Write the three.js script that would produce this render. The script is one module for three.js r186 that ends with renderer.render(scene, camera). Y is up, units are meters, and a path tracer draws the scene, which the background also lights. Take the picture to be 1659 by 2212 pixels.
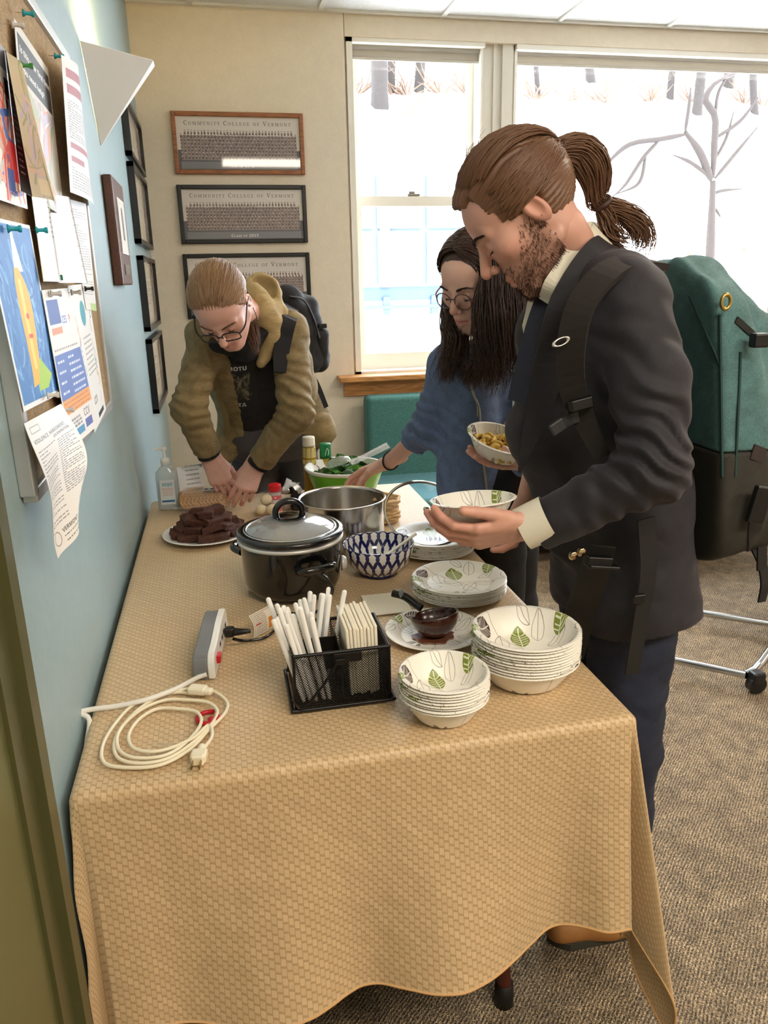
import * as THREE from 'three';
import { RoundedBoxGeometry } from 'three/addons/geometries/RoundedBoxGeometry.js';
import { mergeGeometries, mergeVertices } from 'three/addons/utils/BufferGeometryUtils.js';
import { ImprovedNoise } from 'three/addons/math/ImprovedNoise.js';
import { RectAreaLightUniformsLib } from 'three/addons/lights/RectAreaLightUniformsLib.js';

// ---------- camera, sky, lights, exposure ----------
const W = 1659, H = 2212, F = 1661;
const scene = new THREE.Scene();
const camera = new THREE.PerspectiveCamera(2 * Math.atan(H / 2 / F) * 180 / Math.PI, W / H, 0.05, 200);
camera.rotation.order = 'YXZ';
camera.rotation.set(-16.85 * Math.PI / 180, -11.7 * Math.PI / 180, -1.2 * Math.PI / 180);
camera.position.set(0, 1.48, 0);
camera.updateMatrixWorld(true);
scene.add(camera);
scene.background = new THREE.Color(0.86, 0.93, 1.0);
scene.backgroundIntensity = 9;
const renderer = new THREE.WebGLRenderer({ antialias: true });
renderer.toneMapping = THREE.LinearToneMapping;
renderer.toneMappingExposure = 1.95;
renderer.shadowMap.enabled = true;
RectAreaLightUniformsLib.init();
const XL = -0.29, ZB = -4.2, XR = 4.3, ZF = 2.6, CEIL = 2.71;      // the room: left wall, window wall, right wall, rear wall, ceiling
const LAMP = new THREE.Color(1, 0.885, 0.74);
const LAMPS = [[0.75, 0.55, 13], [2.4, 0.55, 13], [2.4, -2.1, 9]];     // ceiling panels x, z, intensity
for (const [x, z, i] of LAMPS) {
  const l = new THREE.RectAreaLight(LAMP, i, 1.1, 0.55);
  l.position.set(x, CEIL - 0.03, z); l.rotation.x = -Math.PI / 2; l.castShadow = true; l.name = 'ceiling_panel_light';
  scene.add(l);
}

// ---------- helpers ----------
let seed = 7;
const rnd = () => { seed = (seed * 1664525 + 1013904223) >>> 0; return seed / 4294967296; };
const rr = (a, b) => a + (b - a) * rnd();
const V = (x, y, z) => new THREE.Vector3(x, y, z);
const lerp = (a, b, t) => a + (b - a) * t, clamp = (x, a = 0, b = 1) => Math.min(b, Math.max(a, x));
const sm = (a, b, x) => { const t = clamp((x - a) / (b - a)); return t * t * (3 - 2 * t); };
const noiseGen = new ImprovedNoise();
const N3 = (x, y, z) => noiseGen.noise(x + 31.7, y + 17.3, z + 5.1);
function ray(u, v) { return V((u - W / 2) / F, -(v - H / 2) / F, -1).applyEuler(camera.rotation); }
function onAxis(u, v, ax, val) { const d = ray(u, v), c = camera.position; return c.clone().addScaledVector(d, (val - c[ax]) / d[ax]); }
const P = (u, v, z) => onAxis(u, v, 'z', z);        // photo pixel -> the point at a known depth
const PL = (u, v, x = XL) => onAxis(u, v, 'x', x);  // ... on the left wall
const TY = 0.745;
const PT = (u, v, y = TY) => onAxis(u, v, 'y', y);  // ... on the table
const lin = (h) => new THREE.Color(h);
const used = {};
function numbered(n) { used[n] = (used[n] ?? -1) + 1; return used[n] ? n + '_' + String(used[n]).padStart(3, '0') : n; }
function mat(color, rough = 0.6, o = {}) {
  const phys = ['clearcoat', 'sheen', 'transmission', 'thickness', 'ior', 'attenuationColor', 'clearcoatRoughness', 'sheenColor', 'specularIntensity'].some((k) => k in o);
  return new (phys ? THREE.MeshPhysicalMaterial : THREE.MeshStandardMaterial)({ color, roughness: rough, side: THREE.DoubleSide, ...o });
}
function sh(o) { o.traverse((m) => { if (m.isMesh) { m.castShadow = true; m.receiveShadow = true; } }); return o; }
function part(name, geo, material, parent, label) {
  const m = new THREE.Mesh(Array.isArray(geo) ? join(geo) : geo, material); m.name = name; m.castShadow = m.receiveShadow = true;
  if (label) m.userData.label = label;
  parent.add(m); return m;
}
function parts(name, geos, material, parent, label) { return geos.map((g) => part(name, g, material, parent, label)); }
function one(name, geo, material, label, category, group) {   // a thing that is one mesh
  const m = part(numbered(name), geo, material, scene); m.userData = { label, category }; if (group) m.userData.group = group; return m;
}
function thing(name, label, category, pos = [0, 0, 0], group) {
  const g = new THREE.Group(); g.name = numbered(name); g.userData = { label, category }; if (group) g.userData.group = group;
  g.position.set(...pos); scene.add(g); return g;
}
function struct(name, geo, material, parent) {
  const m = part(name, geo, material, parent ?? scene); if (!parent) m.userData.kind = 'structure'; return m;
}
function clean(g) { g = g.index ? g.toNonIndexed() : g; for (const k of Object.keys(g.attributes)) if (!['position', 'normal', 'uv', 'color'].includes(k)) g.deleteAttribute(k); return g; }
function join(list) {
  list = list.map(clean);
  const hasC = list.some((g) => g.attributes.color);
  for (const g of list) {
    const n = g.attributes.position.count;
    if (!g.attributes.uv) g.setAttribute('uv', new THREE.BufferAttribute(new Float32Array(n * 2), 2));
    if (!g.attributes.normal) g.computeVertexNormals();
    if (hasC && !g.attributes.color) g.setAttribute('color', new THREE.BufferAttribute(new Float32Array(n * 3).fill(1), 3));
  }
  return mergeGeometries(list);
}
const box = (w, h, d, x = 0, y = 0, z = 0) => new THREE.BoxGeometry(w, h, d).translate(x, y, z);
const span = (x0, x1, y0, y1, z0, z1) => box(Math.abs(x1 - x0), Math.abs(y1 - y0), Math.abs(z1 - z0), (x0 + x1) / 2, (y0 + y1) / 2, (z0 + z1) / 2);
const rbox = (w, h, d, r = 0.004, x = 0, y = 0, z = 0) => new RoundedBoxGeometry(w, h, d, 2, Math.min(r, w / 2.01, h / 2.01, d / 2.01)).translate(x, y, z);
const lathe = (pts, seg = 48) => new THREE.LatheGeometry(pts.map(([r, y]) => new THREE.Vector2(Math.max(r, 1e-5), y)), seg);
const curve = (pts, closed = false) => new THREE.CatmullRomCurve3(pts.map((p) => p.isVector3 ? p : V(...p)), closed, 'centripetal');
const tube = (pts, r, seg = 24, rad = 8, closed = false) => new THREE.TubeGeometry(curve(pts, closed), seg, r, rad, closed);
function stick(a, b, r0, r1 = r0, rad = 8, open = false) {
  a = a.isVector3 ? a : V(...a); b = b.isVector3 ? b : V(...b);
  const d = b.clone().sub(a), g = new THREE.CylinderGeometry(r1, r0, d.length(), rad, 1, open).translate(0, d.length() / 2, 0);
  return g.applyQuaternion(new THREE.Quaternion().setFromUnitVectors(V(0, 1, 0), d.normalize())).translate(a.x, a.y, a.z);
}
// a ribbon along points: width vectors may vary; thickness t
function ribbon(pts, widths, t, normals) {
  const c = curve(pts), n = 28, pos = [], idx = [];
  for (let i = 0; i <= n; i++) {
    const s = i / n, p = c.getPoint(s), tan = c.getTangent(s);
    const k = s * (normals.length - 1), k0 = Math.min(Math.floor(k), normals.length - 2), nn = normals.length > 1 ? V(...normals[k0]).lerp(V(...normals[k0 + 1]), k - k0) : V(...normals[0]);
    const side = nn.clone().cross(tan).normalize(), up = tan.clone().cross(side).normalize();
    const w = (Array.isArray(widths) ? (() => { const q = s * (widths.length - 1), q0 = Math.min(Math.floor(q), widths.length - 2); return lerp(widths[q0], widths[q0 + 1], q - q0); })() : widths) / 2;
    for (const [a, b] of [[-1, 0.5], [1, 0.5], [1, -0.5], [-1, -0.5]]) { const q = p.clone().addScaledVector(side, a * w).addScaledVector(up, b * t); pos.push(q.x, q.y, q.z); }
    if (i) for (let j = 0; j < 4; j++) { const a = (i - 1) * 4 + j, b = (i - 1) * 4 + (j + 1) % 4; idx.push(a, b, a + 4, b, b + 4, a + 4); }
  }
  idx.push(0, 1, 2, 0, 2, 3); const e = n * 4; idx.push(e, e + 2, e + 1, e, e + 3, e + 2);
  const g = new THREE.BufferGeometry(); g.setAttribute('position', new THREE.Float32BufferAttribute(pos, 3)); g.setIndex(idx);
  const h = g.toNonIndexed(); h.computeVertexNormals(); return h;
}
function canvasTex(w, h, draw, srgb = true) {
  const c = document.createElement('canvas'); c.width = w; c.height = h; const x = c.getContext('2d'); draw(x, w, h);
  const t = new THREE.CanvasTexture(c); if (srgb) t.colorSpace = THREE.SRGBColorSpace; t.wrapS = t.wrapT = THREE.RepeatWrapping; t.anisotropy = 4; return t;
}
function dataTex(w, h, f, srgb = true) {
  const d = new Uint8Array(w * h * 4);
  for (let y = 0; y < h; y++) for (let x = 0; x < w; x++) { const c = f(x / w, y / h, x, y), i = (y * w + x) * 4; d[i] = clamp(c[0]) * 255; d[i + 1] = clamp(c[1] ?? c[0]) * 255; d[i + 2] = clamp(c[2] ?? c[0]) * 255; d[i + 3] = 255; }
  const t = new THREE.DataTexture(d, w, h); t.magFilter = THREE.LinearFilter; t.minFilter = THREE.LinearMipmapLinearFilter; t.generateMipmaps = true;
  t.wrapS = t.wrapT = THREE.RepeatWrapping; if (srgb) t.colorSpace = THREE.SRGBColorSpace; t.needsUpdate = true; return t;
}
// tileable value noise
function tnoise(n, s) { let k = s; const r = () => { k = (k * 1664525 + 1013904223) >>> 0; return k / 4294967296; }; const a = Array.from({ length: n * n }, r);
  return (u, v) => { u = (u % 1 + 1) % 1 * n; v = (v % 1 + 1) % 1 * n; const x = Math.floor(u), y = Math.floor(v), fx = u - x, fy = v - y, q = (i, j) => a[(j % n) * n + i % n], e = (t) => t * t * (3 - 2 * t);
    return lerp(lerp(q(x, y), q(x + 1, y), e(fx)), lerp(q(x, y + 1), q(x + 1, y + 1), e(fx)), e(fy)); }; }
// planar uv in metres by dominant axis
function uvBox(g, s = 1) {
  g = clean(g); const p = g.attributes.position, n = g.attributes.normal, uv = new Float32Array(p.count * 2);
  for (let i = 0; i < p.count; i++) { const ax = Math.abs(n.getX(i)), ay = Math.abs(n.getY(i)), az = Math.abs(n.getZ(i));
    const [a, b] = ay > ax && ay > az ? [p.getX(i), p.getZ(i)] : ax > az ? [p.getZ(i), p.getY(i)] : [p.getX(i), p.getY(i)]; uv[2 * i] = a * s; uv[2 * i + 1] = b * s; }
  g.setAttribute('uv', new THREE.BufferAttribute(uv, 2)); return g;
}
// a grid surface from f(s,t) -> Vector3, given thickness by doubling
function sheet(f, nu, nv, thick = 0, uvf) {
  const pos = [], uv = [], idx = [];
  for (let j = 0; j <= nv; j++) for (let i = 0; i <= nu; i++) { const p = f(i / nu, j / nv); pos.push(p.x, p.y, p.z); const q = uvf ? uvf(i / nu, j / nv) : [i / nu, j / nv]; uv.push(q[0], q[1]); }
  const w = nu + 1; for (let j = 0; j < nv; j++) for (let i = 0; i < nu; i++) { const a = j * w + i; idx.push(a, a + 1, a + w, a + 1, a + w + 1, a + w); }
  let g = new THREE.BufferGeometry(); g.setAttribute('position', new THREE.Float32BufferAttribute(pos, 3)); g.setAttribute('uv', new THREE.Float32BufferAttribute(uv, 2)); g.setIndex(idx); g.computeVertexNormals();
  if (!thick) return g;
  const n = g.attributes.normal, m = pos.length / 3, p2 = pos.slice(), uv2 = uv.concat(uv);
  for (let i = 0; i < m; i++) { p2.push(pos[3 * i] - n.getX(i) * thick, pos[3 * i + 1] - n.getY(i) * thick, pos[3 * i + 2] - n.getZ(i) * thick); }
  const id2 = idx.slice(); for (let k = 0; k < idx.length; k += 3) id2.push(idx[k] + m, idx[k + 2] + m, idx[k + 1] + m);
  const edge = (a, b) => id2.push(a, a + m, b, b, a + m, b + m);
  for (let i = 0; i < nu; i++) { edge(i + 1, i); edge(nv * w + i, nv * w + i + 1); }
  for (let j = 0; j < nv; j++) { edge(j * w, (j + 1) * w); edge((j + 1) * w + nu, j * w + nu); }
  const h = new THREE.BufferGeometry(); h.setAttribute('position', new THREE.Float32BufferAttribute(p2, 3)); h.setAttribute('uv', new THREE.Float32BufferAttribute(uv2, 2)); h.setIndex(id2); h.computeVertexNormals(); return h;
}
// ---------- distance fields ----------
const smin = (a, b, k) => { const h = Math.max(k - Math.abs(a - b), 0) / k; return Math.min(a, b) - h * h * k * 0.25; };
function cap(px, py, pz, c) {   // c = [ax,ay,az, bx,by,bz, ra, rb]
  const bx = c[3] - c[0], by = c[4] - c[1], bz = c[5] - c[2], ax = px - c[0], ay = py - c[1], az = pz - c[2];
  const t = clamp((ax * bx + ay * by + az * bz) / (bx * bx + by * by + bz * bz + 1e-9)), dx = ax - bx * t, dy = ay - by * t, dz = az - bz * t;
  return Math.sqrt(dx * dx + dy * dy + dz * dz) - (c[6] + (c[7] - c[6]) * t);
}
const ell = (px, py, pz, cx, cy, cz, rx, ry, rz) => { const x = (px - cx) / rx, y = (py - cy) / ry, z = (pz - cz) / rz, k = Math.sqrt(x * x + y * y + z * z); return (k - 1) * Math.min(rx, ry, rz) * (k > 1 ? 1 : 1); };
const chain = (list, k) => (x, y, z) => { let d = 1e9; for (const c of list) d = smin(d, cap(x, y, z, c), k); return d; };
const C = (a, b, ra, rb = ra) => { a = a.isVector3 ? a.toArray() : a; b = b.isVector3 ? b.toArray() : b; return [...a, ...b, ra, rb]; };
function surf(fn, lo, hi, cell) {   // naive surface nets
  const nx = Math.ceil((hi[0] - lo[0]) / cell) + 1, ny = Math.ceil((hi[1] - lo[1]) / cell) + 1, nz = Math.ceil((hi[2] - lo[2]) / cell) + 1;
  const f = new Float32Array(nx * ny * nz).fill(1), B = 6, id = (i, j, k) => (k * ny + j) * nx + i;
  for (let k = 0; k < nz; k += B) for (let j = 0; j < ny; j += B) for (let i = 0; i < nx; i += B) {
    const h = B / 2, d = fn(lo[0] + (i + h) * cell, lo[1] + (j + h) * cell, lo[2] + (k + h) * cell), far = Math.abs(d) > B * cell * 1.7;
    for (let c = k; c < Math.min(k + B, nz); c++) for (let b = j; b < Math.min(j + B, ny); b++) for (let a = i; a < Math.min(i + B, nx); a++)
      f[id(a, b, c)] = far ? d : fn(lo[0] + a * cell, lo[1] + b * cell, lo[2] + c * cell);
  }
  const vid = new Int32Array(nx * ny * nz).fill(-1), pos = [], idx = [];
  const off = []; for (let c = 0; c < 8; c++) off.push([c & 1, (c >> 1) & 1, (c >> 2) & 1]);
  const E = [[0, 1], [2, 3], [4, 5], [6, 7], [0, 2], [1, 3], [4, 6], [5, 7], [0, 4], [1, 5], [2, 6], [3, 7]];
  for (let k = 0; k < nz - 1; k++) for (let j = 0; j < ny - 1; j++) for (let i = 0; i < nx - 1; i++) {
    let m = 0; const v = []; for (let c = 0; c < 8; c++) { const q = f[id(i + off[c][0], j + off[c][1], k + off[c][2])]; v.push(q); if (q < 0) m |= 1 << c; }
    if (!m || m === 255) continue;
    let x = 0, y = 0, z = 0, n = 0;
    for (const [a, b] of E) if ((v[a] < 0) !== (v[b] < 0)) { const t = v[a] / (v[a] - v[b]); x += lerp(off[a][0], off[b][0], t); y += lerp(off[a][1], off[b][1], t); z += lerp(off[a][2], off[b][2], t); n++; }
    vid[id(i, j, k)] = pos.length / 3; pos.push(lo[0] + (i + x / n) * cell, lo[1] + (j + y / n) * cell, lo[2] + (k + z / n) * cell);
  }
  const quad = (a, b, c, d, fl) => { if (a < 0 || b < 0 || c < 0 || d < 0) return; fl ? idx.push(a, c, b, a, d, c) : idx.push(a, b, c, a, c, d); };
  for (let k = 1; k < nz - 1; k++) for (let j = 1; j < ny - 1; j++) for (let i = 1; i < nx - 1; i++) {
    const s = f[id(i, j, k)] < 0;
    if (s !== f[id(i + 1, j, k)] < 0) quad(vid[id(i, j - 1, k - 1)], vid[id(i, j, k - 1)], vid[id(i, j, k)], vid[id(i, j - 1, k)], !s);
    if (s !== f[id(i, j + 1, k)] < 0) quad(vid[id(i - 1, j, k - 1)], vid[id(i - 1, j, k)], vid[id(i, j, k)], vid[id(i, j, k - 1)], !s);
    if (s !== f[id(i, j, k + 1)] < 0) quad(vid[id(i - 1, j - 1, k)], vid[id(i, j - 1, k)], vid[id(i, j, k)], vid[id(i - 1, j, k)], !s);
  }
  const g = new THREE.BufferGeometry(); g.setAttribute('position', new THREE.Float32BufferAttribute(pos, 3)); g.setIndex(idx);
  const nor = new Float32Array(pos.length), e = cell * 0.7;
  for (let i = 0; i < pos.length; i += 3) { const [x, y, z] = [pos[i], pos[i + 1], pos[i + 2]]; const a = fn(x + e, y, z) - fn(x - e, y, z), b = fn(x, y + e, z) - fn(x, y - e, z), c = fn(x, y, z + e) - fn(x, y, z - e), l = Math.hypot(a, b, c) || 1; nor[i] = a / l; nor[i + 1] = b / l; nor[i + 2] = c / l; }
  g.setAttribute('normal', new THREE.BufferAttribute(nor, 3)); return g;
}
function bounds(list, pad) { const lo = [9, 9, 9], hi = [-9, -9, -9]; for (const c of list) for (let a = 0; a < 3; a++) { const r = Math.max(c[6], c[7]) + pad; lo[a] = Math.min(lo[a], c[a] - r, c[3 + a] - r); hi[a] = Math.max(hi[a], c[a] + r, c[3 + a] + r); } return [lo, hi]; }
function paint(g, f) { const p = g.attributes.position, c = new Float32Array(p.count * 3); for (let i = 0; i < p.count; i++) { const q = f(p.getX(i), p.getY(i), p.getZ(i)); c[3 * i] = q[0]; c[3 * i + 1] = q[1]; c[3 * i + 2] = q[2]; } g.setAttribute('color', new THREE.BufferAttribute(c, 3)); return g; }
const sphereUV = (g, s) => { const p = g.attributes.position, uv = new Float32Array(p.count * 2); for (let i = 0; i < p.count; i++) { uv[2 * i] = (p.getX(i) + p.getZ(i)) * s; uv[2 * i + 1] = p.getY(i) * s; } g.setAttribute('uv', new THREE.BufferAttribute(uv, 2)); return g; };
// many thin tapered strands -> one geometry. each: {pts:[Vector3], r}
function strands(list, sides = 3, seg = 8) {
  const pos = [], idx = [], nor = [];
  for (const { pts, r, tip = 0.35, root = 0.5 } of list) {
    const c = pts.length > 2 ? new THREE.CatmullRomCurve3(pts) : new THREE.LineCurve3(pts[0], pts[1]), b0 = pos.length / 3;
    let side = null;
    for (let i = 0; i <= seg; i++) {
      const s = i / seg, p = c.getPoint(s), t = c.getTangent(s);
      if (!side) side = Math.abs(t.y) < 0.9 ? V(0, 1, 0).cross(t).normalize() : V(1, 0, 0).cross(t).normalize(); else side.addScaledVector(t, -side.dot(t)).normalize();
      const up = t.clone().cross(side), q = r * (s < 0.12 ? root + (1 - root) * s / 0.12 : lerp(1, tip, sm(0.5, 1, s)));
      for (let j = 0; j < sides; j++) { const a = j / sides * Math.PI * 2, n = side.clone().multiplyScalar(Math.cos(a)).addScaledVector(up, Math.sin(a)); pos.push(p.x + n.x * q, p.y + n.y * q, p.z + n.z * q); nor.push(n.x, n.y, n.z); }
      if (i) for (let j = 0; j < sides; j++) { const a = b0 + (i - 1) * sides + j, b = b0 + (i - 1) * sides + (j + 1) % sides; idx.push(a, b, a + sides, b, b + sides, a + sides); }
    }
  }
  const g = new THREE.BufferGeometry(); g.setAttribute('position', new THREE.Float32BufferAttribute(pos, 3)); g.setAttribute('normal', new THREE.Float32BufferAttribute(nor, 3)); g.setIndex(idx); return g;
}
// ---------- the room ----------
const M = {};
{
  const a = tnoise(64, 3), b = tnoise(16, 5), c = tnoise(128, 9);
  const wallTone = (r, g, bl) => dataTex(256, 256, (u, v) => { const k = 0.985 + 0.02 * a(u, v) + 0.015 * b(u, v); return [r * k, g * k, bl * k]; });
  const wallBump = dataTex(256, 256, (u, v) => [0.5 + 0.25 * (c(u, v) - 0.5) + 0.3 * (a(u, v) - 0.5)], false);
  const rep = (t, s) => { t = t.clone(); t.repeat.set(s, s); t.needsUpdate = true; return t; };
  M.blue = mat('#ffffff', 0.42, { map: rep(wallTone(0.60, 0.69, 0.71), 1.5), bumpMap: rep(wallBump, 3), bumpScale: 0.0006 });
  M.cream = mat('#ffffff', 0.6, { map: rep(wallTone(0.87, 0.82, 0.74), 1.5), bumpMap: rep(wallBump, 3), bumpScale: 0.0006 });
  const n1 = tnoise(256, 11), n2 = tnoise(90, 12), n3 = tnoise(14, 13);
  const loops = (u, v) => { const w = Math.sin((u * 46 + v * 46) * 2 * Math.PI + 4 * n3(u, v)), q = Math.sin((u * 120 - v * 60) * 2 * Math.PI); return clamp(0.5 + 0.22 * w * (0.4 + n2(u, v)) + 0.16 * q + 0.9 * (n1(u, v) - 0.5)); };
  M.carpet = mat('#ffffff', 0.95, { map: dataTex(1024, 1024, (u, v) => { const k = loops(u, v), d = 0.9 + 0.2 * n3(u, v); return [lerp(0.24, 0.80, k) * d, lerp(0.21, 0.70, k) * d, lerp(0.17, 0.56, k) * d]; }), bumpMap: dataTex(1024, 1024, (u, v) => [loops(u, v)], false), bumpScale: 0.004 });
  const t1 = tnoise(128, 21), t2 = tnoise(200, 22);
  M.tile = mat('#ffffff', 0.9, { map: dataTex(512, 512, (u, v) => { const k = t2(u, v) > 0.8 ? 0.70 : 0.78 + 0.03 * t1(u, v); return [k, k, k * 0.985]; }) });
  M.frameWhite = mat('#e9e4d8', 0.4); M.tbar = mat('#cfccc4', 0.5);
  M.olive = mat('#4f4e2e', 0.35); M.oliveLight = mat('#5d5d37', 0.35);
}
const woodTex = (r, g, b, s, k = 30) => { const a = tnoise(32, s), c = tnoise(8, s + 1); return dataTex(256, 256, (u, v) => { const q = 0.86 + 0.2 * Math.sin((v * k + 3 * c(u * 0.3, v) + a(u * 0.12, v) * 1.5) * 6.28) * 0.35 + 0.16 * (a(u * 0.25, v * 4) - 0.5); return [r * q, g * q, b * q]; }); };
const floorG = uvBox(span(XL - 0.2, XR + 0.2, -0.1, 0, ZB - 0.22, ZF + 0.2), 2);
struct('floor', floorG, M.carpet);
struct('wall_left', uvBox(span(XL - 0.14, XL, 0, CEIL + 0.15, ZB - 0.22, ZF)), M.blue);
struct('wall_right', uvBox(span(XR, XR + 0.14, 0, CEIL + 0.15, ZB, ZF)), M.cream);
struct('wall_rear', uvBox(span(XL, XR, 0, CEIL + 0.15, ZF, ZF + 0.14)), M.cream);
const WX0 = P(748, 85, ZB).x, WX1 = 3.32, WY0 = P(765, 812, ZB).y, WY1 = P(900, 84, ZB).y, MX0 = P(1050, 95, ZB).x, MX1 = P(1119, 95, ZB).x;
{
  const z0 = ZB - 0.22, wb = struct('wall_back', join([
    uvBox(span(XL, WX0 - 0.012, 0, CEIL + 0.15, z0, ZB)), uvBox(span(WX0 - 0.02, XR, 0, WY0, z0, ZB - 0.001)),
    uvBox(span(WX0 - 0.008, XR, WY1, CEIL + 0.15, z0, ZB - 0.004)), uvBox(span(WX1, XR, WY0, WY1, z0, ZB - 0.001)), uvBox(span(WX0 - 0.02, WX0, WY0, CEIL, z0, ZB - 0.03)),
  ]), M.cream);
  struct('ceiling', span(XL - 0.14, XR + 0.14, CEIL + 0.03, CEIL + 0.15, ZB, ZF + 0.14), M.tile);
  const cl = scene.getObjectByName('ceiling'), tg = [];
  const x0 = P(690, 12, ZB).x - 0.61 * 2, nX = Math.ceil((XR - x0) / 0.61), tile = uvBox(rbox(0.588, 0.02, 0.588, 0.003), 1.7);
  for (let i = 0; i < nX; i++) for (let j = 0; j < 11; j++) {
    const x = x0 + (i + 0.5) * 0.61, z = ZB + 0.02 + (j + 0.5) * 0.61; if (x + 0.29 < XL || z > ZF) continue;
    if (x - 0.3 < XL) { const w = x + 0.294 - XL; part('tile', uvBox(rbox(w, 0.02, 0.588, 0.003), 1.7), M.tile, cl).position.set(XL + w / 2, CEIL + 0.022, z); continue; }
    part('tile', tile, M.tile, cl).position.set(x, CEIL + 0.022, z);
  }
  for (let i = 0; i <= nX; i++) tg.push(span(x0 + i * 0.61 - 0.012, x0 + i * 0.61 + 0.012, CEIL + 0.002, CEIL + 0.03, ZB, ZF));
  for (let j = 0; j <= 11; j++) tg.push(span(XL, XR, CEIL + 0.002, CEIL + 0.03, ZB + 0.02 + j * 0.61 - 0.012, ZB + 0.02 + j * 0.61 + 0.012));
  part('grid', tg, M.tbar, cl);
}
{ // window: left double-hung pair, mullion, wide fixed pane
  const zg = ZB - 0.14, fr = M.frameWhite, glass = mat('#ffffff', 0.02, { transmission: 1, thickness: 0, ior: 1.45 });
  const w1 = part('window_1', [span(WX0, WX0 + 0.03, WY0, WY1, zg - 0.06, ZB - 0.01), span(MX0 - 0.012, MX0, WY0, WY1, zg - 0.06, ZB - 0.04), span(WX0, MX0, WY1 - 0.02, WY1, zg - 0.06, ZB - 0.01), span(WX0, MX0, WY0 - 0.005, WY0 + 0.02, zg - 0.06, ZB - 0.01)], fr, scene);
  w1.userData.kind = 'structure';
  const my = P(900, 432, ZB).y, a = WX0 + 0.03, b = MX0 - 0.012;
  const sash = (nm, y0, y1, z, bot, top) => { const s = part(nm, [span(a, a + 0.045, y0, y1, z - 0.03, z), span(b - 0.035, b, y0, y1, z - 0.03, z), span(a, b, y0, y0 + bot, z - 0.032, z + 0.002), span(a, b, y1 - top, y1, z - 0.032, z + 0.002)], fr, w1); part('pane', span(a + 0.02, b - 0.02, y0 + 0.02, y1 - 0.02, z - 0.017, z - 0.013), glass, s); return s; };
  sash('upper_sash', my, WY1 - 0.02, zg - 0.02, 0.02, 0.03);
  sash('lower_sash', WY0 + 0.02, my + 0.03, zg + 0.02, 0.085, 0.05);
  const lk = P(895, 414, zg + 0.03); part('sash_lock', [rbox(0.07, 0.012, 0.025, 0.004), rbox(0.035, 0.014, 0.02, 0.005, -0.01, 0.012, 0)].map((g) => g.translate(lk.x, my + 0.037, zg + 0.01)), mat('#8a8780', 0.4, { metalness: 0.6 }), w1);
  const w2 = part('window_2', [span(MX1, MX1 + 0.014, WY0, WY1, zg - 0.06, ZB - 0.04), span(WX1 - 0.06, WX1, WY0, WY1, zg - 0.06, ZB - 0.01), span(MX1, WX1, WY1 - 0.025, WY1, zg - 0.06, ZB - 0.01), span(MX1, WX1, WY0 - 0.005, WY0 + 0.09, zg - 0.06, ZB - 0.02)], fr, scene);
  w2.userData.kind = 'structure'; part('pane', span(MX1 + 0.01, WX1 - 0.05, WY0 + 0.08, WY1 - 0.02, zg - 0.01, zg - 0.006), glass, w2);
  struct('trim_1', [span(MX0, MX1, WY0, WY1, zg - 0.06, ZB - 0.05), span(MX0 + 0.055, MX0 + 0.072, WY0, WY1, ZB - 0.055, ZB - 0.036), span(MX1 - 0.07, MX1 - 0.012, WY0, WY1, ZB - 0.055, ZB - 0.03)], mat('#d9d3c6', 0.45));
  const pine = mat('#ffffff', 0.45, { map: woodTex(0.86, 0.60, 0.33, 41, 10) });
  const sx = P(732, 820, ZB + 0.07).x, sy = WY0;
  struct('trim_2', [rbox(WX1 + 0.1 - sx, 0.03, 0.13, 0.008, (sx + WX1 + 0.1) / 2, sy - 0.008, ZB + 0.045), rbox(WX1 + 0.06 - sx - 0.03, 0.085, 0.022, 0.004, (sx + WX1) / 2 + 0.05, sy - 0.064, ZB + 0.012)].map((g) => uvBox(g, 2)), pine);
  const s0 = P(900, 101, ZB - 0.07).y, s1 = P(900, 129, ZB - 0.07).y, sx1 = WX1 - 0.01;
  const bl = thing('window_blind', 'rolled up grey fabric blind across the top of the window', 'blind');
  part('roll', [new THREE.CylinderGeometry(0.02, 0.02, sx1 - WX0 - 0.04, 14).rotateZ(Math.PI / 2).translate((WX0 + sx1) / 2 + 0.01, s0, ZB - 0.07), span(WX0 + 0.035, sx1, s1, s0, ZB - 0.085, ZB - 0.082)], mat('#b5ada0', 0.8, { transmission: 0.4, thickness: 0 }), bl);
  part('bottom_bar', rbox(sx1 - WX0 - 0.04, 0.014, 0.014, 0.004, (WX0 + sx1) / 2 + 0.01, s1, ZB - 0.083), mat('#b9b2a6', 0.5), bl);
}
{ // olive door casing on the left wall, close to the camera
  const z = PL(92, 1739).z;
  const d = struct('trim_3', [span(XL, XL + 0.018, 0, 2.15, z, z + 0.035), span(XL, XL + 0.026, 0, 2.15, z + 0.035, z + 0.065), span(XL, XL + 0.014, 0, 2.15, z + 0.065, z + 0.12), span(XL, XL + 0.026, 2.06, 2.15, z, z + 1.1), span(XL, XL + 0.026, 0, 2.15, z + 1.03, z + 1.12)], M.olive);
  const dr = struct('door_1', [span(XL, XL + 0.008, 0.01, 2.06, z + 0.12, z + 1.03)], M.oliveLight);
  part('door_handle', [stick([XL + 0.005, 1.0, z + 0.95], [XL + 0.06, 1.0, z + 0.95], 0.01), stick([XL + 0.055, 1.0, z + 0.96], [XL + 0.055, 1.0, z + 0.84], 0.009)], mat('#b9b9b9', 0.3, { metalness: 1 }), dr);
  struct('baseboard_left', span(XL, XL + 0.01, 0, 0.1, ZB, z), mat('#3c3a36', 0.5));
  struct('baseboard_back', span(XL + 0.01, XR, 0, 0.1, ZB, ZB + 0.01), mat('#3c3a36', 0.5));
}
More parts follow.
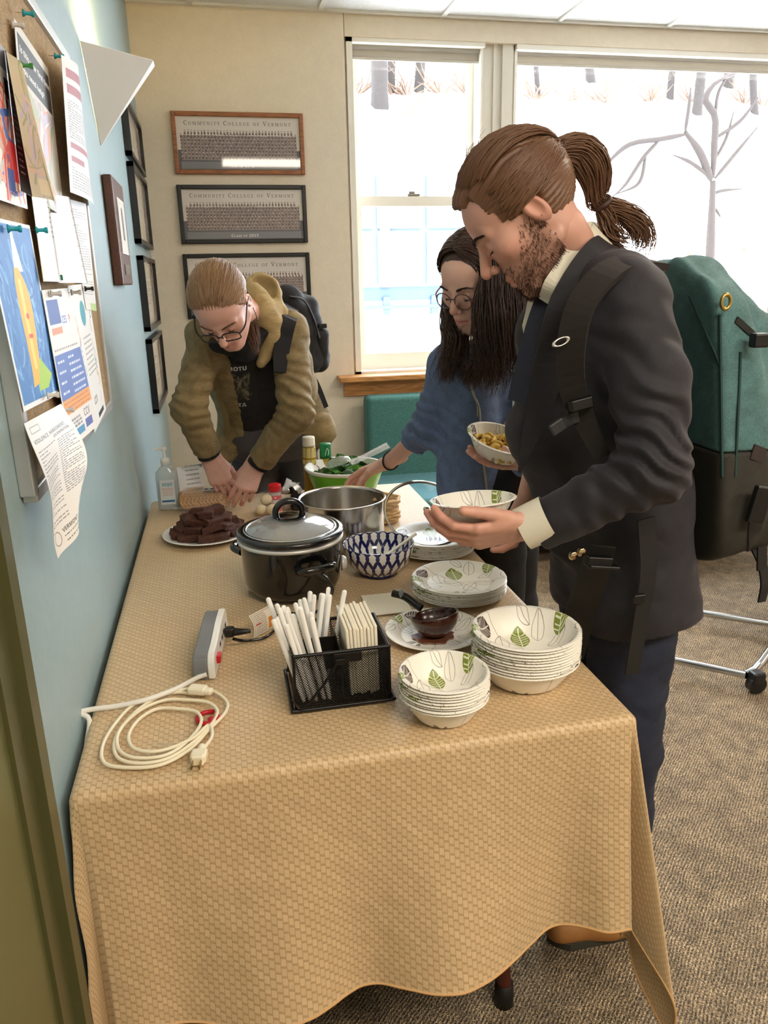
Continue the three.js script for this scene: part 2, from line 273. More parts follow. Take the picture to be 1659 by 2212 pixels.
for (const [i, [x, z]] of LAMPS.entries()) {
  const t = thing('ceiling_light', ['recessed ceiling light panel above the near end of the table', 'recessed ceiling light panel over the open carpet behind the viewer', 'recessed ceiling light panel over the carpet by the window'][i], 'ceiling light', [x, CEIL, z]);
  part('frame', [span(-0.6, 0.6, -0.012, 0.01, -0.32, -0.28), span(-0.6, 0.6, -0.012, 0.01, 0.28, 0.32), span(-0.6, -0.56, -0.012, 0.01, -0.28, 0.28), span(0.56, 0.6, -0.012, 0.01, -0.28, 0.28)], M.tbar, t);
  part('diffuser', span(-0.56, 0.56, -0.006, 0.004, -0.28, 0.28), mat('#fff3e0', 0.6, { emissive: LAMP, emissiveIntensity: 1.5 }), t);
}
// ---------- outdoors ----------
{
  const bank = (x, z) => { const d = -z - 4.6; return -0.35 + 0.25 * sm(0, 3, d) + 11.8 * Math.pow(clamp((d - 8) / 20, 0, 2), 1.25) + 0.18 * N3(x * 0.35, 0, z * 0.35) + 0.05 * N3(x * 1.3, 3, z * 1.3); };
  const snow = part('snow_bank', sheet((s, t) => { const x = lerp(-16, 30, s), z = lerp(-4.55, -38, t); return V(x, bank(x, z), z); }, 92, 72), mat('#f4f6fa', 0.8), scene);
  snow.userData = { label: 'bright snow covered slope rising outside the window', category: 'snow', kind: 'stuff' };
  const bark = mat('#241d1a', 0.9), barkPale = mat('#5c4636', 0.9);
  function tree(label, base, h, r, depth, sd, m, group) {
    seed = sd; const L = []; const grow = (p, d, len, rad, k) => {
      const q = p.clone().addScaledVector(d, len), mid = p.clone().lerp(q, 0.5).add(V(rr(-1, 1), rr(-0.4, 0.4), rr(-1, 1)).multiplyScalar(len * 0.07));
      L.push({ pts: [p, mid, q], r: rad, tip: 0.65, root: 1.15 });
      if (k > 0) { const n = 2 + (rnd() > 0.4 ? 1 : 0); for (let i = 0; i < n; i++) grow(p.clone().lerp(q, rr(0.55, 1)), d.clone().add(V(rr(-0.9, 0.9), rr(-0.1, 0.5), rr(-0.6, 0.6))).normalize(), len * rr(0.55, 0.8), rad * 0.55, k - 1); }
    };
    grow(base, V(rr(-0.06, 0.06), 1, 0).normalize(), h * 0.42, r, depth);
    const t = thing('bare_tree', label, 'tree', base.toArray(), group);
    part('trunk', strands(L.slice(0, 1), 8, 8).translate(-base.x, -base.y, -base.z), m, t);
    part('branches', strands(L.slice(1), 5, 5).translate(-base.x, -base.y, -base.z), m, t);
  }
  const at = (u, z) => { const p = P(u, 300, z); return V(p.x, bank(p.x, z) - 0.1, z); };
  for (const [u, z, h, r, sd] of [[822, -25, 9, 0.26, 3], [845, -26, 9, 0.14, 4], [905, -26, 7, 0.16, 5], [760, -27, 8, 0.12, 8], [1000, -28, 8, 0.1, 9], [1160, -26, 6, 0.09, 31], [1270, -27, 8, 0.16, 12], [1345, -29, 7, 0.1, 14], [1440, -26, 7, 0.12, 16], [1500, -25, 8, 0.16, 17], [1560, -27, 8, 0.2, 18], [1625, -25, 7, 0.12, 20]])
    tree('bare winter tree on the far snowy slope outside the window', at(u, z), h, r, 3, sd, bark, 'bare trees on the far slope');
  for (let i = 0; i < 12; i++) { seed = 400 + i * 7; const u = [770, 850, 880, 950, 1010, 1150, 1230, 1300, 1400, 1490, 1600, 1640][i], z = rr(-27, -24), b = at(u, z), L = []; for (let k = 0; k < 16; k++) { const d = V(rr(-0.8, 0.8), rr(0.2, 0.9), rr(-0.5, 0.5)); L.push({ pts: [b.clone(), b.clone().addScaledVector(d, 0.5).add(V(rr(-0.2, 0.2), 0, 0)), b.clone().addScaledVector(d, rr(0.7, 1.5))], r: 0.026 }); }
    one('brush', strands(L, 4, 4), barkPale, 'tangle of bare twigs poking out of the snowy slope', 'bush', 'brush on the slope'); }
  { const L = [], z = -24.5; const q = (u, v) => { const p = P(u, v, z); return p; }; L.push({ pts: [q(845, 268), q(890, 235), q(928, 185)], r: 0.04 }); L.push({ pts: [q(890, 235), q(912, 226), q(925, 205)], r: 0.02 });
    one('fallen_branch', strands(L, 6, 8), barkPale, 'single fallen branch lying on the snow beyond the left window', 'branch'); }
  { // young tree right outside the wide pane
    const z = -8.2, q = (u, v, dz = 0) => P(u, v, z + dz), t = thing('young_tree', 'young bare tree with forked branches close outside the wide pane', 'tree', q(1532, 640).toArray()), o = q(1532, 640);
    const nearBark = mat('#2a221f', 0.9), add = (nm, r, tip, ...px) => part(nm, strands([{ pts: px.map(([u, v, d]) => q(u, v, d ?? 0).sub(o)), r, tip }], 7, 14), nearBark, t);
    add('trunk', 0.055, 0.6, [1530, 760], [1532, 610], [1536, 500], [1540, 390]);
    add('branch', 0.038, 0.4, [1540, 385], [1543, 310], [1544, 250], [1524, 215], [1545, 180], [1620, 145]); add('branch', 0.042, 0.55, [1536, 390], [1512, 330], [1480, 285]);
    add('branch', 0.028, 0.3, [1482, 290], [1430, 300], [1360, 312], [1320, 345], [1303, 370]); add('branch', 0.022, 0.3, [1425, 302], [1390, 340], [1350, 400], [1320, 428]);
    add('branch', 0.02, 0.3, [1395, 338], [1380, 395], [1330, 420]); add('branch', 0.022, 0.4, [1538, 385], [1490, 350], [1455, 335]);
    add('branch', 0.022, 0.35, [1543, 300], [1600, 260], [1638, 210]); add('branch', 0.022, 0.35, [1545, 385], [1590, 330], [1636, 275]); add('branch', 0.018, 0.35, [1548, 340], [1570, 295], [1585, 240]);
    add('branch', 0.02, 0.4, [1480, 285], [1488, 230], [1492, 190]); add('branch', 0.02, 0.4, [1536, 420], [1560, 412], [1602, 408]); add('branch', 0.018, 0.5, [1534, 440], [1548, 455], [1556, 468]); add('branch', 0.018, 0.4, [1544, 280], [1552, 200], [1582, 150]);
  }
  one('snow_stake', strands([{ pts: [P(1608, 538, -7), P(1628, 610, -7), P(1650, 700, -7)], r: 0.04, tip: 0.9 }], 8, 4), barkPale, 'leaning broken stump stake standing in the snow', 'stake');
  one('snow_stake', strands([{ pts: [P(1486, 545, -8), P(1500, 575, -8), P(1515, 605, -8)], r: 0.03, tip: 0.9 }], 8, 4), barkPale, 'short leaning twig stake beside the young tree in the snow', 'stake');
  { // white box trailer beyond the lower sash
    const z = -13, a = P(700, 455, z), b = P(1120, 640, z), t = thing('trailer', 'white panelled box trailer parked in the snow beyond the lower left sash', 'trailer', [(a.x + b.x) / 2, b.y, z]), w = b.x - a.x, h = a.y - b.y + 0.4;
    const pw = mat('#93a9b0', 0.5), pd = mat('#5f7078', 0.5), pb = mat('#33465f', 0.6);
    part('body', box(w, h, 2.2, 0, h / 2 + 0.2, -1.15), pd, t);
    for (let i = 0; i < 4; i++) for (let j = 0; j < 2; j++) part('panel', rbox(w / 4 - 0.06, h / 2 - 0.04, 0.05, 0.01, -w / 2 + (i + 0.5) * w / 4, 0.2 + (j + 0.5) * h / 2, 0), pw, t);
    part('post', box(0.16, h, 0.07, P(830, 500, z).x - t.position.x, h / 2 + 0.2, 0.03), pd, t);
    part('chassis', [box(w, 0.22, 2.0, 0, 0.09, -1.05), box(w, 0.06, 0.1, 0, -0.12, -0.02), ...[-0.42, -0.2, 0.05, 0.3].map((k) => box(0.12, 0.3, 0.12, k * w, -0.1, -0.05))], pb, t);
    part('hitch', tube([[-w * 0.35, 0.2, 0.1], [-w * 0.34, 0.5, 0.12], [-w * 0.30, 0.62, 0.12]], 0.03, 12, 6), pd, t);
  }
}
// ---------- back wall: class photographs ----------
function classPhoto(q, year, fcol, rows, label, m3) {
  const z = ZB, p = q.map(([u, v]) => P(u, v, z + 0.012)), x0 = (p[0].x + p[3].x) / 2, x1 = (p[1].x + p[2].x) / 2, y1 = (p[0].y + p[1].y) / 2, y0 = (p[2].y + p[3].y) / 2, w = x1 - x0, h = y1 - y0, fw = 0.021;
  const t = thing('class_photograph', label, 'picture', [(x0 + x1) / 2, y0, z + 0.001]);
  const fm = fcol === 'wood' ? mat('#ffffff', 0.4, { map: woodTex(0.66, 0.40, 0.22, 51, 8) }) : mat('#0d0d0f', 0.3);
  const fp = part('frame', [rbox(fw, h, 0.022, 0.004, -w / 2 + fw / 2, h / 2, 0.011), rbox(fw, h, 0.022, 0.004, w / 2 - fw / 2, h / 2, 0.011), rbox(w - fw * 2, fw, 0.021, 0.004, 0, fw / 2, 0.011), rbox(w - fw * 2, fw, 0.021, 0.004, 0, h - fw / 2, 0.011)].map((g) => uvBox(g, 3)), fm, t);
  const tex = canvasTex(1024, Math.round(1024 * h / w), (x, W_, H_) => {
    x.fillStyle = '#cfc7c0'; x.fillRect(0, 0, W_, H_);
    seed = year;
    const k = H_ / 480, drawRow = (y, n, xa, xb, s) => { for (let i = 0; i < n; i++) { const cx = lerp(xa, xb, (i + 0.5) / n) + rr(-2, 2), cy = y + rr(-2, 2), sk = ['#d9c0b2', '#c9a895', '#e6d2c6', '#b59382'][Math.floor(rnd() * 4)];
      x.fillStyle = ['#665a5c', '#574b4e', '#75686a', '#5e5355'][Math.floor(rnd() * 4)]; x.fillRect(cx - s * 0.95, cy + s * 0.4, s * 1.9, s * 3.4); x.beginPath(); x.ellipse(cx, cy + s * 1.2, s * 1.05, s, 0, 0, 7); x.fill();
      x.fillStyle = '#2c2527'; x.fillRect(cx - s * 0.75, cy - s * 1.25, s * 1.5, s * 0.55); x.fillStyle = sk; x.beginPath(); x.ellipse(cx, cy, s * 0.55, s * 0.72, 0, 0, 7); x.fill(); x.fillStyle = sk; x.fillRect(cx - s * 0.18, cy + s * 0.7, s * 0.36, s * 1.2); } };
    x.fillStyle = '#57575c'; x.fillRect(0, H_ * 0.62, W_, H_ * 0.38); x.fillStyle = '#8d7f7b'; x.fillRect(W_ * 0.04, H_ * 0.36, W_ * 0.92, H_ * 0.44);
    for (let r = 0; r < rows; r++) drawRow(H_ * (0.285 + r * 0.5 / rows), 34 + (r % 2), W_ * (0.03 + (r ? 0 : 0.035)), W_ * (0.97 - (r ? 0 : 0.035)), 7.6 * k * 8 / rows);
    x.fillStyle = '#77777c'; x.fillRect(W_ * 0.03, H_ * 0.83, W_ * 0.94, H_ * 0.13);
    x.textAlign = 'center'; const caps = (s, y, big, small, col, gap) => { x.fillStyle = col; const parts = s.split('').map((c) => [c.toUpperCase(), c === c.toUpperCase() || /\d/.test(c) ? big : small]); let tw = 0; for (const [c, f] of parts) { x.font = f + 'px serif'; tw += x.measureText(c).width + gap; } const fit = Math.min(1, W_ * 0.86 / tw); let cx = W_ / 2 - tw * fit / 2; x.textAlign = 'left'; for (const [c, f] of parts) { x.font = f * fit + 'px serif'; x.fillText(c, cx, y); cx += x.measureText(c).width + gap * fit; } };
    caps('Community College of Vermont', H_ * 0.175, 62 * k, 46 * k, '#5b4a40', 9 * k); caps('Class of ' + year, H_ * 0.93, 36 * k, 27 * k, '#f2f0ec', 2);
  });
  part('print', span(-w / 2 + fw * 0.7, w / 2 - fw * 0.7, fw * 0.7, h - fw * 0.7, 0.004, 0.009), mat('#ffffff', 0.5, { map: tex, clearcoat: 1, clearcoatRoughness: 0.03 }), fp);
}
classPhoto([[368, 239], [655, 246], [658, 377], [378, 377]], 2012, 'wood', 8, 'oak framed class photograph, topmost of three on the cream wall');
classPhoto([[380, 401], [660, 398], [665, 523], [393, 529]], 2013, 'black', 8, 'black framed class photograph in the middle of three on the cream wall');
classPhoto([[394, 550], [668, 544], [674, 682], [406, 690]], 2014, 'black', 11, 'black framed class photograph behind the bent person and tan hood');
// ---------- left wall: frames, plaque, sconce ----------
function wallFrame(y0, y1, z0, z1, label, name = 'certificate_frame', wood) {
  const w = z0 - z1, h = y1 - y0, t = thing(name, label, wood ? 'plaque' : 'picture', [XL + 0.001, y0, (z0 + z1) / 2], wood ? undefined : undefined);
  const B = (a, b, c, d, e, f) => span(e, f, c, d, -a, -b);   // along wall a..b (0 centre, + away from camera), height c..d, out e..f
  if (wood) {
    part('board', rbox(0.028, h, w, 0.006, 0.014, h / 2, 0), mat('#ffffff', 0.35, { map: woodTex(0.40, 0.22, 0.13, 71, 6) }), t);
    part('plate', span(0.0285, 0.031, h * 0.3, h * 0.82, -w * 0.3, w * 0.3), mat('#ffffff', 0.4, { map: canvasTex(128, 256, (x, a, b) => { x.fillStyle = '#d9d4cb'; x.fillRect(0, 0, a, b); x.fillStyle = '#55524f'; x.fillRect(48, 60, 34, 130); x.beginPath(); x.arc(65, 52, 15, 0, 7); x.fill(); x.fillStyle = '#f4f2ee'; x.fillRect(0, 0, a, 6); x.fillRect(0, b - 6, a, 6); }) }), t, 'pale printed plate');
    part('name_plate', span(0.0285, 0.0305, h * 0.1, h * 0.2, -w * 0.22, w * 0.22), mat('#6f6455', 0.3, { metalness: 0.8 }), t); return;
  }
  const f = 0.018, d = 0.026;
  part('frame', [B(-w / 2, -w / 2 + f, 0, h, 0, d), B(w / 2 - f, w / 2, 0, h, 0, d), B(-w / 2, w / 2, 0, f, 0, d * 0.99), B(-w / 2, w / 2, h - f, h, 0, d * 0.99)], mat('#121214', 0.32), t);
  const ct = part('certificate', B(-w / 2 + f * 0.5, w / 2 - f * 0.5, f * 0.5, h - f * 0.5, 0.003, 0.012), mat('#d8cdbd', 0.5, { clearcoat: 1, clearcoatRoughness: 0.04 }), t, 'cream paper under glass');
  part('lettering', [0.68, 0.58, 0.5, 0.42, 0.34].map((k, i) => B(-w * [0.2, 0.28, 0.25, 0.28, 0.12][i], w * [0.2, 0.28, 0.25, 0.28, 0.12][i], h * k, h * k + 0.004, 0.0121, 0.0124)), mat('#8a8078', 0.7), ct);
}
wallFrame(1.955, 2.17, -3.36, -4.02, 'black certificate frame partly hidden behind the white wall lamp');
wallFrame(1.635, 1.935, -3.36, -4.02, 'black certificate frame second from the ceiling by the corner');
wallFrame(1.293, 1.59, -3.36, -4.02, 'black certificate frame beside the lower end of the wooden plaque');
wallFrame(0.955, 1.262, -3.36, -4.02, 'lowest black certificate frame on the blue wall near the sanitizer');
wallFrame(1.478, 1.785, -2.505, -2.80, 'brown wooden award plaque on the blue wall', 'award_plaque', true);
{ // triangular uplight sconce
  const a = PL(172, 88), b = PL(217, 315), hw = 0.19, zc = a.z - hw, top = a.y + 0.0, bot = b.y, ap = P(330, 130, zc + 0.06);
  const A = V(XL + 0.002, top, zc + hw), A2 = V(XL + 0.002, top, zc - hw), Bo = V(XL + 0.002, bot, zc), X1 = V(ap.x, top - 0.002, zc + 0.03), X2 = V(ap.x, top - 0.002, zc - 0.03);
  const t = thing('wall_sconce', 'white triangular uplight sconce on the blue wall above the plaque', 'wall lamp', [XL, bot, zc]);
  const tri = (p, q, r, th) => { const n = q.clone().sub(p).cross(r.clone().sub(p)).normalize().multiplyScalar(th), g = new THREE.BufferGeometry(), L = [p, q, r, p.clone().add(n), r.clone().add(n), q.clone().add(n)], pos = []; const f = (...k) => k.forEach((i) => pos.push(L[i].x - XL, L[i].y - bot, L[i].z - zc)); f(0, 1, 2); f(3, 4, 5); f(0, 3, 5, 0, 5, 1); f(1, 5, 4, 1, 4, 2); f(2, 4, 3, 2, 3, 0); g.setAttribute('position', new THREE.Float32BufferAttribute(pos, 3)); g.computeVertexNormals(); return g; };
  part('shade', [tri(A, X1, Bo, 0.003), tri(X2, A2, Bo, 0.003), tri(X1, X2, Bo, 0.003)], mat('#e4e1dc', 0.55), t);
  part('bulb', new THREE.SphereGeometry(0.018, 16, 10).translate(0.03, 0.16, 0.02), mat('#fff2d0', 0.5, { emissive: new THREE.Color(1, 0.82, 0.5), emissiveIntensity: 6 }), t);
  const l = new THREE.PointLight(new THREE.Color(1, 0.72, 0.30), 0.8); l.position.set(0.045, 0.2, 0.03); l.castShadow = true; l.name = 'sconce_light'; t.add(l);
}
// ---------- left wall: cork board with papers ----------
const CBx = XL + 0.02;
{
  const z0 = PL(45, 1065).z, z1 = PL(128, 118).z + 0.0, y0 = 1.195, y1 = 1.955;
  const t = thing('cork_board', 'cork notice board with aluminium frame crowded with papers', 'notice board', [XL, y0, (z0 + z1) / 2]);
  const w = z0 - z1, h = y1 - y0, n = tnoise(128, 81), n2 = tnoise(40, 82);
  const cork = uvBox(span(0.001, 0.014, 0.01, h - 0.01, -w / 2 + 0.01, w / 2 - 0.01), 4);
  part('cork', cork, mat('#ffffff', 0.9, { map: dataTex(256, 256, (u, v) => { const k = 0.75 + 0.3 * n(u, v) + 0.12 * n2(u, v); return [0.66 * k, 0.55 * k, 0.40 * k]; }) }), t);
  const al = mat('#c9cac8', 0.35, { metalness: 0.75 });
  part('frame', [rbox(0.022, h, 0.022, 0.003, 0.011, h / 2, w / 2), rbox(0.022, h, 0.022, 0.003, 0.011, h / 2, -w / 2), rbox(0.022, 0.022, w, 0.003, 0.011, 0.0, 0), rbox(0.022, 0.022, w, 0.003, 0.011, h, 0)], al, t);
}
function paper(label, cat, quad, offs, draw, tw = 256, th = 384, curl = () => 0, name = 'paper_sheet') {
  const q = quad.map(([u, v], i) => PL(u, v, CBx + offs[i])), o = q[3].clone();   // TL TR BR BL
  const g = sheet((s, t) => { const a = q[3].clone().lerp(q[2], s), b = q[0].clone().lerp(q[1], s), p = a.lerp(b, t); p.x += curl(s, 1 - t); return p.sub(o); }, 14, 24, 0.0006);
  const m = one(name, g, mat('#ffffff', 0.55, { map: canvasTex(tw, th, draw) }), label, cat); m.position.copy(o); return m;
}
const lines = (x, x0, x1, y0, y1, n, col, lw = 2, jag = 0.5) => { x.fillStyle = col; for (let i = 0; i < n; i++) { const y = lerp(y0, y1, i / Math.max(1, n - 1)); let c = x0; while (c < x1 - 6) { const w = rr(6, 22); x.fillRect(c, y, Math.min(w, x1 - c), lw); c += w + rr(3, 6); if (rnd() < 0.02 * jag) break; } } };
seed = 99;
paper('red and black patterned poster at the near top of the board', 'poster', [[-30, 60], [22, 120], [60, 452], [0, 432]], [0.003, 0.003, 0.006, 0.004], (x, w, h) => {
  x.fillStyle = '#efeae6'; x.fillRect(0, 0, w, h); x.fillStyle = '#8a8a90'; x.fillRect(0, 0, w, h * 0.15); x.fillStyle = '#2a2424'; x.fillRect(w * 0.55, h * 0.2, w * 0.2, h * 0.5);
  for (let i = 0; i < 40; i++) { x.strokeStyle = ['#cf3b30', '#e5a58f', '#c9c2bb', '#e06b4c', '#3f5ca8'][i % 5]; x.lineWidth = rr(6, 22); x.beginPath(); x.moveTo(rr(0, w), rr(h * 0.2, h)); x.bezierCurveTo(rr(0, w), rr(h * 0.2, h), rr(0, w), rr(h * 0.2, h), rr(0, w), rr(h * 0.2, h)); x.stroke(); }
  x.fillStyle = '#cf2f2c'; x.fillRect(w * 0.45, h * 0.6, w * 0.5, h * 0.25); x.fillStyle = '#3d55a5'; x.fillRect(w * 0.35, h * 0.78, w * 0.25, h * 0.14); });
paper('grey poster with a black headline band and faded figures', 'poster', [[30, 38], [104, 150], [140, 470], [60, 420]], [0.003, 0.004, 0.012, 0.006], (x, w, h) => {
  x.fillStyle = '#cfcabf'; x.fillRect(0, 0, w, h); x.fillStyle = '#3a3734'; x.fillRect(w * 0.05, h * 0.06, w * 0.92, h * 0.26); x.fillStyle = '#efece4'; x.font = 'bold 22px sans-serif'; x.fillText('Is this your first time', 22, 62); x.fillText('you need help?', 30, 104);
  for (let i = 0; i < 24; i++) { x.strokeStyle = ['#d9a08a', '#e3ddcf', '#a6b58e', '#c5b8c9'][i % 4]; x.lineWidth = rr(10, 30); x.beginPath(); x.moveTo(rr(0, w), h * 0.36); x.bezierCurveTo(rr(0, w), h * 0.5, rr(0, w), h * 0.7, rr(0, w), h); x.stroke(); } });
paper('cream programme booklet folded open over the grey poster', 'booklet', [[13, 112], [40, 160], [118, 440], [70, 425]], [0.02, 0.03, 0.05, 0.02], (x, w, h) => {
  x.fillStyle = '#ded9bf'; x.fillRect(0, 0, w, h); for (let i = 0; i < 26; i++) { x.strokeStyle = ['#c6c7a2', '#e9d2b8', '#d6cfe0', '#b9bfa0'][i % 4]; x.lineWidth = rr(4, 16); x.beginPath(); x.moveTo(rr(0, w), rr(0, h)); x.bezierCurveTo(rr(0, w), rr(0, h), rr(0, w), rr(0, h), rr(0, w), rr(0, h)); x.stroke(); } x.fillStyle = '#f2e8c8'; x.fillRect(w * 0.2, h * 0.85, w * 0.7, h * 0.12); }, 256, 384, (s, t) => 0.012 * Math.sin(s * 3.1), 'booklet');
paper('black back cover of the booklet hanging open', 'booklet', [[11, 108], [16, 118], [70, 425], [45, 412]], [0.004, 0.018, 0.02, 0.006], (x, w, h) => { x.fillStyle = '#0c0b0b'; x.fillRect(0, 0, w, h); lines(x, 30, w - 40, 40, h - 40, 16, '#8d8a86', 3); }, 128, 256, () => 0, 'booklet_cover');
paper('curled letter with maroon headings at the far top of the board', 'letter', [[132, 118], [156, 160], [203, 446], [152, 415]], [0.03, 0.01, 0.01, 0.03], (x, w, h) => { x.fillStyle = '#dcd6d2'; x.fillRect(0, 0, w, h); x.fillStyle = '#a04a52'; x.fillRect(20, 30, w - 50, 26); x.fillRect(20, 74, w - 90, 26); x.fillRect(20, h * 0.62, w - 60, 16); x.fillRect(20, h * 0.72, 90, 16); lines(x, 18, w - 18, 120, h * 0.58, 15, '#8d8a8a', 3); lines(x, 18, w - 18, h * 0.8, h - 20, 8, '#8d8a8a', 3); }, 256, 384, (s, t) => 0.02 * Math.sin(s * 3.1) * (1 - t * 0.5));
paper('long white typed list with a green tag at its foot', 'list', [[150, 430], [186, 440], [209, 672], [186, 668]], [0.004, 0.004, 0.006, 0.006], (x, w, h) => { x.fillStyle = '#e9e8e6'; x.fillRect(0, 0, w, h); lines(x, 16, w - 20, 40, h - 80, 34, '#8f8f93', 3, 4); x.fillStyle = '#b9d48a'; x.fillRect(w * 0.45, h - 34, w * 0.55, 34); }, 192, 512);
paper('shiny laminated schedule sheet reflecting the window', 'notice', [[66, 405], [142, 428], [182, 612], [94, 608]], [0.008, 0.012, 0.03, 0.012], (x, w, h) => { x.fillStyle = '#ecebe7'; x.fillRect(0, 0, w, h); lines(x, 30, w * 0.55, 30, h * 0.5, 9, '#a3a3a3', 6); lines(x, w * 0.62, w - 20, 60, h * 0.8, 9, '#aaaaaa', 5); }, 256, 384, (s, t) => 0.012 * Math.sin(s * 9)).material.roughness = 0.12;
paper('blue painted poster with a tall yellow figure and green skirt', 'poster', [[-42, 462], [64, 487], [130, 850], [52, 890]], [0.003, 0.004, 0.004, 0.004], (x, w, h) => {
  x.fillStyle = '#f2f3f4'; x.fillRect(0, 0, w, h); x.save(); x.beginPath(); x.rect(w * 0.03, h * 0.02, w * 0.94, h * 0.95); x.clip(); x.fillStyle = '#3f7fc6'; x.fillRect(0, 0, w, h);
  for (let i = 0; i < 130; i++) { x.strokeStyle = ['#2f6db8', '#5b9bd8', '#86bde8', '#1f5aa6', '#a9d3ef'][i % 5]; x.globalAlpha = 0.6; x.lineWidth = rr(2, 10); const a = rr(0, w), b = rr(0, h); x.beginPath(); x.moveTo(a, b); x.quadraticCurveTo(a + rr(-30, 30), b + 40, a + rr(-30, 40), b + rr(40, 120)); x.stroke(); }
  x.globalAlpha = 1; x.fillStyle = '#eef0ee'; x.beginPath(); x.moveTo(w * 0.5, 0); x.lineTo(w * 0.62, h * 0.26); x.lineTo(w * 0.42, h * 0.26); x.fill();
  x.fillStyle = '#f0b52c'; x.beginPath(); x.moveTo(w * 0.5, h * 0.24); x.bezierCurveTo(w * 0.75, h * 0.36, w * 0.66, h * 0.55, w * 0.6, h * 0.74); x.lineTo(w * 0.72, h * 0.86); x.lineTo(w * 0.34, h * 0.9); x.bezierCurveTo(w * 0.44, h * 0.7, w * 0.3, h * 0.42, w * 0.42, h * 0.24); x.fill();
  x.fillStyle = '#f6d85a'; x.fillRect(w * 0.45, h * 0.3, w * 0.07, h * 0.5); x.fillStyle = '#d9542e'; x.beginPath(); x.arc(w * 0.52, h * 0.5, 9, 0, 7); x.fill(); x.fillRect(w * 0.46, h * 0.6, 26, 12);
  x.fillStyle = '#a9cf3a'; x.beginPath(); x.moveTo(w * 0.6, h * 0.74); x.lineTo(w * 0.86, h * 0.86); x.lineTo(w * 0.7, h * 0.93); x.lineTo(w * 0.45, h * 0.93); x.fill(); x.restore(); }, 256, 512);
paper('white flyer with a blue panel and an orange band', 'flyer', [[90, 627], [146, 622], [212, 918], [152, 972]], [0.006, 0.006, 0.016, 0.012], (x, w, h) => {
  x.fillStyle = '#ece8e4'; x.fillRect(0, 0, w, h); x.fillStyle = '#4a63ad'; x.fillRect(18, 24, w * 0.4, h * 0.15); x.fillStyle = '#d98f6a'; x.fillRect(24, 90, w * 0.36, 16); x.fillStyle = '#c0504d'; x.font = 'bold 26px sans-serif'; x.fillStyle = '#5a6ab0'; x.fillText('CES', w * 0.5, 84); x.fillStyle = '#d0524d'; x.fillText('P', w * 0.76, 84);
  lines(x, 16, w - 20, 140, 190, 4, '#9a9694', 5); x.fillStyle = '#5876bf'; x.fillRect(6, h * 0.4, w - 12, h * 0.29); lines(x, 24, w * 0.3, h * 0.44, h * 0.64, 4, '#dfe5f3', 6); lines(x, w * 0.45, w * 0.9, h * 0.43, h * 0.66, 6, '#dfe5f3', 6);
  x.fillStyle = '#f0a258'; x.fillRect(6, h * 0.69, w - 12, h * 0.1); lines(x, 16, w - 20, h * 0.71, h * 0.77, 3, '#c9803e', 4); x.fillStyle = '#777'; x.font = 'bold 30px sans-serif'; x.fillText('CCV', w * 0.6, h * 0.87); lines(x, 16, w * 0.5, h * 0.83, h * 0.88, 3, '#8d8d92', 6); x.fillStyle = '#3f8fc0'; x.fillRect(10, h * 0.91, w * 0.5, h * 0.05); x.fillStyle = '#5a6ab0'; x.fillRect(w * 0.6, h * 0.89, w * 0.25, h * 0.06); });
paper('white flyer bordered with doodles beside the blue flyer', 'flyer', [[146, 617], [188, 612], [229, 885], [205, 935]], [0.004, 0.004, 0.008, 0.008], (x, w, h) => {
  x.fillStyle = '#eeeeec'; x.fillRect(0, 0, w, h); for (let i = 0; i < 22; i++) { x.strokeStyle = ['#c04a44', '#58a06a', '#5877b8', '#999', '#b9a85a'][i % 5]; x.lineWidth = rr(2, 5); const a = i % 2 ? rr(4, 46) : rr(w - 60, w - 10), b = rr(20, h - 20); x.beginPath(); x.moveTo(a, b); x.bezierCurveTo(a + rr(-20, 20), b + 20, a + rr(-20, 20), b + 30, a + rr(-10, 10), b + rr(20, 50)); x.stroke(); }
  x.fillStyle = '#3a9fb0'; x.beginPath(); x.arc(w * 0.5, h * 0.2, 34, 0, 7); x.fill(); lines(x, w * 0.3, w * 0.75, h * 0.36, h * 0.62, 8, '#9a9a9a', 4); x.fillStyle = '#55535a'; x.font = 'bold 30px sans-serif'; x.fillText('CCV', w * 0.32, h * 0.85); x.fillStyle = '#222'; x.fillRect(w * 0.45, h - 26, w * 0.4, 14); });
paper('loose white notice sheet hanging crumpled below the board', 'notice', [[52, 915], [132, 872], [174, 1108], [147, 1205]], [0.006, 0.01, 0.045, 0.035], (x, w, h) => {
  x.fillStyle = '#e4e2df'; x.fillRect(0, 0, w, h); x.strokeStyle = '#888'; x.lineWidth = 3; x.strokeRect(20, 24, 60, 22); x.fillStyle = '#4a4a4c'; x.font = 'bold 21px sans-serif'; x.fillText('VIOLENCE, HARASSMENT,', 14, 84); x.font = 'bold 16px sans-serif'; x.fillText('DISCRIMINATION', 150, 104); lines(x, 14, w * 0.48, 112, h * 0.84, 26, '#85858a', 4, 3); lines(x, w * 0.54, w - 14, 120, h * 0.66, 24, '#85858a', 4, 3); x.strokeStyle = '#777'; x.beginPath(); x.arc(50, h - 48, 24, 0, 7); x.stroke(); x.fillStyle = '#555'; x.font = 'bold 22px sans-serif'; x.fillText('VERMONT', 92, h - 50); lines(x, 92, 200, h - 38, h - 20, 2, '#777', 4); }, 320, 512, (s, t) => 0.014 * Math.sin(s * 5 + t * 5) * t + 0.02 * Math.sin(t * 4) * s);
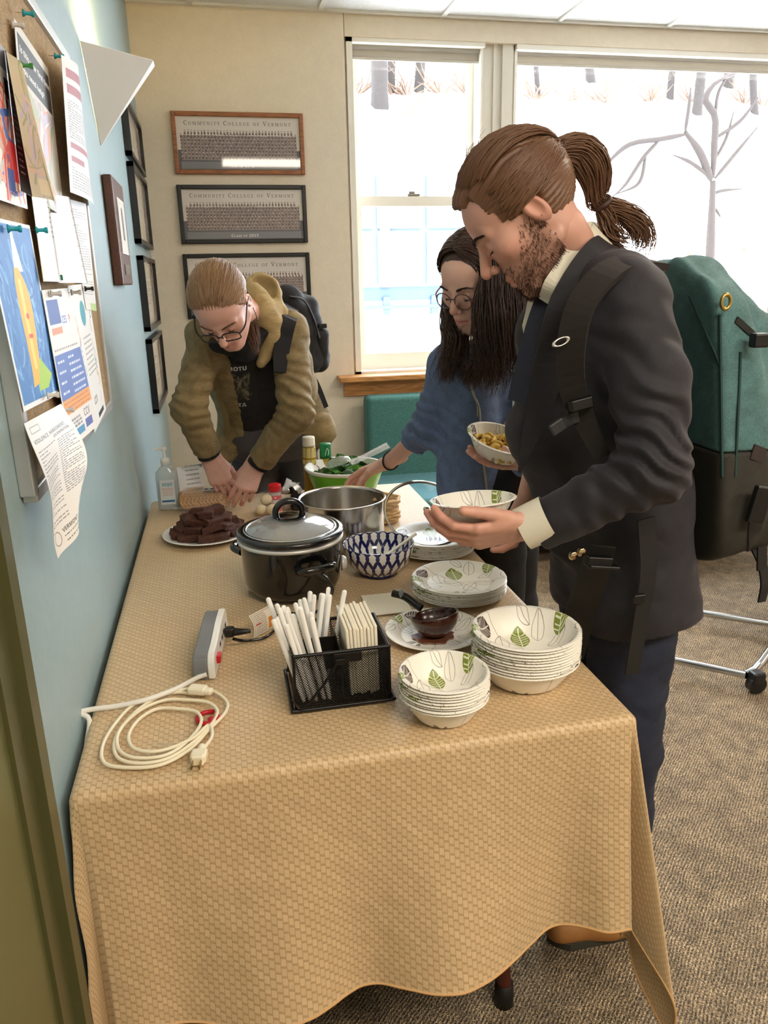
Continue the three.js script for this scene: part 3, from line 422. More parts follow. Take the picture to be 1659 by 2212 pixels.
{ // push pins
  const pinAt = (u, v, col, label, i) => { const p = PL(u, v, CBx + 0.004), t = thing('push_pin', label, 'push pin', p.toArray(), 'push pins in the cork board'); const m = mat(col, 0.25, { transmission: 0.15, thickness: 0 });
    part('head', lathe([[0, 0.022], [0.0045, 0.022], [0.0048, 0.019], [0.003, 0.016], [0.0027, 0.009], [0.0055, 0.006], [0.0055, 0.004], [0, 0.004]], 12).rotateZ(-Math.PI / 2).rotateY(0.25), m, t); part('needle', stick([-0.006, 0, 0], [0.006, 0, 0], 0.0006), mat('#cccccc', 0.2, { metalness: 1 }), t); };
  for (const [u, v] of [[42, 27], [112, 120], [8, 494], [70, 497]]) pinAt(u, v, '#1aa7b8', 'teal push pin holding papers on the cork board');
  pinAt(38, 140, '#3f9a4a', 'light green push pin through the cream booklet'); pinAt(105, 600, '#0d7a5e', 'dark green push pin at the foot of the laminated sheet'); pinAt(178, 624, '#0c1216', 'black push pin at the top of the doodle flyer');
  for (const [u, v] of [[18, 52], [102, 635], [148, 632], [130, 887], [95, 855]]) pinAt(u, v, '#d8d6d2', 'clear push pin holding a sheet on the cork board');
}
// ---------- bench under the window, chair and folding table base on the right ----------
{
  const x0 = P(790, 900, ZB + 0.15).x, x1 = 2.7, yt = P(850, 853, ZB + 0.15).y, t = thing('bench', 'teal upholstered bench standing under the window sill', 'bench', [(x0 + x1) / 2, 0, ZB + 0.35]), w = x1 - x0;
  const n = tnoise(200, 91), fab = (r, g, b) => mat('#ffffff', 0.85, { map: dataTex(256, 256, (u, v) => { const k = 0.82 + 0.3 * n(u * 0.3, v) + 0.08 * n(u, v * 0.3); return [r * k, g * k, b * k]; }), sheen: 0.4, sheenColor: new THREE.Color(0.5, 0.7, 0.7) });
  part('backrest', uvBox(rbox(w, yt - 0.36, 0.13, 0.03, 0, (yt + 0.36) / 2, -0.22), 3), fab(0.25, 0.44, 0.42), t);
  part('seat', uvBox(rbox(w, 0.13, 0.62, 0.035, 0, 0.385, 0.06), 3), fab(0.30, 0.50, 0.54), t);
  part('base', rbox(w - 0.06, 0.22, 0.5, 0.01, 0, 0.22, 0.02), mat('#3b3129', 0.5), t);
  for (const sx of [-1, 1]) for (const sz of [-0.18, 0.22]) part('leg', stick([sx * (w / 2 - 0.08), 0, sz], [sx * (w / 2 - 0.08), 0.12, sz], 0.018, 0.024, 10), mat('#2a211b', 0.5), t);
}
{
  const cr = mat('#c9ccd0', 0.18, { metalness: 1 }), bk = mat('#17181a', 0.4);
  const a = P(1421, 1414, -2.35), f0 = PT(1415, 1418, 0.06), f1 = PT(1610, 1458, 0.06), g0 = PT(1476, 1318, 0.06), g1 = PT(1650, 1345, 0.06);
  const e0 = f0.clone().lerp(f1, -0.9), h0 = g0.clone().lerp(g1, -0.8), h1 = g0.clone().lerp(g1, 1.35), f2 = f0.clone().lerp(f1, 1.12);
  const t = thing('folding_table', 'chrome legged folding table with black casters on the carpet', 'table', [f0.x, 0, f0.z]), L = (p) => p.clone().sub(V(f0.x, 0, f0.z));
  part('rail', stick(L(e0), L(f1), 0.014, 0.014, 12), cr, t); part('rail', stick(L(h0), L(h1), 0.014, 0.014, 12), cr, t);
  const top = V(lerp(f2.x, h1.x, 0.5) + 0.35, 0.72, lerp(f2.z, h1.z, 0.5));
  part('leg', tube([L(f1), L(f2.clone().add(V(0.04, 0.01, -0.05))), L(V(top.x - 0.05, 0.7, f2.z - 0.15))], 0.016, 16, 10), cr, t);
  part('leg', tube([L(h1), L(h1.clone().add(V(0.08, 0.02, -0.02))), L(V(top.x + 0.05, 0.7, h1.z - 0.1))], 0.016, 16, 10), cr, t);
  part('table_top', rbox(0.75, 0.03, 1.6, 0.01, top.x - f0.x + 0.15, 0.72, top.z - f0.z - 0.1), mat('#e6e4df', 0.4), t);
  for (const q of [f2, h1, e0, h0]) { const c = L(V(q.x, 0.034, q.z)); part('caster', [new THREE.CylinderGeometry(0.034, 0.034, 0.03, 20).rotateX(Math.PI / 2).translate(c.x, c.y, c.z), rbox(0.05, 0.05, 0.044, 0.01, c.x, c.y + 0.025, c.z)], bk, t); }
}
{
  const p = P(1672, 1105, -3.6), t = thing('stacking_chair', 'red plastic chair seat edge glimpsed beside the green backpack', 'chair', [p.x + 0.2, 0, -3.6]), red = mat('#a3202a', 0.4), cr = mat('#c9ccd0', 0.2, { metalness: 1 });
  part('seat', rbox(0.42, 0.03, 0.42, 0.014, 0, 0.45, 0), red, t); part('backrest', rbox(0.03, 0.3, 0.4, 0.014, -0.2, 0.72, 0), red, t);
  for (const sx of [-1, 1]) for (const sz of [-1, 1]) part('leg', stick([sx * 0.2, 0, sz * 0.2], [sx * 0.18, 0.44, sz * 0.18], 0.011), cr, t);
}
// ---------- buffet table and cloth ----------
const TX0 = -0.262, TX1 = 0.652, TZ0 = -1.075, TZ1 = -2.735;
{
  const t = thing('buffet_table', 'rectangular folding table under the beige cloth with brown legs', 'table', [(TX0 + TX1) / 2, 0, (TZ0 + TZ1) / 2]), w = TX1 - TX0, d = TZ0 - TZ1, br = mat('#4a1f12', 0.3), bk = mat('#0e0d0d', 0.5);
  part('table_top', rbox(w - 0.012, 0.03, d - 0.012, 0.01, 0, 0.723, 0), mat('#8a6a48', 0.5), t);
  for (const [x, z] of [[0.484, -1.19], [-0.09, -1.19], [0.484, -2.6], [-0.09, -2.6]]) {
    const q = (dx, y, dz = 0) => [x - t.position.x + dx, y, z - t.position.z + dz], s = z > -2 ? -1 : 1;
    part('leg', tube([q(0, 0.71, s * 0.12), q(-0.01, 0.35, s * 0.06), q(-0.004, 0.14, s * 0.01), q(0, 0.045)], 0.016, 16, 10), br, t);
    part('foot_cap', lathe([[0, 0], [0.02, 0], [0.021, 0.02], [0.019, 0.055], [0, 0.055]], 16).translate(...q(0, 0)), bk, t);
  }
}
const clothTex = canvasTex(512, 512, (x, w, h) => {
  x.fillStyle = '#b3956c'; x.fillRect(0, 0, w, h); const cw = w / 8, ch = h / 4; seed = 5;
  for (let i = 0; i < 8; i++) for (let j = -1; j < 5; j++) { const y = (j + (i % 2) * 0.5) * ch, g = rr(-5, 5); x.fillStyle = `rgb(${206 + g},${177 + g},${136 + g})`; x.beginPath(); x.moveTo(i * cw + 5, y + ch * 0.2); x.lineTo(i * cw + cw - 3, y + ch * 0.06); x.lineTo(i * cw + cw - 3, y + ch * 0.80); x.lineTo(i * cw + 5, y + ch * 0.94); x.fill(); }
  x.globalAlpha = 0.07; for (let i = 0; i < 4000; i++) { x.fillStyle = i % 2 ? '#fff' : '#604020'; x.fillRect(rr(0, w), rr(0, h), i % 3 ? 1 : 6, i % 3 ? 6 : 1); } x.globalAlpha = 1;
});
M.cloth = mat('#ffffff', 0.5, { map: clothTex, bumpMap: clothTex, bumpScale: 0.0006, sheen: 0.5, sheenColor: new THREE.Color(1, 0.9, 0.7) });
{
  const OL = 0.40, OR = 0.50, OF = 0.455, OB = 0.4, R = 0.014, top = 0.7415, cX0 = TX0, cX1 = TX1;
  const wave = (s) => 0.5 + 0.5 * Math.sin(s * 2 * Math.PI / 0.31 + 1.3) * (0.75 + 0.25 * Math.sin(s * 7));
  const hang = (d) => { const a = Math.min(d, R * Math.PI / 2) / R; return d < R * Math.PI / 2 ? [R * Math.sin(a), R * (1 - Math.cos(a)), 0] : [R, R + d - R * Math.PI / 2, d - R * Math.PI / 2]; };
  const f = (s, t) => {
    const cx = lerp(cX0 - OL, cX1 + OR, s), cz = lerp(TZ1 - OB, TZ0 + OF, t);
    const da = cx < cX0 ? cX0 - cx : cx > cX1 ? cx - cX1 : 0, db = cz > TZ0 ? cz - TZ0 : cz < TZ1 ? TZ1 - cz : 0, sx = cx < cX0 ? -1 : 1, sz = cz > TZ0 ? 1 : -1;
    const bx = clamp(cx, cX0, cX1), bz = clamp(cz, TZ1, TZ0);
    if (!da && !db) { const e = Math.min(cx - cX0, cX1 - cx, TZ0 - cz, cz - TZ1); return V(cx, top + (0.0015 * N3(cx * 6, 0, cz * 6) + 0.0008 * N3(cx * 22, 1, cz * 9)) * sm(0, 0.06, e), cz); }
    if (da && db) {
      const r = Math.hypot(da, db), th = Math.atan2(da, db) / (Math.PI / 2), [o, dr, L] = hang(r), right = sx > 0 && sz > 0;
      const k = right ? lerp(0.08, 0.0, th) + 0.19 * Math.exp(-Math.pow((th - 0.45) / 0.2, 2)) - 0.16 * Math.exp(-Math.pow((th - 0.12) / 0.13, 2)) : 0.05 + 0.13 * Math.exp(-Math.pow((th - 0.5) / 0.22, 2));
      const out = o + L * k, ang = right ? th * Math.PI / 2 : th * Math.PI / 2, fold = right ? 0.02 * Math.sin(th * 9) * (L / 0.5) : 0;
      let x = bx + sx * (out * Math.sin(ang) + fold), z = bz + sz * out * Math.cos(ang), y = top - dr + L * (1 - Math.sqrt(Math.max(0, 1 - k * k))) * 0.9 + (right ? 0.10 * L * Math.exp(-Math.pow((th - 0.12) / 0.14, 2)) : 0);
      x = Math.max(x, XL + 0.011 + 0.003 * Math.sin(y * 30)); return V(x, y, z);
    }
    if (db) {
      const [o, dr, L] = hang(db), g = L / 0.43, edge = sm(0, 0.12, cx - cX0) * sm(0, 0.05, cX1 - cx);
      const w = wave(cx) * edge; let out = o + L * (0.05 * (1 - edge)) + g * (0.02 + 0.055 * w) * (0.4 + 0.6 * g) + 0.004 * N3(cx * 9, dr * 5, 2) * Math.min(1, L * 9) + 0.0015 * N3(cx * 30, dr * 22, 4) * Math.min(1, L * 20);
      if (sz > 0) out += L * 0.03 * (1 - sm(0, 0.12, cX1 - cx)) - 0.05 * g * Math.exp(-Math.pow((cx - cX1 + 0.1) / 0.07, 2));
      return V(bx + 0.008 * g * Math.sin(cx * 21), top - dr + (sz > 0 ? 0.035 * g * sm(0.25, 0.0, cX1 - cx) + 0.022 * g * sm(0.25, 0, cx - cX0) : 0), bz + sz * out);
    }
    const [o, dr, L] = hang(da), g = L / 0.4; let x = bx + sx * (o + g * (0.008 + 0.02 * wave(cz * 1.2)) + 0.02 * L);
    x = Math.max(x, XL + 0.011 + 0.002 * Math.sin(cz * 40)); return V(x, top - dr, bz);
  };
  const wA = TX1 - TX0 + OL + OR, dA = TZ0 - TZ1 + OF + OB;
  const tc = thing('tablecloth', 'golden beige basket weave cloth draped over the buffet table', 'tablecloth');
  part('cloth', sheet(f, 300, 300, 0.0008, (s, t) => [s * wA / 0.068, t * dA / 0.068]), M.cloth, tc);
  const hem = []; for (let i = 0; i <= 400; i++) hem.push(f(i / 400, 1)); const hem2 = []; for (let i = 0; i <= 200; i++) { hem2.push(f(1, 1 - i / 200 * 0.6)); }
  const hm = mat('#c79c67', 0.6); part('hem', [new THREE.TubeGeometry(new THREE.CatmullRomCurve3(hem), 700, 0.0026, 6), new THREE.TubeGeometry(new THREE.CatmullRomCurve3(hem2), 300, 0.0026, 6)], hm, tc);
}
// ---------- paper plates and bowls ----------
const leafArt = (x, w) => {
  const leaf = (cx, cy, s, rot, col, vein) => { x.save(); x.translate(cx, cy); x.rotate(rot); x.fillStyle = col; x.beginPath(); x.moveTo(0, -s); x.bezierCurveTo(s * 0.75, -s * 0.6, s * 0.8, s * 0.5, 0, s); x.bezierCurveTo(-s * 0.8, s * 0.5, -s * 0.75, -s * 0.6, 0, -s); x.fill(); x.strokeStyle = vein; x.lineWidth = s * 0.07; x.beginPath(); x.moveTo(0, -s * 0.9); x.lineTo(0, s * 1.3); for (let k = -2; k < 3; k++) { x.moveTo(0, s * k * 0.28 + s * 0.15); x.lineTo(s * 0.48, s * k * 0.28 - s * 0.15); x.moveTo(0, s * k * 0.28 + s * 0.15); x.lineTo(-s * 0.48, s * k * 0.28 - s * 0.15); } x.stroke(); x.restore(); };
  const outline = (cx, cy, s, rot) => { x.save(); x.translate(cx, cy); x.rotate(rot); x.strokeStyle = '#6d6157'; x.lineWidth = w / 340; x.beginPath(); x.moveTo(0, -s); x.bezierCurveTo(s * 0.7, -s * 0.5, s * 0.6, s * 0.5, 0, s); x.bezierCurveTo(-s * 0.6, s * 0.5, -s * 0.7, -s * 0.5, 0, -s); x.moveTo(0, -s); x.lineTo(0, s); x.stroke(); x.restore(); };
  const g = '#7d8a2e', d = '#33211f', k = w / 512; x.save(); x.translate(w * 0.5, w * 0.42); x.scale(1.3, 1.3); x.translate(-w * 0.52, -w * 0.40);
  leaf(285 * k, 160 * k, 58 * k, 0.3, g, '#e7ead0'); leaf(95 * k, 175 * k, 44 * k, -0.8, g, '#e7ead0'); leaf(430 * k, 190 * k, 44 * k, 0.7, g, '#e7ead0'); leaf(155 * k, 130 * k, 38 * k, 0.9, d, '#e9e2da'); leaf(470 * k, 240 * k, 34 * k, 0.4, d, '#e9e2da');
  leaf(200 * k, 330 * k, 18 * k, 1.2, d, '#e9e2da'); leaf(230 * k, 345 * k, 14 * k, 0.2, d, '#e9e2da'); leaf(60 * k, 330 * k, 26 * k, 0.2, g, '#e7ead0'); leaf(330 * k, 440 * k, 30 * k, 1.4, d, '#e9e2da'); leaf(430 * k, 400 * k, 24 * k, 2, g, '#e7ead0');
  for (const [a, b, s, r] of [[210, 170, 50, 0.3], [240, 240, 40, -0.6], [360, 150, 45, 0.5], [390, 230, 36, 1.4], [350, 290, 40, 2.0], [280, 300, 46, 0.9], [150, 230, 40, -1], [100, 270, 38, 0.2], [440, 300, 36, 0.4], [130, 90, 30, 0.7], [330, 90, 32, -0.4]]) outline(a * k, b * k, s * k, r);
  x.strokeStyle = '#6d6157'; x.lineWidth = 1.6 * k; x.beginPath(); x.moveTo(100 * k, 120 * k); x.bezierCurveTo(220 * k, 320 * k, 320 * k, 180 * k, 420 * k, 340 * k); x.moveTo(180 * k, 60 * k); x.bezierCurveTo(260 * k, 200 * k, 300 * k, 300 * k, 300 * k, 420 * k); x.stroke(); x.restore();
};
const leafTex = canvasTex(1024, 1024, (x, w, h) => { x.fillStyle = '#f1ede2'; x.fillRect(0, 0, w, h); leafArt(x, w); });
M.paperPrint = mat('#ffffff', 0.38, { map: leafTex }); M.paper = mat('#f1ede2', 0.6);
function dish(prof, R, pleat = 0.0006, seg = 150) {   // closed lathe; planar print uv
  const g = lathe(prof, seg), p = g.attributes.position, uv = g.attributes.uv;
  for (let i = 0; i < p.count; i++) { const x = p.getX(i), z = p.getZ(i), r = Math.hypot(x, z), a = Math.atan2(z, x), q = 1 + (pleat / R) * Math.cos(a * 72) * sm(R * 0.66, R * 0.95, r); p.setXYZ(i, x * q, p.getY(i), z * q); uv.setXY(i, 0.5 + x / R / 2.1, 0.5 - z / R / 2.1); }
  g.computeVertexNormals(); return g;
}
const bowlProf = (R, rb, h) => [[0, 0], [rb * 0.96, 0], [rb * 1.02, 0.003], [lerp(rb, R, 0.55), h * 0.62], [R * 0.90, h * 0.93], [R * 0.93, h * 0.985], [R * 0.99, h * 0.962], [R, h * 0.972], [R * 0.99, h * 0.99], [R * 0.94, h * 1.02], [R * 0.895, h * 0.98], [lerp(rb, R, 0.53), h * 0.64], [rb, 0.006], [rb * 0.9, 0.0025], [0, 0.002]];
const plateProf = (R) => [[0, 0], [R * 0.66, 0], [R * 0.70, 0.002], [R * 0.82, 0.0115], [R * 0.955, 0.0158], [R * 0.998, 0.0152], [R, 0.0164], [R * 0.96, 0.0175], [R * 0.82, 0.0135], [R * 0.69, 0.004], [R * 0.65, 0.002], [0, 0.002]];
const bigBowl = dish(bowlProf(0.102, 0.066, 0.05), 0.102), smallBowl = dish(bowlProf(0.0795, 0.05, 0.043), 0.0795), plateG = dish(plateProf(0.114), 0.114, 0.0003, 90);
function stack(name, geo, at, n, pitch, top, rest, group, cat, rot) {
  seed = Math.round(at.x * 1000); for (let i = 0; i < n; i++) { const m = one(name, geo, M.paperPrint, i === n - 1 ? top : rest, cat, i === n - 1 ? undefined : group); m.position.set(at.x + (i && i < n - 1 ? rr(-0.0012, 0.0012) : 0), TY - 0.001 + i * pitch, at.z + (i && i < n - 1 ? rr(-0.0012, 0.0012) : 0)); m.rotation.y = i === n - 1 ? rot : rot + rr(-1, 1); }
}
stack('paper_bowl', bigBowl, PT(1133, 1462), 11, 0.0056, 'large leaf patterned paper bowl topping the tall bowl stack', 'large white paper bowl nested within the tall bowl stack', 'stacked large paper bowls', 'bowl', 0.1);
stack('paper_bowl', smallBowl, PT(959, 1540), 9, 0.0052, 'small leaf patterned paper bowl topping the low bowl stack', 'small white paper bowl nested within the low bowl stack', 'stacked small paper bowls', 'bowl', 0.35);
stack('paper_plate', plateG, PT(991, 1283), 9, 0.0038, 'leaf patterned paper plate topping the stack beyond the ladle', 'paper plate within the stack beyond the ladle', 'stacked paper plates beyond the ladle', 'plate', 0.2);
const lidStack = PT(937, 1190);
stack('paper_plate', plateG, lidStack, 10, 0.0040, 'paper plate directly under the glass pot lid', 'paper plate within the stack under the glass lid', 'stacked plates under the glass lid', 'plate', 0.2);
{ const m = one('paper_plate', plateG, M.paperPrint, 'single leaf patterned paper plate holding the sauce ladle', 'plate'); const p = PT(938, 1370); m.position.set(p.x, TY - 0.001, p.z); m.rotation.y = -0.5; m.scale.setScalar(0.93); }
{ // ladle
  const p = PT(938, 1376), y = TY + 0.008, t = thing('soup_ladle', 'ladle coated with dark sauce, black handle with a grey inset', 'ladle', [p.x - 0.004, y, p.z]);
  const cupProf = []; for (let i = 0; i <= 10; i++) { const a = i / 10 * Math.PI * 0.5; cupProf.push([0.046 * Math.sin(a), 0.046 - 0.046 * Math.cos(a)]); } for (let i = 10; i >= 0; i--) { const a = i / 10 * Math.PI * 0.5; cupProf.push([0.043 * Math.sin(a), 0.046 - 0.043 * Math.cos(a)]); }
  const sauce = mat('#3a150b', 0.25, { clearcoat: 0.7, clearcoatRoughness: 0.15 });
  part('cup', lathe(cupProf, 40).translate(0, -0.046, 0).rotateZ(0.12).rotateX(-0.22).scale(1.12, 1.08, 1.12).translate(0.004, 0.046, 0), sauce, t, 'dark sauce coated cup');
  const a = V(-0.026, 0.056, -0.03), b = P(848, 1281, p.z - 0.06).sub(t.position);
  part('handle', tube([a.clone().add(V(0.008, -0.004, 0.008)), a, a.clone().lerp(b, 0.5).add(V(0, 0.006, 0)), b], 0.0085, 30, 10), mat('#101214', 0.35), t);
  part('inset', new THREE.SphereGeometry(0.006, 12, 8).scale(1, 1.8, 1).translate(...a.clone().lerp(b, 0.72).add(V(0.003, 0.008, 0.006)).toArray()), mat('#8d979c', 0.3, { metalness: 0.6 }), t);
  const pts = []; for (let i = 0; i < 26; i++) { const th = i / 26 * 6.283; pts.push(new THREE.Vector2(Math.cos(th) * (0.042 + 0.014 * N3(i * 0.7, 1, 2)), Math.sin(th) * (0.034 + 0.014 * N3(i * 0.7, 5, 2)))); }
  one('sauce_spill', new THREE.ExtrudeGeometry(new THREE.Shape(pts), { depth: 0.0012, bevelEnabled: true, bevelSize: 0.001, bevelThickness: 0.0008, curveSegments: 6 }).rotateX(-Math.PI / 2).translate(p.x - 0.004, TY + 0.003, p.z + 0.004), mat('#7a4a34', 0.12, { clearcoat: 1 }), 'thin brown sauce pooled under the ladle on the plate', 'sauce');
}
// ---------- wire caddy with cutlery and napkins ----------
{
  const fl = PT(640, 1537), fr = PT(843, 1512), w = fr.x - fl.x, z0 = (fl.z + fr.z) / 2, d = 0.142, h = 0.108, bk = mat('#141314', 0.35, { metalness: 0.4 });
  const t = thing('wire_caddy', 'black wire mesh caddy with straws and napkins near the table end', 'caddy', [fl.x, TY, z0]);
  const rim = 0.0034, frame = (y, g) => [stick([-g, y, g], [w + g, y, g], rim), stick([-g, y, -d - g], [w + g, y, -d - g], rim), stick([-g, y, g], [-g, y, -d - g], rim), stick([w + g, y, g], [w + g, y, -d - g], rim)];
  part('top_rim', frame(h, 0), bk, t); part('base_rim', frame(0.005, 0.007), bk, t);
  parts('corner_post', [[0, 0], [w, 0], [0, -d], [w, -d]].map(([x, z]) => stick([x, 0.005, z], [x, h, z], 0.0026)), bk, t);
  const panel = (o, ux, uy, W_, H_, s = 0.0048) => { const L = [], a = V(...o), U = V(...ux), Y = V(...uy), q = (u, v) => a.clone().addScaledVector(U, u).addScaledVector(Y, v); for (let k = -H_; k < W_; k += s) { const u0 = Math.max(k, 0), v0 = u0 - k, u1 = Math.min(k + H_, W_), v1 = u1 - k; if (u1 > u0) { L.push({ pts: [q(u0, v0), q(u1, v1)], r: 0.0008, tip: 1 }); L.push({ pts: [q(u0, H_ - v0), q(u1, H_ - v1)], r: 0.0008, tip: 1 }); } } return strands(L, 4, 1); };
  part('mesh_front', panel([0, 0.005, 0], [1, 0, 0], [0, 1, 0], w, h - 0.005), bk, t); part('mesh_back', panel([0, 0.005, -d], [1, 0, 0], [0, 1, 0], w, h - 0.005), bk, t);
  part('mesh_side', panel([0, 0.005, 0], [0, 0, -1], [0, 1, 0], d, h - 0.005), bk, t); part('mesh_side', panel([w, 0.005, 0], [0, 0, -1], [0, 1, 0], d, h - 0.005), bk, t);
  part('mesh_bottom', panel([0, 0.005, 0], [1, 0, 0], [0, 0, -1], w, d), bk, t);
  const dv = w * 0.5; part('divider', [span(dv - 0.001, dv + 0.001, 0.006, h - 0.002, -d, 0), span(0, dv, h * 0.35, h - 0.004, -d * 0.52 - 0.0008, -d * 0.52 + 0.0008)], bk, t);
  part('clip', [rbox(0.05, 0.018, 0.004, 0.001, dv + 0.01, h - 0.01, 0.004), rbox(0.018, 0.012, 0.006, 0.001, dv - 0.004, h - 0.016, 0.007)], bk, t);
  part('handle', tube([[dv - 0.006, h - 0.012, 0.008], [dv * 0.5, h * 0.42, 0.012], [0.006, 0.012, 0.012], [-0.007, 0.03, 0.004]], 0.0024, 20, 8), bk, t);
  const wh = mat('#f3f1ec', 0.35), kg = (() => { const g = new THREE.CapsuleGeometry(0.0045, 0.17, 4, 10).scale(1, 1, 0.62).translate(0, 0.09, 0), p = g.attributes.position; for (let i = 0; i < p.count; i++) { const k = 0.8 + 0.25 * sm(0.06, 0.17, p.getY(i)); p.setX(i, p.getX(i) * k); } g.computeVertexNormals(); return g; })();
  seed = 21; for (let i = 0; i < 19; i++) { const m = one('plastic_knife', kg, wh, 'white plastic cutlery handle bunched in the caddy front pocket', 'cutlery', 'cutlery in the front pocket'); const a = (i % 5) / 4, b = Math.floor(i / 5) / 4; m.position.set(fl.x + 0.018 + a * 0.045 + rr(-0.003, 0.003), TY + 0.009, z0 - 0.012 - b * 0.052 + rr(-0.002, 0.002)); m.rotation.set(rr(-0.02, -0.12) - b * 0.1, rr(-0.6, 0.6), 0.16 + 0.12 * (1 - a) + rr(-0.04, 0.04)); m.scale.y = rr(0.9, 1.06); }
  for (let i = 0; i < 7; i++) { const m = one('plastic_fork', kg, wh, 'white plastic cutlery handle standing in the caddy rear pocket', 'cutlery', 'cutlery in the rear pocket'); m.position.set(fl.x + 0.03 + (i % 4) * 0.013, TY + 0.009, z0 - d * 0.62 - Math.floor(i / 4) * 0.02); m.rotation.set(-0.08, rr(-0.6, 0.6), -0.12 - 0.03 * (i % 4) + rr(-0.03, 0.03)); m.scale.y = rr(0.92, 1.05); }
  const ng = rbox(0.0060, 0.132, 0.116, 0.0022), nap = mat('#efe7d2', 0.85);
  for (let i = 0; i < 9; i++) { const m = one('paper_napkin', ng, nap, 'cream paper napkin filed upright in the wire caddy', 'napkin', 'napkins in the caddy'); m.position.set(fl.x + dv + 0.017 + i * 0.0062, TY + 0.072 + (i % 3) * 0.002, z0 - d / 2 - 0.006 + rr(-0.003, 0.003)); m.rotation.z = 0.05 - i * 0.004; }
  const fp = PT(838, 1312); one('paper_napkin', rbox(0.10, 0.003, 0.12, 0.0015, fp.x, TY + 0.0012, fp.z - 0.02), nap, 'folded napkin lying flat between the caddy and ladle handle', 'napkin');
}
// ---------- cookware ----------
const glassClear = mat('#ffffff', 0.03, { transmission: 1, thickness: 0, ior: 1.45 });
{
  const p = PT(634, 1272), t = thing('slow_cooker', 'round black slow cooker with glass lid and looped handle', 'slow cooker', [p.x, TY, p.z]); t.scale.set(1.04, 1.07, 1.04);
  const bk = mat('#0b0b0c', 0.16, { clearcoat: 0.6, clearcoatRoughness: 0.1 }), ch = mat('#d6d4cf', 0.35, { metalness: 0.3 }), R = 0.121;
  part('body', lathe([[0, 0.006], [0.09, 0.006], [0.104, 0.012], [0.112, 0.03], [R - 0.002, 0.128], [R - 0.006, 0.132], [0, 0.132]], 72), bk, t);
  for (let i = 0; i < 4; i++) { const a = i * Math.PI / 2 + 0.7; part('foot', lathe([[0, 0], [0.01, 0], [0.011, 0.008], [0, 0.009]], 12).translate(0.075 * Math.cos(a), 0, 0.075 * Math.sin(a)), bk, t); }
  part('trim_ring', lathe([[R - 0.006, 0.126], [R + 0.002, 0.126], [R + 0.003, 0.133], [R - 0.004, 0.134]], 72), ch, t);
  part('crock_rim', lathe([[R - 0.012, 0.132], [R - 0.001, 0.133], [R + 0.004, 0.142], [R + 0.002, 0.150], [R - 0.012, 0.152], [R - 0.016, 0.145]], 72), bk, t);
  const lidP = part('lid', lathe([[0, 0.178], [0.03, 0.1765], [0.06, 0.171], [0.088, 0.161], [0.104, 0.1515], [0.104, 0.149], [0.088, 0.158], [0.06, 0.168], [0.03, 0.1735], [0, 0.175]], 60), mat('#ffffff', 0.06, { transmission: 0.85, thickness: 0, ior: 1.5 }), t, 'steamed glass dome');
  part('lid_ring', lathe([[0.102, 0.148], [0.1085, 0.1485], [0.109, 0.152], [0.104, 0.1535], [0.101, 0.151]], 60), mat('#c8ccce', 0.15, { metalness: 1 }), lidP);
  part('lid_handle', [tube([[-0.031, 0.176, 0.003], [-0.03, 0.196, 0.002], [-0.014, 0.211, 0], [0.014, 0.211, 0], [0.03, 0.196, -0.002], [0.031, 0.176, -0.003]], 0.0078, 30, 12), lathe([[0, 0.174], [0.03, 0.172], [0.037, 0.174], [0.036, 0.178], [0.012, 0.181], [0, 0.181]], 30)], bk, lidP);
  for (const s of [0.35, Math.PI + 0.9]) part('side_handle', [tube([[-0.04, 0.088, R - 0.006], [-0.034, 0.094, R + 0.022], [0.034, 0.094, R + 0.022], [0.04, 0.088, R - 0.006]], 0.009, 24, 10)].map((g) => g.scale(1, 1, 1).rotateY(s)), bk, t);
  part('dial', lathe([[0, 0], [0.018, 0], [0.018, 0.006], [0.012, 0.014], [0, 0.015]], 24).rotateZ(-Math.PI / 2).rotateY(-0.15).translate(R - 0.006, 0.06, 0.018), ch, t, 'pale control knob');
  part('food', lathe([[0, 0.118], [0.1, 0.118], [0.1, 0.112], [0, 0.11]], 40), mat('#1c110a', 0.5), t);
  // mains lead with tag and plug
  const q = (u, v, y = 0.004) => PT(u, v, TY + y).sub(t.position).divide(t.scale);
  const cdp = part('cord', tube([V(0.02, 0.07, R - 0.004), V(0.05, 0.085, R + 0.012), V(0.075, 0.05, R + 0.03), V(0.03, 0.006, R + 0.045), q(606, 1325), q(596, 1358), q(570, 1378), q(545, 1383), q(520, 1384, 0.012), q(504, 1380, 0.022)], 0.0032, 60, 8), bk, t);
  const tg = sheet((s, u) => { const a = q(548 + 48 * s - 8 * u, 1378 - 22 * s, 0.004), r = a.clone(); r.y += u * 0.048 + 0.004 * s; r.x += 0.006 * Math.sin(u * 3); return r; }, 8, 8, 0.0004);
  part('warning_tag', tg, mat('#ffffff', 0.5, { map: canvasTex(256, 256, (x, w, h) => { x.fillStyle = '#e9dfcd'; x.fillRect(0, 0, w, h); x.strokeStyle = '#6d5a48'; x.lineWidth = 4; x.strokeRect(14, 14, w - 28, h - 28); x.fillStyle = '#d9862e'; x.fillRect(w * 0.66, h * 0.42, w * 0.26, h * 0.5); seed = 3; lines(x, 26, w * 0.6, 30, h - 30, 12, '#5b4a3c', 6); x.fillStyle = '#b8362a'; x.fillRect(26, 120, 60, 14); }) }), cdp, 'printed paper tag');
}
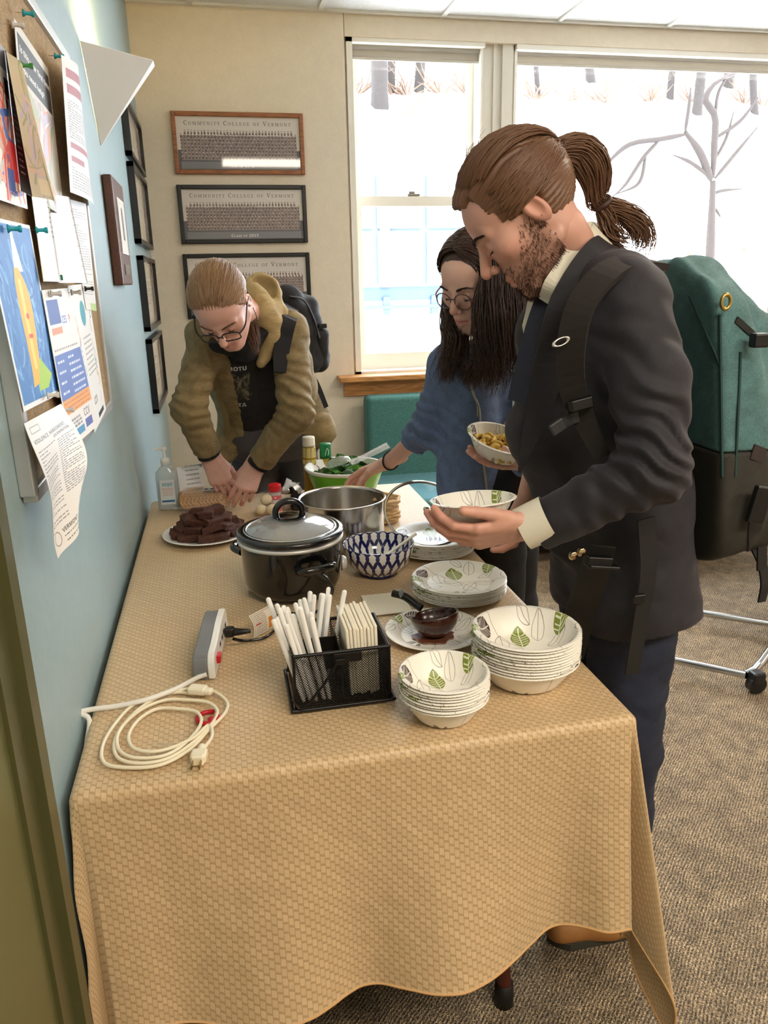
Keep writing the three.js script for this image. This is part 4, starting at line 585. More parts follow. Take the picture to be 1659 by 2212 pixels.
{
  const p = PT(742, 1176), t = thing('steel_pot', 'tall stainless steel pot with cheese residue inside', 'pot', [p.x, TY, p.z]), R = 0.119, h = 0.143, n = tnoise(64, 7);
  const st = mat('#cfcac2', 0.2, { metalness: 1 });
  part('body', lathe([[0, 0], [R - 0.012, 0], [R - 0.003, 0.006], [R, 0.016], [R, h - 0.006], [R + 0.006, h - 0.003], [R + 0.007, h], [R + 0.002, h + 0.001], [R - 0.003, h - 0.006], [R - 0.003, 0.012], [R - 0.02, 0.004], [0, 0.004]], 72), st, t);
  const L = []; seed = 33; for (let i = 0; i < 26; i++) { const a = rr(2.6, 6.8), y = rr(h * 0.35, h * 0.9), r = R - 0.0045; L.push({ pts: [V(Math.cos(a) * r, y, Math.sin(a) * r), V(Math.cos(a + 0.04) * r, y + rr(-0.006, 0.006), Math.sin(a + 0.04) * r), V(Math.cos(a + 0.1) * r, y + rr(-0.012, 0.006), Math.sin(a + 0.1) * r)], r: 0.0013 }); }
  part('cheese_streaks', strands(L, 5, 5), mat('#e5c98a', 0.5), t); part('food', lathe([[0, 0.03], [R - 0.004, 0.026], [R - 0.004, 0.02], [0, 0.02]], 40), mat('#c9a964', 0.5), t);
}
{ // glass lid resting tilted on the plate stack
  const R = 0.117, t = thing('pot_lid', 'round glass pot lid with steel rim leaning on stacked plates', 'lid', [lidStack.x - 0.018, TY + 0.108, lidStack.z - 0.022]);
  const g = (x) => x.rotateX(0.62).rotateZ(-0.05);
  part('glass', g(lathe([[0, 0.012], [0.05, 0.0095], [0.09, 0.0035], [R - 0.004, -0.002], [R - 0.004, -0.004], [0.09, 0.0012], [0.05, 0.007], [0, 0.0095]], 60)), glassClear, t);
  part('rim', g(lathe([[R - 0.005, -0.005], [R + 0.001, -0.004], [R + 0.002, 0], [R - 0.004, 0.0012]], 60)), mat('#b9b4aa', 0.2, { metalness: 1 }), t);
  part('knob_screw', g(new THREE.SphereGeometry(0.009, 16, 10).scale(1, 0.7, 1).translate(0, 0.014, 0)), mat('#c9c4ba', 0.2, { metalness: 1 }), t);
  part('print', g(sheet((s, u) => V(-0.032 + 0.064 * s, 0.0049 - 0.0012 * (1 - u), 0.082 + 0.026 * (1 - u)), 4, 2)), mat('#777470', 0.6, { alphaMap: canvasTex(256, 96, (x, w, h) => { x.fillStyle = '#000'; x.fillRect(0, 0, w, h); x.translate(w, h); x.rotate(Math.PI); x.fillStyle = '#fff'; x.font = '64px sans-serif'; x.fillText('Y e d i', 24, 70); }, false), transparent: true }), t);
  const L = []; seed = 8; for (let i = 0; i < 150; i++) { const a = rr(0, 6.283), r = rr(0.01, 0.1); L.push(new THREE.SphereGeometry(rr(0.0007, 0.0018), 6, 4).scale(1, 0.5, 1).translate(Math.cos(a) * r, 0.0125 - r * r * 1.25, Math.sin(a) * r)); }
  part('condensation', g(join(L)), glassClear, t).userData.kind = 'stuff';
}
{ // blue patterned bowl
  const p = PT(818, 1236), R = 0.094, h = 0.082, t = thing('ceramic_bowl', 'blue and white wave patterned ceramic bowl with serving spoon', 'bowl', [p.x, TY, p.z]);
  const prof = [[0.046, 0], [0.05, 0], [0.05, 0.006], [0.062, 0.014], [0.08, 0.034], [0.09, 0.06], [R, h], [R - 0.003, h + 0.001], [R - 0.006, h - 0.002], [0.085, 0.06], [0.075, 0.036], [0.058, 0.018], [0.03, 0.011], [0, 0.010]];
  const tex = canvasTex(1024, 512, (x, w, h2) => {
    x.fillStyle = '#ecebe6'; x.fillRect(0, 0, w, h2); const bl = '#1a2160', n = 22, dx = w / n;
    for (let r = 0; r < 8; r++) { const y = h2 * (0.05 + r / 8 * 0.95), sh_ = r % 2 ? dx / 2 : 0; x.strokeStyle = bl; x.lineWidth = 15; x.beginPath(); for (let i = -1; i <= n * 8; i++) { const px = i / 8 * dx, py = y + Math.sin((px + sh_) / dx * 6.283) * 14; i < 0 ? x.moveTo(px, py) : x.lineTo(px, py); } x.stroke();
      for (let i = -1; i <= n; i++) { x.fillStyle = bl; x.beginPath(); x.ellipse(i * dx + dx * 0.25 + sh_, y + 30, 9, 17, 0, 0, 7); x.fill(); } }
    x.fillStyle = bl; x.fillRect(0, h2 * 0.455, w, 24);
  });
  part('bowl', lathe(prof, 72), mat('#ffffff', 0.12, { map: tex, clearcoat: 0.6 }), t); part('foot_ring', lathe([[0.044, 0.0002], [0.0505, 0.0002], [0.051, 0.006], [0.046, 0.006]], 48), mat('#171d55', 0.2), t);
  const s = thing('serving_spoon', 'white plastic spoon resting in the blue patterned bowl', 'spoon', [p.x, TY, p.z]);
  part('handle', tube([V(-0.02, 0.03, 0.01), V(0.03, 0.052, 0.0), V(0.105, 0.094, -0.01)], 0.004, 16, 8), mat('#ece8dc', 0.4), s); part('cup', new THREE.SphereGeometry(0.019, 16, 10).scale(1.3, 0.4, 0.9).translate(-0.03, 0.026, 0.012), mat('#ece8dc', 0.4), s);
  const L = []; seed = 4; for (let i = 0; i < 150; i++) { const a = rr(0, 6.28), r = 0.052 * Math.sqrt(rnd()), b = rr(0, 6.28), c = V(p.x + 0.012 + Math.cos(a) * r, TY + 0.028 + rr(0, 0.014) * (1 - r / 0.06), p.z + Math.sin(a) * r); L.push({ pts: [c, c.clone().add(V(0.006 * Math.cos(b), rr(0, 0.003), 0.006 * Math.sin(b))), c.clone().add(V(0.012 * Math.cos(b), 0, 0.012 * Math.sin(b)))], r: 0.0013, tip: 0.9 }); }
  L.push({ pts: [V(p.x, TY + 0.012, p.z), V(p.x, TY + 0.02, p.z), V(p.x, TY + 0.03, p.z)], r: 0.04, tip: 0.9 });
  const m = one('grated_cheese', strands(L, 6, 4), mat('#e8d290', 0.6), 'pale shredded cheese in the blue patterned bowl', 'cheese'); m.userData.kind = 'stuff';
}
{ // green salad bowl, leaves, clear server
  const p = PT(746, 1048); p.z = Math.max(p.z, -2.56); p.x = P(746, 1040, p.z).x; const R = 0.137, h = 0.124;
  const t = thing('salad_bowl', 'bright green mixing bowl with white inside full of salad', 'bowl', [p.x, TY, p.z]);
  part('outside', lathe([[0, 0], [0.07, 0], [0.078, 0.004], [0.108, 0.045], [R - 0.004, h - 0.012], [R - 0.007, h - 0.012], [0.1, 0.045], [0.06, 0.006], [0, 0.005]], 60), mat('#5fae26', 0.3, { clearcoat: 0.4 }), t);
  part('inside', lathe([[0, 0.0055], [0.06, 0.0065], [0.1, 0.041], [R - 0.007, h - 0.012], [R - 0.002, h - 0.013], [R + 0.003, h - 0.004], [R, h], [R - 0.008, h - 0.002], [0.1, 0.046], [0.05, 0.011], [0, 0.01]], 60), mat('#eceeea', 0.3), t);
  const leafG = (() => sheet((s, u) => { const w = 0.02 * Math.sin(Math.PI * Math.pow(u, 0.8)) + 0.0008, a = (s - 0.5) * 2; return V(a * w, 0.006 * Math.sin(u * 3) + 0.005 * a * a + 0.003 * Math.sin(a * 4 + u * 9), (u - 0.5) * 0.062); }, 8, 10, 0.0005))();
  const lm = ['#2e5a1c', '#3d7526', '#5b9334', '#274d1a'].map((c) => mat(c, 0.5)), stem = mat('#7a2334', 0.5); seed = 51;
  for (let i = 0; i < 46; i++) { const a = rr(0, 6.28), r = 0.098 * Math.sqrt(rnd()), m = one('salad_leaf', leafG, lm[i % 4], 'small green spinach leaf in the salad bowl', 'leaf', 'salad leaves'); m.position.set(p.x + Math.cos(a) * r, TY + 0.078 + 0.035 * (1 - r / 0.11) + rr(0, 0.012), p.z + Math.sin(a) * r); m.rotation.set(rr(-0.8, 0.8), rr(0, 6.28), rr(-0.6, 0.6)); m.scale.setScalar(rr(0.8, 1.25)); }
  for (const [u, v, rz] of [[738, 997, 1.2], [722, 1005, 1.0], [765, 1000, 0.8]]) { const m = one('salad_leaf', leafG, lm[1], 'small green spinach leaf in the salad bowl', 'leaf', 'salad leaves'); m.position.copy(P(u, v, p.z - 0.02)); m.rotation.set(rz, 0.4, 0.2); }
  const q = (u, v, dz) => P(u, v, p.z + dz).sub(V(p.x, TY, p.z)), sv = thing('salad_server', 'clear plastic salad spoon lying in the green bowl', 'spoon', [p.x, TY, p.z]), cl = mat('#ffffff', 0.1, { transmission: 0.8, thickness: 0, ior: 1.45 });
  part('cup', new THREE.SphereGeometry(0.04, 24, 14, 0, 6.283, 0, 1.7).scale(1.15, 0.5, 0.85).rotateZ(0.25).translate(...q(730, 1000, 0.03).toArray()), cl, sv);
  part('handle', [ribbon([q(757, 1000, 0.02), q(790, 986, 0.0), q(838, 962, -0.02)].map((v) => v.toArray()), [0.03, 0.022, 0.03], 0.004, [[0, 1, 0.4]]), stick(q(757, 998, 0.02), q(836, 958, -0.02), 0.004)], cl, sv);
  one('chard_stalk', strands([{ pts: [P(683, 1004, p.z + 0.06), P(692, 1014, p.z + 0.07), P(698, 1022, p.z + 0.07)], r: 0.0016 }], 6, 6), stem, 'thin red stem sticking out of the salad', 'stem');
}
// ---------- far end: sanitizer, cookies, brownies, seasonings ----------
{
  const p = PT(362, 1066), t = thing('sanitizer_bottle', 'clear pump bottle of hand sanitizer against the blue wall', 'bottle', [Math.max(p.x, XL + 0.05), TY, -2.62]); t.position.x = P(362, 1050, -2.62).x;
  const sec = (w, d, y) => [w, d, y], g = sheet((s, u) => { const a = s * 6.2832, prof = [[0.034, 0.021, 0], [0.036, 0.023, 0.006], [0.036, 0.023, 0.11], [0.034, 0.021, 0.128], [0.022, 0.016, 0.143], [0.013, 0.013, 0.15], [0.013, 0.013, 0.158]], k = u * 6, i = Math.min(5, Math.floor(k)), f = k - i, q = [0, 1, 2].map((j) => lerp(prof[i][j], prof[i + 1][j], f)), c = Math.cos(a), z = Math.sin(a), n = Math.pow(Math.pow(Math.abs(c), 3) + Math.pow(Math.abs(z), 3), -1 / 3); return V(q[0] * c * n, q[2], q[1] * z * n); }, 40, 36);
  part('bottle', g, mat('#e8eef0', 0.12, { transmission: 0.55, thickness: 0, ior: 1.4 }), t); part('gel', [sheet((s, u) => { const a = s * 6.2832, c = Math.cos(a), z = Math.sin(a), n = Math.pow(Math.pow(Math.abs(c), 3) + Math.pow(Math.abs(z), 3), -1 / 3), k = [0.9, 0.94, 0.94, 0.0][Math.min(3, Math.floor(u * 3.99))]; return V(0.034 * c * n * k, [0.003, 0.004, 0.095, 0.095][Math.min(3, Math.floor(u * 3.99))], 0.021 * z * n * k); }, 32, 3)], mat('#d9e4e8', 0.3, { transmission: 0.6, thickness: 0 }), t);
  const pw = mat('#eeedE8', 0.4); part('pump', [lathe([[0, 0.155], [0.015, 0.155], [0.015, 0.173], [0.009, 0.176], [0.006, 0.178], [0.0045, 0.2], [0.009, 0.203], [0.009, 0.212], [0, 0.214]], 20), tube([[0, 0.209, 0], [-0.02, 0.21, 0.004], [-0.03, 0.206, 0.006]], 0.004, 10, 8)], pw, t);
  part('label', sheet((s, u) => V(-0.024 + 0.048 * s, 0.02 + 0.085 * u, 0.0234), 2, 2, 0.0003), mat('#ffffff', 0.4, { map: canvasTex(256, 420, (x, w, h) => { x.fillStyle = '#dfe5e6'; x.fillRect(0, 0, w, h); x.fillStyle = '#2f93a8'; x.font = 'bold 72px sans-serif'; x.fillText('GOJO', 40, 100); x.fillStyle = '#d8776a'; x.font = 'bold 26px sans-serif'; x.fillText('HAND SANITIZER', 20, 160); seed = 6; lines(x, 40, 220, 180, 260, 4, '#d8877a', 8); x.fillStyle = '#2a6f9e'; x.fillRect(16, 345, w - 32, 34); }) }), t);
}
{
  const c = P(408, 1000, -2.71), m = mat('#ffffff', 0.6, { map: canvasTex(256, 256, (x, w, h) => { x.fillStyle = '#e8e8e8'; x.fillRect(0, 0, w, h); seed = 61; lines(x, 80, 220, 110, 190, 6, '#9a9a9e', 5); }) });
  const t = one('tent_card', sheet((s, u) => V(-0.045 + 0.09 * s, 0.125 * (1 - Math.abs(u * 2 - 1)), 0.02 * (1 - u * 2)), 4, 8, 0.0006), m, 'white folded ingredient card standing behind the sanitizer', 'card'); t.position.set(c.x, TY, -2.705); t.rotation.y = 0.35;
  const b = P(424, 1036, -2.655), bs = thing('wicker_basket', 'small tan wicker basket tucked behind the cookie box', 'basket', [b.x, TY, -2.655]), wk = mat('#c79a5c', 0.7), L = [];
  for (let k = 0; k < 7; k++) { const y = 0.004 + k * 0.007, r = 0.032 + k * 0.0014; const pts = []; for (let i = 0; i <= 40; i++) { const a = i / 40 * 6.2832; pts.push(V(Math.cos(a) * (r + 0.0025 * Math.cos(a * 10 + k * Math.PI)), y, Math.sin(a) * (r + 0.0025 * Math.cos(a * 10 + k * Math.PI)))); } L.push(new THREE.TubeGeometry(new THREE.CatmullRomCurve3(pts), 60, 0.0042, 6)); }
  part('weave', L, wk, bs); part('bottom', lathe([[0, 0.001], [0.031, 0.001], [0.031, 0.005], [0, 0.005]], 24), wk, bs);
}
{ // cookies in a clear clamshell
  const p = PT(445, 1098), z = p.z, X = p.x, W_ = 0.17, D = 0.12, Hh = 0.055, cl = mat('#ffffff', 0.06, { transmission: 0.92, thickness: 0, ior: 1.4 });
  const t = thing('cookie_clamshell', 'clear plastic clamshell box of cookies with a white label', 'food box', [X, TY, z]);
  t.rotation.y = -0.08;
  const shell = (y0, y1, k0, k1) => sheet((s, u) => { const a = s * 6.2832, c = Math.cos(a), q = Math.sin(a), n = Math.pow(Math.pow(Math.abs(c), 8) + Math.pow(Math.abs(q), 8), -1 / 8), e = lerp(k0, k1, Math.min(1, u * 1.25)) * (u > 0.8 ? (1 - u) / 0.2 : 1); return V(W_ / 2 * c * n * e, lerp(y0, y1, Math.min(1, u * 1.25)), D / 2 * q * n * e); }, 64, 10);
  part('tray', [shell(0.024, 0.001, 1, 0.9)], cl, t); part('lid', [shell(0.026, Hh + 0.01, 1, 0.84)], cl, t); part('flange', [span(-W_ / 2 - 0.012, W_ / 2 + 0.016, 0.0235, 0.0255, D / 2 - 0.002, D / 2 + 0.016), span(W_ / 2 - 0.003, W_ / 2 + 0.02, 0.0235, 0.0255, -D / 2, D / 2)], cl, t);
  part('label', rbox(0.062, 0.0008, 0.038, 0.0003, 0.028, Hh + 0.0115, -0.006), mat('#ffffff', 0.4, { map: canvasTex(256, 128, (x, w, h) => { x.fillStyle = '#efefec'; x.fillRect(0, 0, w, h); x.fillStyle = '#17181a'; x.fillRect(8, 40, 130, 70); x.fillStyle = '#efefec'; x.fillRect(60, 60, 40, 26); seed = 2; lines(x, 150, 240, 40, 100, 5, '#8a8a8a', 5); }) }), t);
  const ck = (() => { const g = lathe([[0, 0], [0.024, 0.0005], [0.0275, 0.004], [0.025, 0.0085], [0.012, 0.0105], [0, 0.0105]], 24), q = g.attributes.position; for (let i = 0; i < q.count; i++) { const k = 1 + 0.06 * N3(q.getX(i) * 60, q.getY(i) * 60, q.getZ(i) * 60); q.setXYZ(i, q.getX(i) * k, q.getY(i) * k, q.getZ(i) * k); } g.computeVertexNormals(); return g; })();
  const n = tnoise(24, 77), cm = mat('#ffffff', 0.8, { map: dataTex(128, 128, (u, v) => { const k = 0.8 + 0.3 * n(u, v); return n(u * 2, v * 2) > 0.82 ? [0.25, 0.14, 0.08] : [0.80 * k, 0.60 * k, 0.36 * k]; }) }); seed = 71;
  for (let r = 0; r < 2; r++) for (let i = 0; i < 11; i++) { const m = one('cookie', ck, cm, 'small round golden cookie inside the clear clamshell', 'cookie', 'cookies in the clamshell'); m.position.set(X - 0.066 + i * 0.0125, TY + 0.032, z + (r ? 0.027 : -0.028)); m.rotation.order = 'YZX'; m.rotation.set(0, -0.75 + rr(-0.1, 0.1), -1.05 + rr(-0.1, 0.1)); }
}
{ // brownies on a plate
  const p = PT(447, 1158), R = 0.13, X = p.x, Z = p.z;
  const pl = one('dinner_plate', lathe([[0, 0], [R * 0.6, 0], [R * 0.66, 0.003], [R, 0.014], [R * 1.005, 0.016], [R * 0.98, 0.017], [R * 0.66, 0.006], [R * 0.6, 0.004], [0, 0.004]], 60), mat('#f0eeea', 0.2, { clearcoat: 0.4 }), 'white round plate piled with brownies', 'plate'); pl.position.set(X, TY, Z);
  const n = tnoise(48, 88), bm = mat('#ffffff', 0.6, { map: dataTex(128, 128, (u, v) => { const k = 0.7 + 0.6 * n(u, v); return [0.32 * k, 0.17 * k, 0.11 * k]; }), bumpMap: dataTex(128, 128, (u, v) => [n(u * 2, v * 2)], false), bumpScale: 0.003 });
  const variants = [0, 1, 2, 3].map((k) => { const g = new RoundedBoxGeometry(0.056, 0.021, 0.046, 5, 0.0025), q = g.attributes.position; for (let i = 0; i < q.count; i++) { const x = q.getX(i), y = q.getY(i), z = q.getZ(i), e = 0.0075; q.setXYZ(i, x + e * N3(x * 70 + k * 9, y * 70, z * 70), y + e * 0.8 * N3(x * 60, y * 60 + k * 5, z * 60), z + e * N3(x * 70, y * 70, z * 70 + k * 7)); } g.computeVertexNormals(); return uvBox(g, 12); });
  seed = 81; const lay = [[0, 11, 0.078], [0.019, 8, 0.058], [0.038, 6, 0.04], [0.056, 3, 0.02]]; let c = 0;
  for (const [y, k, r] of lay) for (let i = 0; i < k; i++) { const a = i / k * 6.283 + y * 30 + rr(-0.15, 0.15), m = one('brownie', variants[c++ % 4], bm, 'dark chocolate brownie square piled on the white plate', 'brownie', 'brownies on the plate'); m.position.set(X + 0.004 + Math.cos(a) * r * 1.12, TY + 0.019 + y + rr(0, 0.004), Z + Math.sin(a) * r * 0.95); m.rotation.set(rr(-0.3, 0.3), rr(0, 3.1), rr(-0.35, 0.35)); }
  { const m = one('brownie', variants[1], bm, 'dark chocolate brownie square piled on the white plate', 'brownie', 'brownies on the plate'); m.position.set(X, TY + 0.025, Z); }
}
{ // bread rolls in a plastic bag
  const p = P(580, 1045, -2.45), t = thing('roll_bag', 'twisted clear plastic bag of pale rolls by the bent person', 'bag', [p.x, TY, -2.45]);
  const f = (x, y, z) => Math.min(ell(x, y, z, 0, 0.038, 0, 0.062, 0.042, 0.05), 9) + 0.006 * N3(x * 30, y * 30, z * 30);
  part('bag', surf((x, y, z) => smin(f(x, y, z), cap(x, y, z, [0.03, 0.06, 0, 0.05, 0.09, 0, 0.014, 0.006]), 0.02), [-0.09, -0.01, -0.08], [0.1, 0.12, 0.08], 0.005), mat('#ffffff', 0.1, { transmission: 0.94, thickness: 0, ior: 1.3 }), t);
  part('bag_neck', [0, 1, 2, 3, 4].map((i) => ribbon([[0.045, 0.078, 0], [0.06 + i * 0.006, 0.1, 0.006 * (i - 2)], [0.07 + i * 0.008, 0.108 - i * 0.008, 0.014 * (i - 2)]], [0.006, 0.012, 0.02], 0.0006, [[0, 0.5, 1]])), mat('#ffffff', 0.1, { transmission: 0.85, thickness: 0 }), t);
  const rm = mat('#d6c39c', 0.7); for (const [x, y, z, r] of [[-0.03, 0.024, 0.015, 0.4], [0.006, 0.024, 0.02, 0.2], [-0.012, 0.024, -0.02, 1], [0.024, 0.026, -0.012, 0.6], [-0.01, 0.054, 0.004, 0.3]]) { const m = one('bread_roll', new THREE.SphereGeometry(0.02, 18, 12).scale(1, 0.85, 0.7), rm, 'pale round roll inside the twisted plastic bag', 'roll', 'rolls in the bag'); m.position.set(p.x + x, TY + y, -2.45 + z); m.rotation.y = r; }
}
{ // seasonings
  const at = (u, v, z) => P(u, v, z);
  const a = PT(597, 1108), A = thing('spice_jar', 'red capped clear spice jar with red label bands', 'jar', [a.x, TY, a.z]), gl = mat('#f3ece6', 0.1, { transmission: 0.6, thickness: 0 }), red = mat('#c3161c', 0.35);
  const jr = part('jar', lathe([[0, 0.001], [0.0195, 0.001], [0.0205, 0.004], [0.0205, 0.066], [0.017, 0.074], [0.017, 0.078], [0, 0.078]], 28), gl, A); part('salt', lathe([[0, 0.002], [0.0185, 0.003], [0.0185, 0.062], [0, 0.062]], 20), mat('#eee6de', 0.8), jr);
  part('cap', lathe([[0, 0.075], [0.0205, 0.075], [0.021, 0.078], [0.021, 0.096], [0.0195, 0.099], [0, 0.1]], 28), red, A);
  const lb = part('label', [lathe([[0.0208, 0.010], [0.021, 0.010], [0.021, 0.036], [0.0208, 0.036]], 28), lathe([[0.0208, 0.05], [0.021, 0.05], [0.021, 0.064], [0.0208, 0.064]], 28)], red, A);
  part('print', [0.02, 0.054].map((y) => sheet((s, u) => { const k = -0.45 + 0.9 * s; return V(Math.sin(k) * 0.0213, y + 0.008 * u, Math.cos(k) * 0.0213); }, 8, 1)), mat('#ffffff', 0.5, { alphaMap: canvasTex(128, 32, (x, w, h) => { x.fillStyle = '#000'; x.fillRect(0, 0, w, h); x.fillStyle = '#fff'; x.font = 'bold 26px serif'; x.fillText('McC', 30, 26); }, false), transparent: true }), lb);
  const b = PT(620, 1101), B = thing('glass_shaker', 'small glass shaker with a metal screw cap', 'shaker', [b.x, TY, b.z]); part('glass', lathe([[0, 0], [0.019, 0], [0.0195, 0.004], [0.017, 0.05], [0.0175, 0.058], [0.0155, 0.058], [0.015, 0.006], [0, 0.005]], 8), mat('#ffffff', 0.04, { transmission: 1, thickness: 0, ior: 1.45 }), B); part('cap', lathe([[0, 0.058], [0.0185, 0.058], [0.0185, 0.07], [0.014, 0.077], [0, 0.079]], 28), mat('#a9a6a0', 0.25, { metalness: 1 }), B); part('pepper', lathe([[0, 0.006], [0.0145, 0.006], [0.015, 0.03], [0, 0.031]], 8), mat('#8a7a66', 0.9), B);
  const c = PT(641, 1099); one('pepper_grinder', lathe([[0, 0], [0.019, 0], [0.0195, 0.003], [0.0175, 0.03], [0.0165, 0.055], [0.0185, 0.058], [0.0185, 0.085], [0.016, 0.09], [0.008, 0.092], [0, 0.092]], 28), mat('#151314', 0.35), 'black pepper grinder beside the glass shaker', 'grinder').position.set(c.x, TY, c.z);
  const o = at(671, 1030, -2.58), O = thing('dressing_bottle', 'golden salad dressing bottle with a white cap', 'bottle', [o.x, TY, -2.58]); O.scale.y = 1.36; O.position.z = -2.66; O.position.x = P(669, 1000, -2.66).x; part('bottle', lathe([[0, 0], [0.023, 0], [0.024, 0.004], [0.024, 0.10], [0.0215, 0.118], [0.021, 0.13], [0, 0.13]], 30), mat('#c89a18', 0.12, { transmission: 0.4, thickness: 0 }), O);
  part('label', lathe([[0.0242, 0.085], [0.0246, 0.085], [0.0225, 0.128], [0.0218, 0.128]], 30), mat('#ffffff', 0.45, { map: canvasTex(256, 64, (x, w, h) => { x.fillStyle = '#d9c77c'; x.fillRect(0, 0, w, h); x.strokeStyle = '#8a7030'; x.lineWidth = 4; for (let i = 0; i < 5; i++) { x.beginPath(); x.ellipse(20 + i * 56, 34, 16, 20, 0.4, 0, 7); x.stroke(); } }) }), O); part('cap', lathe([[0, 0.13], [0.0215, 0.13], [0.022, 0.134], [0.022, 0.152], [0.02, 0.155], [0, 0.156]], 30), mat('#e9e4cf', 0.4), O);
  const g = at(703, 1010, -2.70), G = thing('dressing_bottle', 'dressing bottle with a green shrink cap behind the salad', 'bottle', [g.x, TY, -2.69]); G.scale.y = 1.16; G.position.x = P(703, 980, -2.69).x; part('bottle', lathe([[0, 0], [0.022, 0], [0.023, 0.004], [0.023, 0.09], [0.02, 0.11], [0, 0.112]], 30), mat('#c7a83a', 0.12, { transmission: 0.4, thickness: 0 }), G); part('cap', lathe([[0, 0.108], [0.0205, 0.108], [0.021, 0.115], [0.02, 0.15], [0.019, 0.153], [0, 0.154]], 30), mat('#0f7a45', 0.3), G); part('emblem', tube([[-0.004, 0.118, 0.0208], [0.004, 0.14, 0.0204], [0.009, 0.13, 0.0188], [0.006, 0.118, 0.0204]], 0.0011, 16, 6), mat('#e8efe8', 0.5), G);
}
{ // straw trivet and paper under the pot
  const p = PT(842, 1140), t = thing('straw_basket', 'tan straw basket wedged between the steel pot and glass lid', 'basket', [p.x - 0.012, TY, p.z - 0.09]), wk = mat('#d3aa6b', 0.7), L = []; seed = 14;
  for (let k = 0; k < 9; k++) { const r = 0.058 + 0.003 * Math.sin(k), y = 0.006 + k * 0.008, pts = []; for (let i = 0; i <= 36; i++) { const a = i / 36 * 6.2832; pts.push(V(Math.cos(a) * (r + 0.003 * Math.cos(a * 9 + k * 3.14)), y + 0.002 * Math.sin(a * 5 + k), Math.sin(a) * (r + 0.003 * Math.cos(a * 9 + k * 3.14)))); } L.push(new THREE.TubeGeometry(new THREE.CatmullRomCurve3(pts), 50, 0.005, 6)); }
  part('weave', L, wk, t); part('bottom', lathe([[0, 0.001], [0.056, 0.001], [0.056, 0.006], [0, 0.006]], 24), wk, t);
}
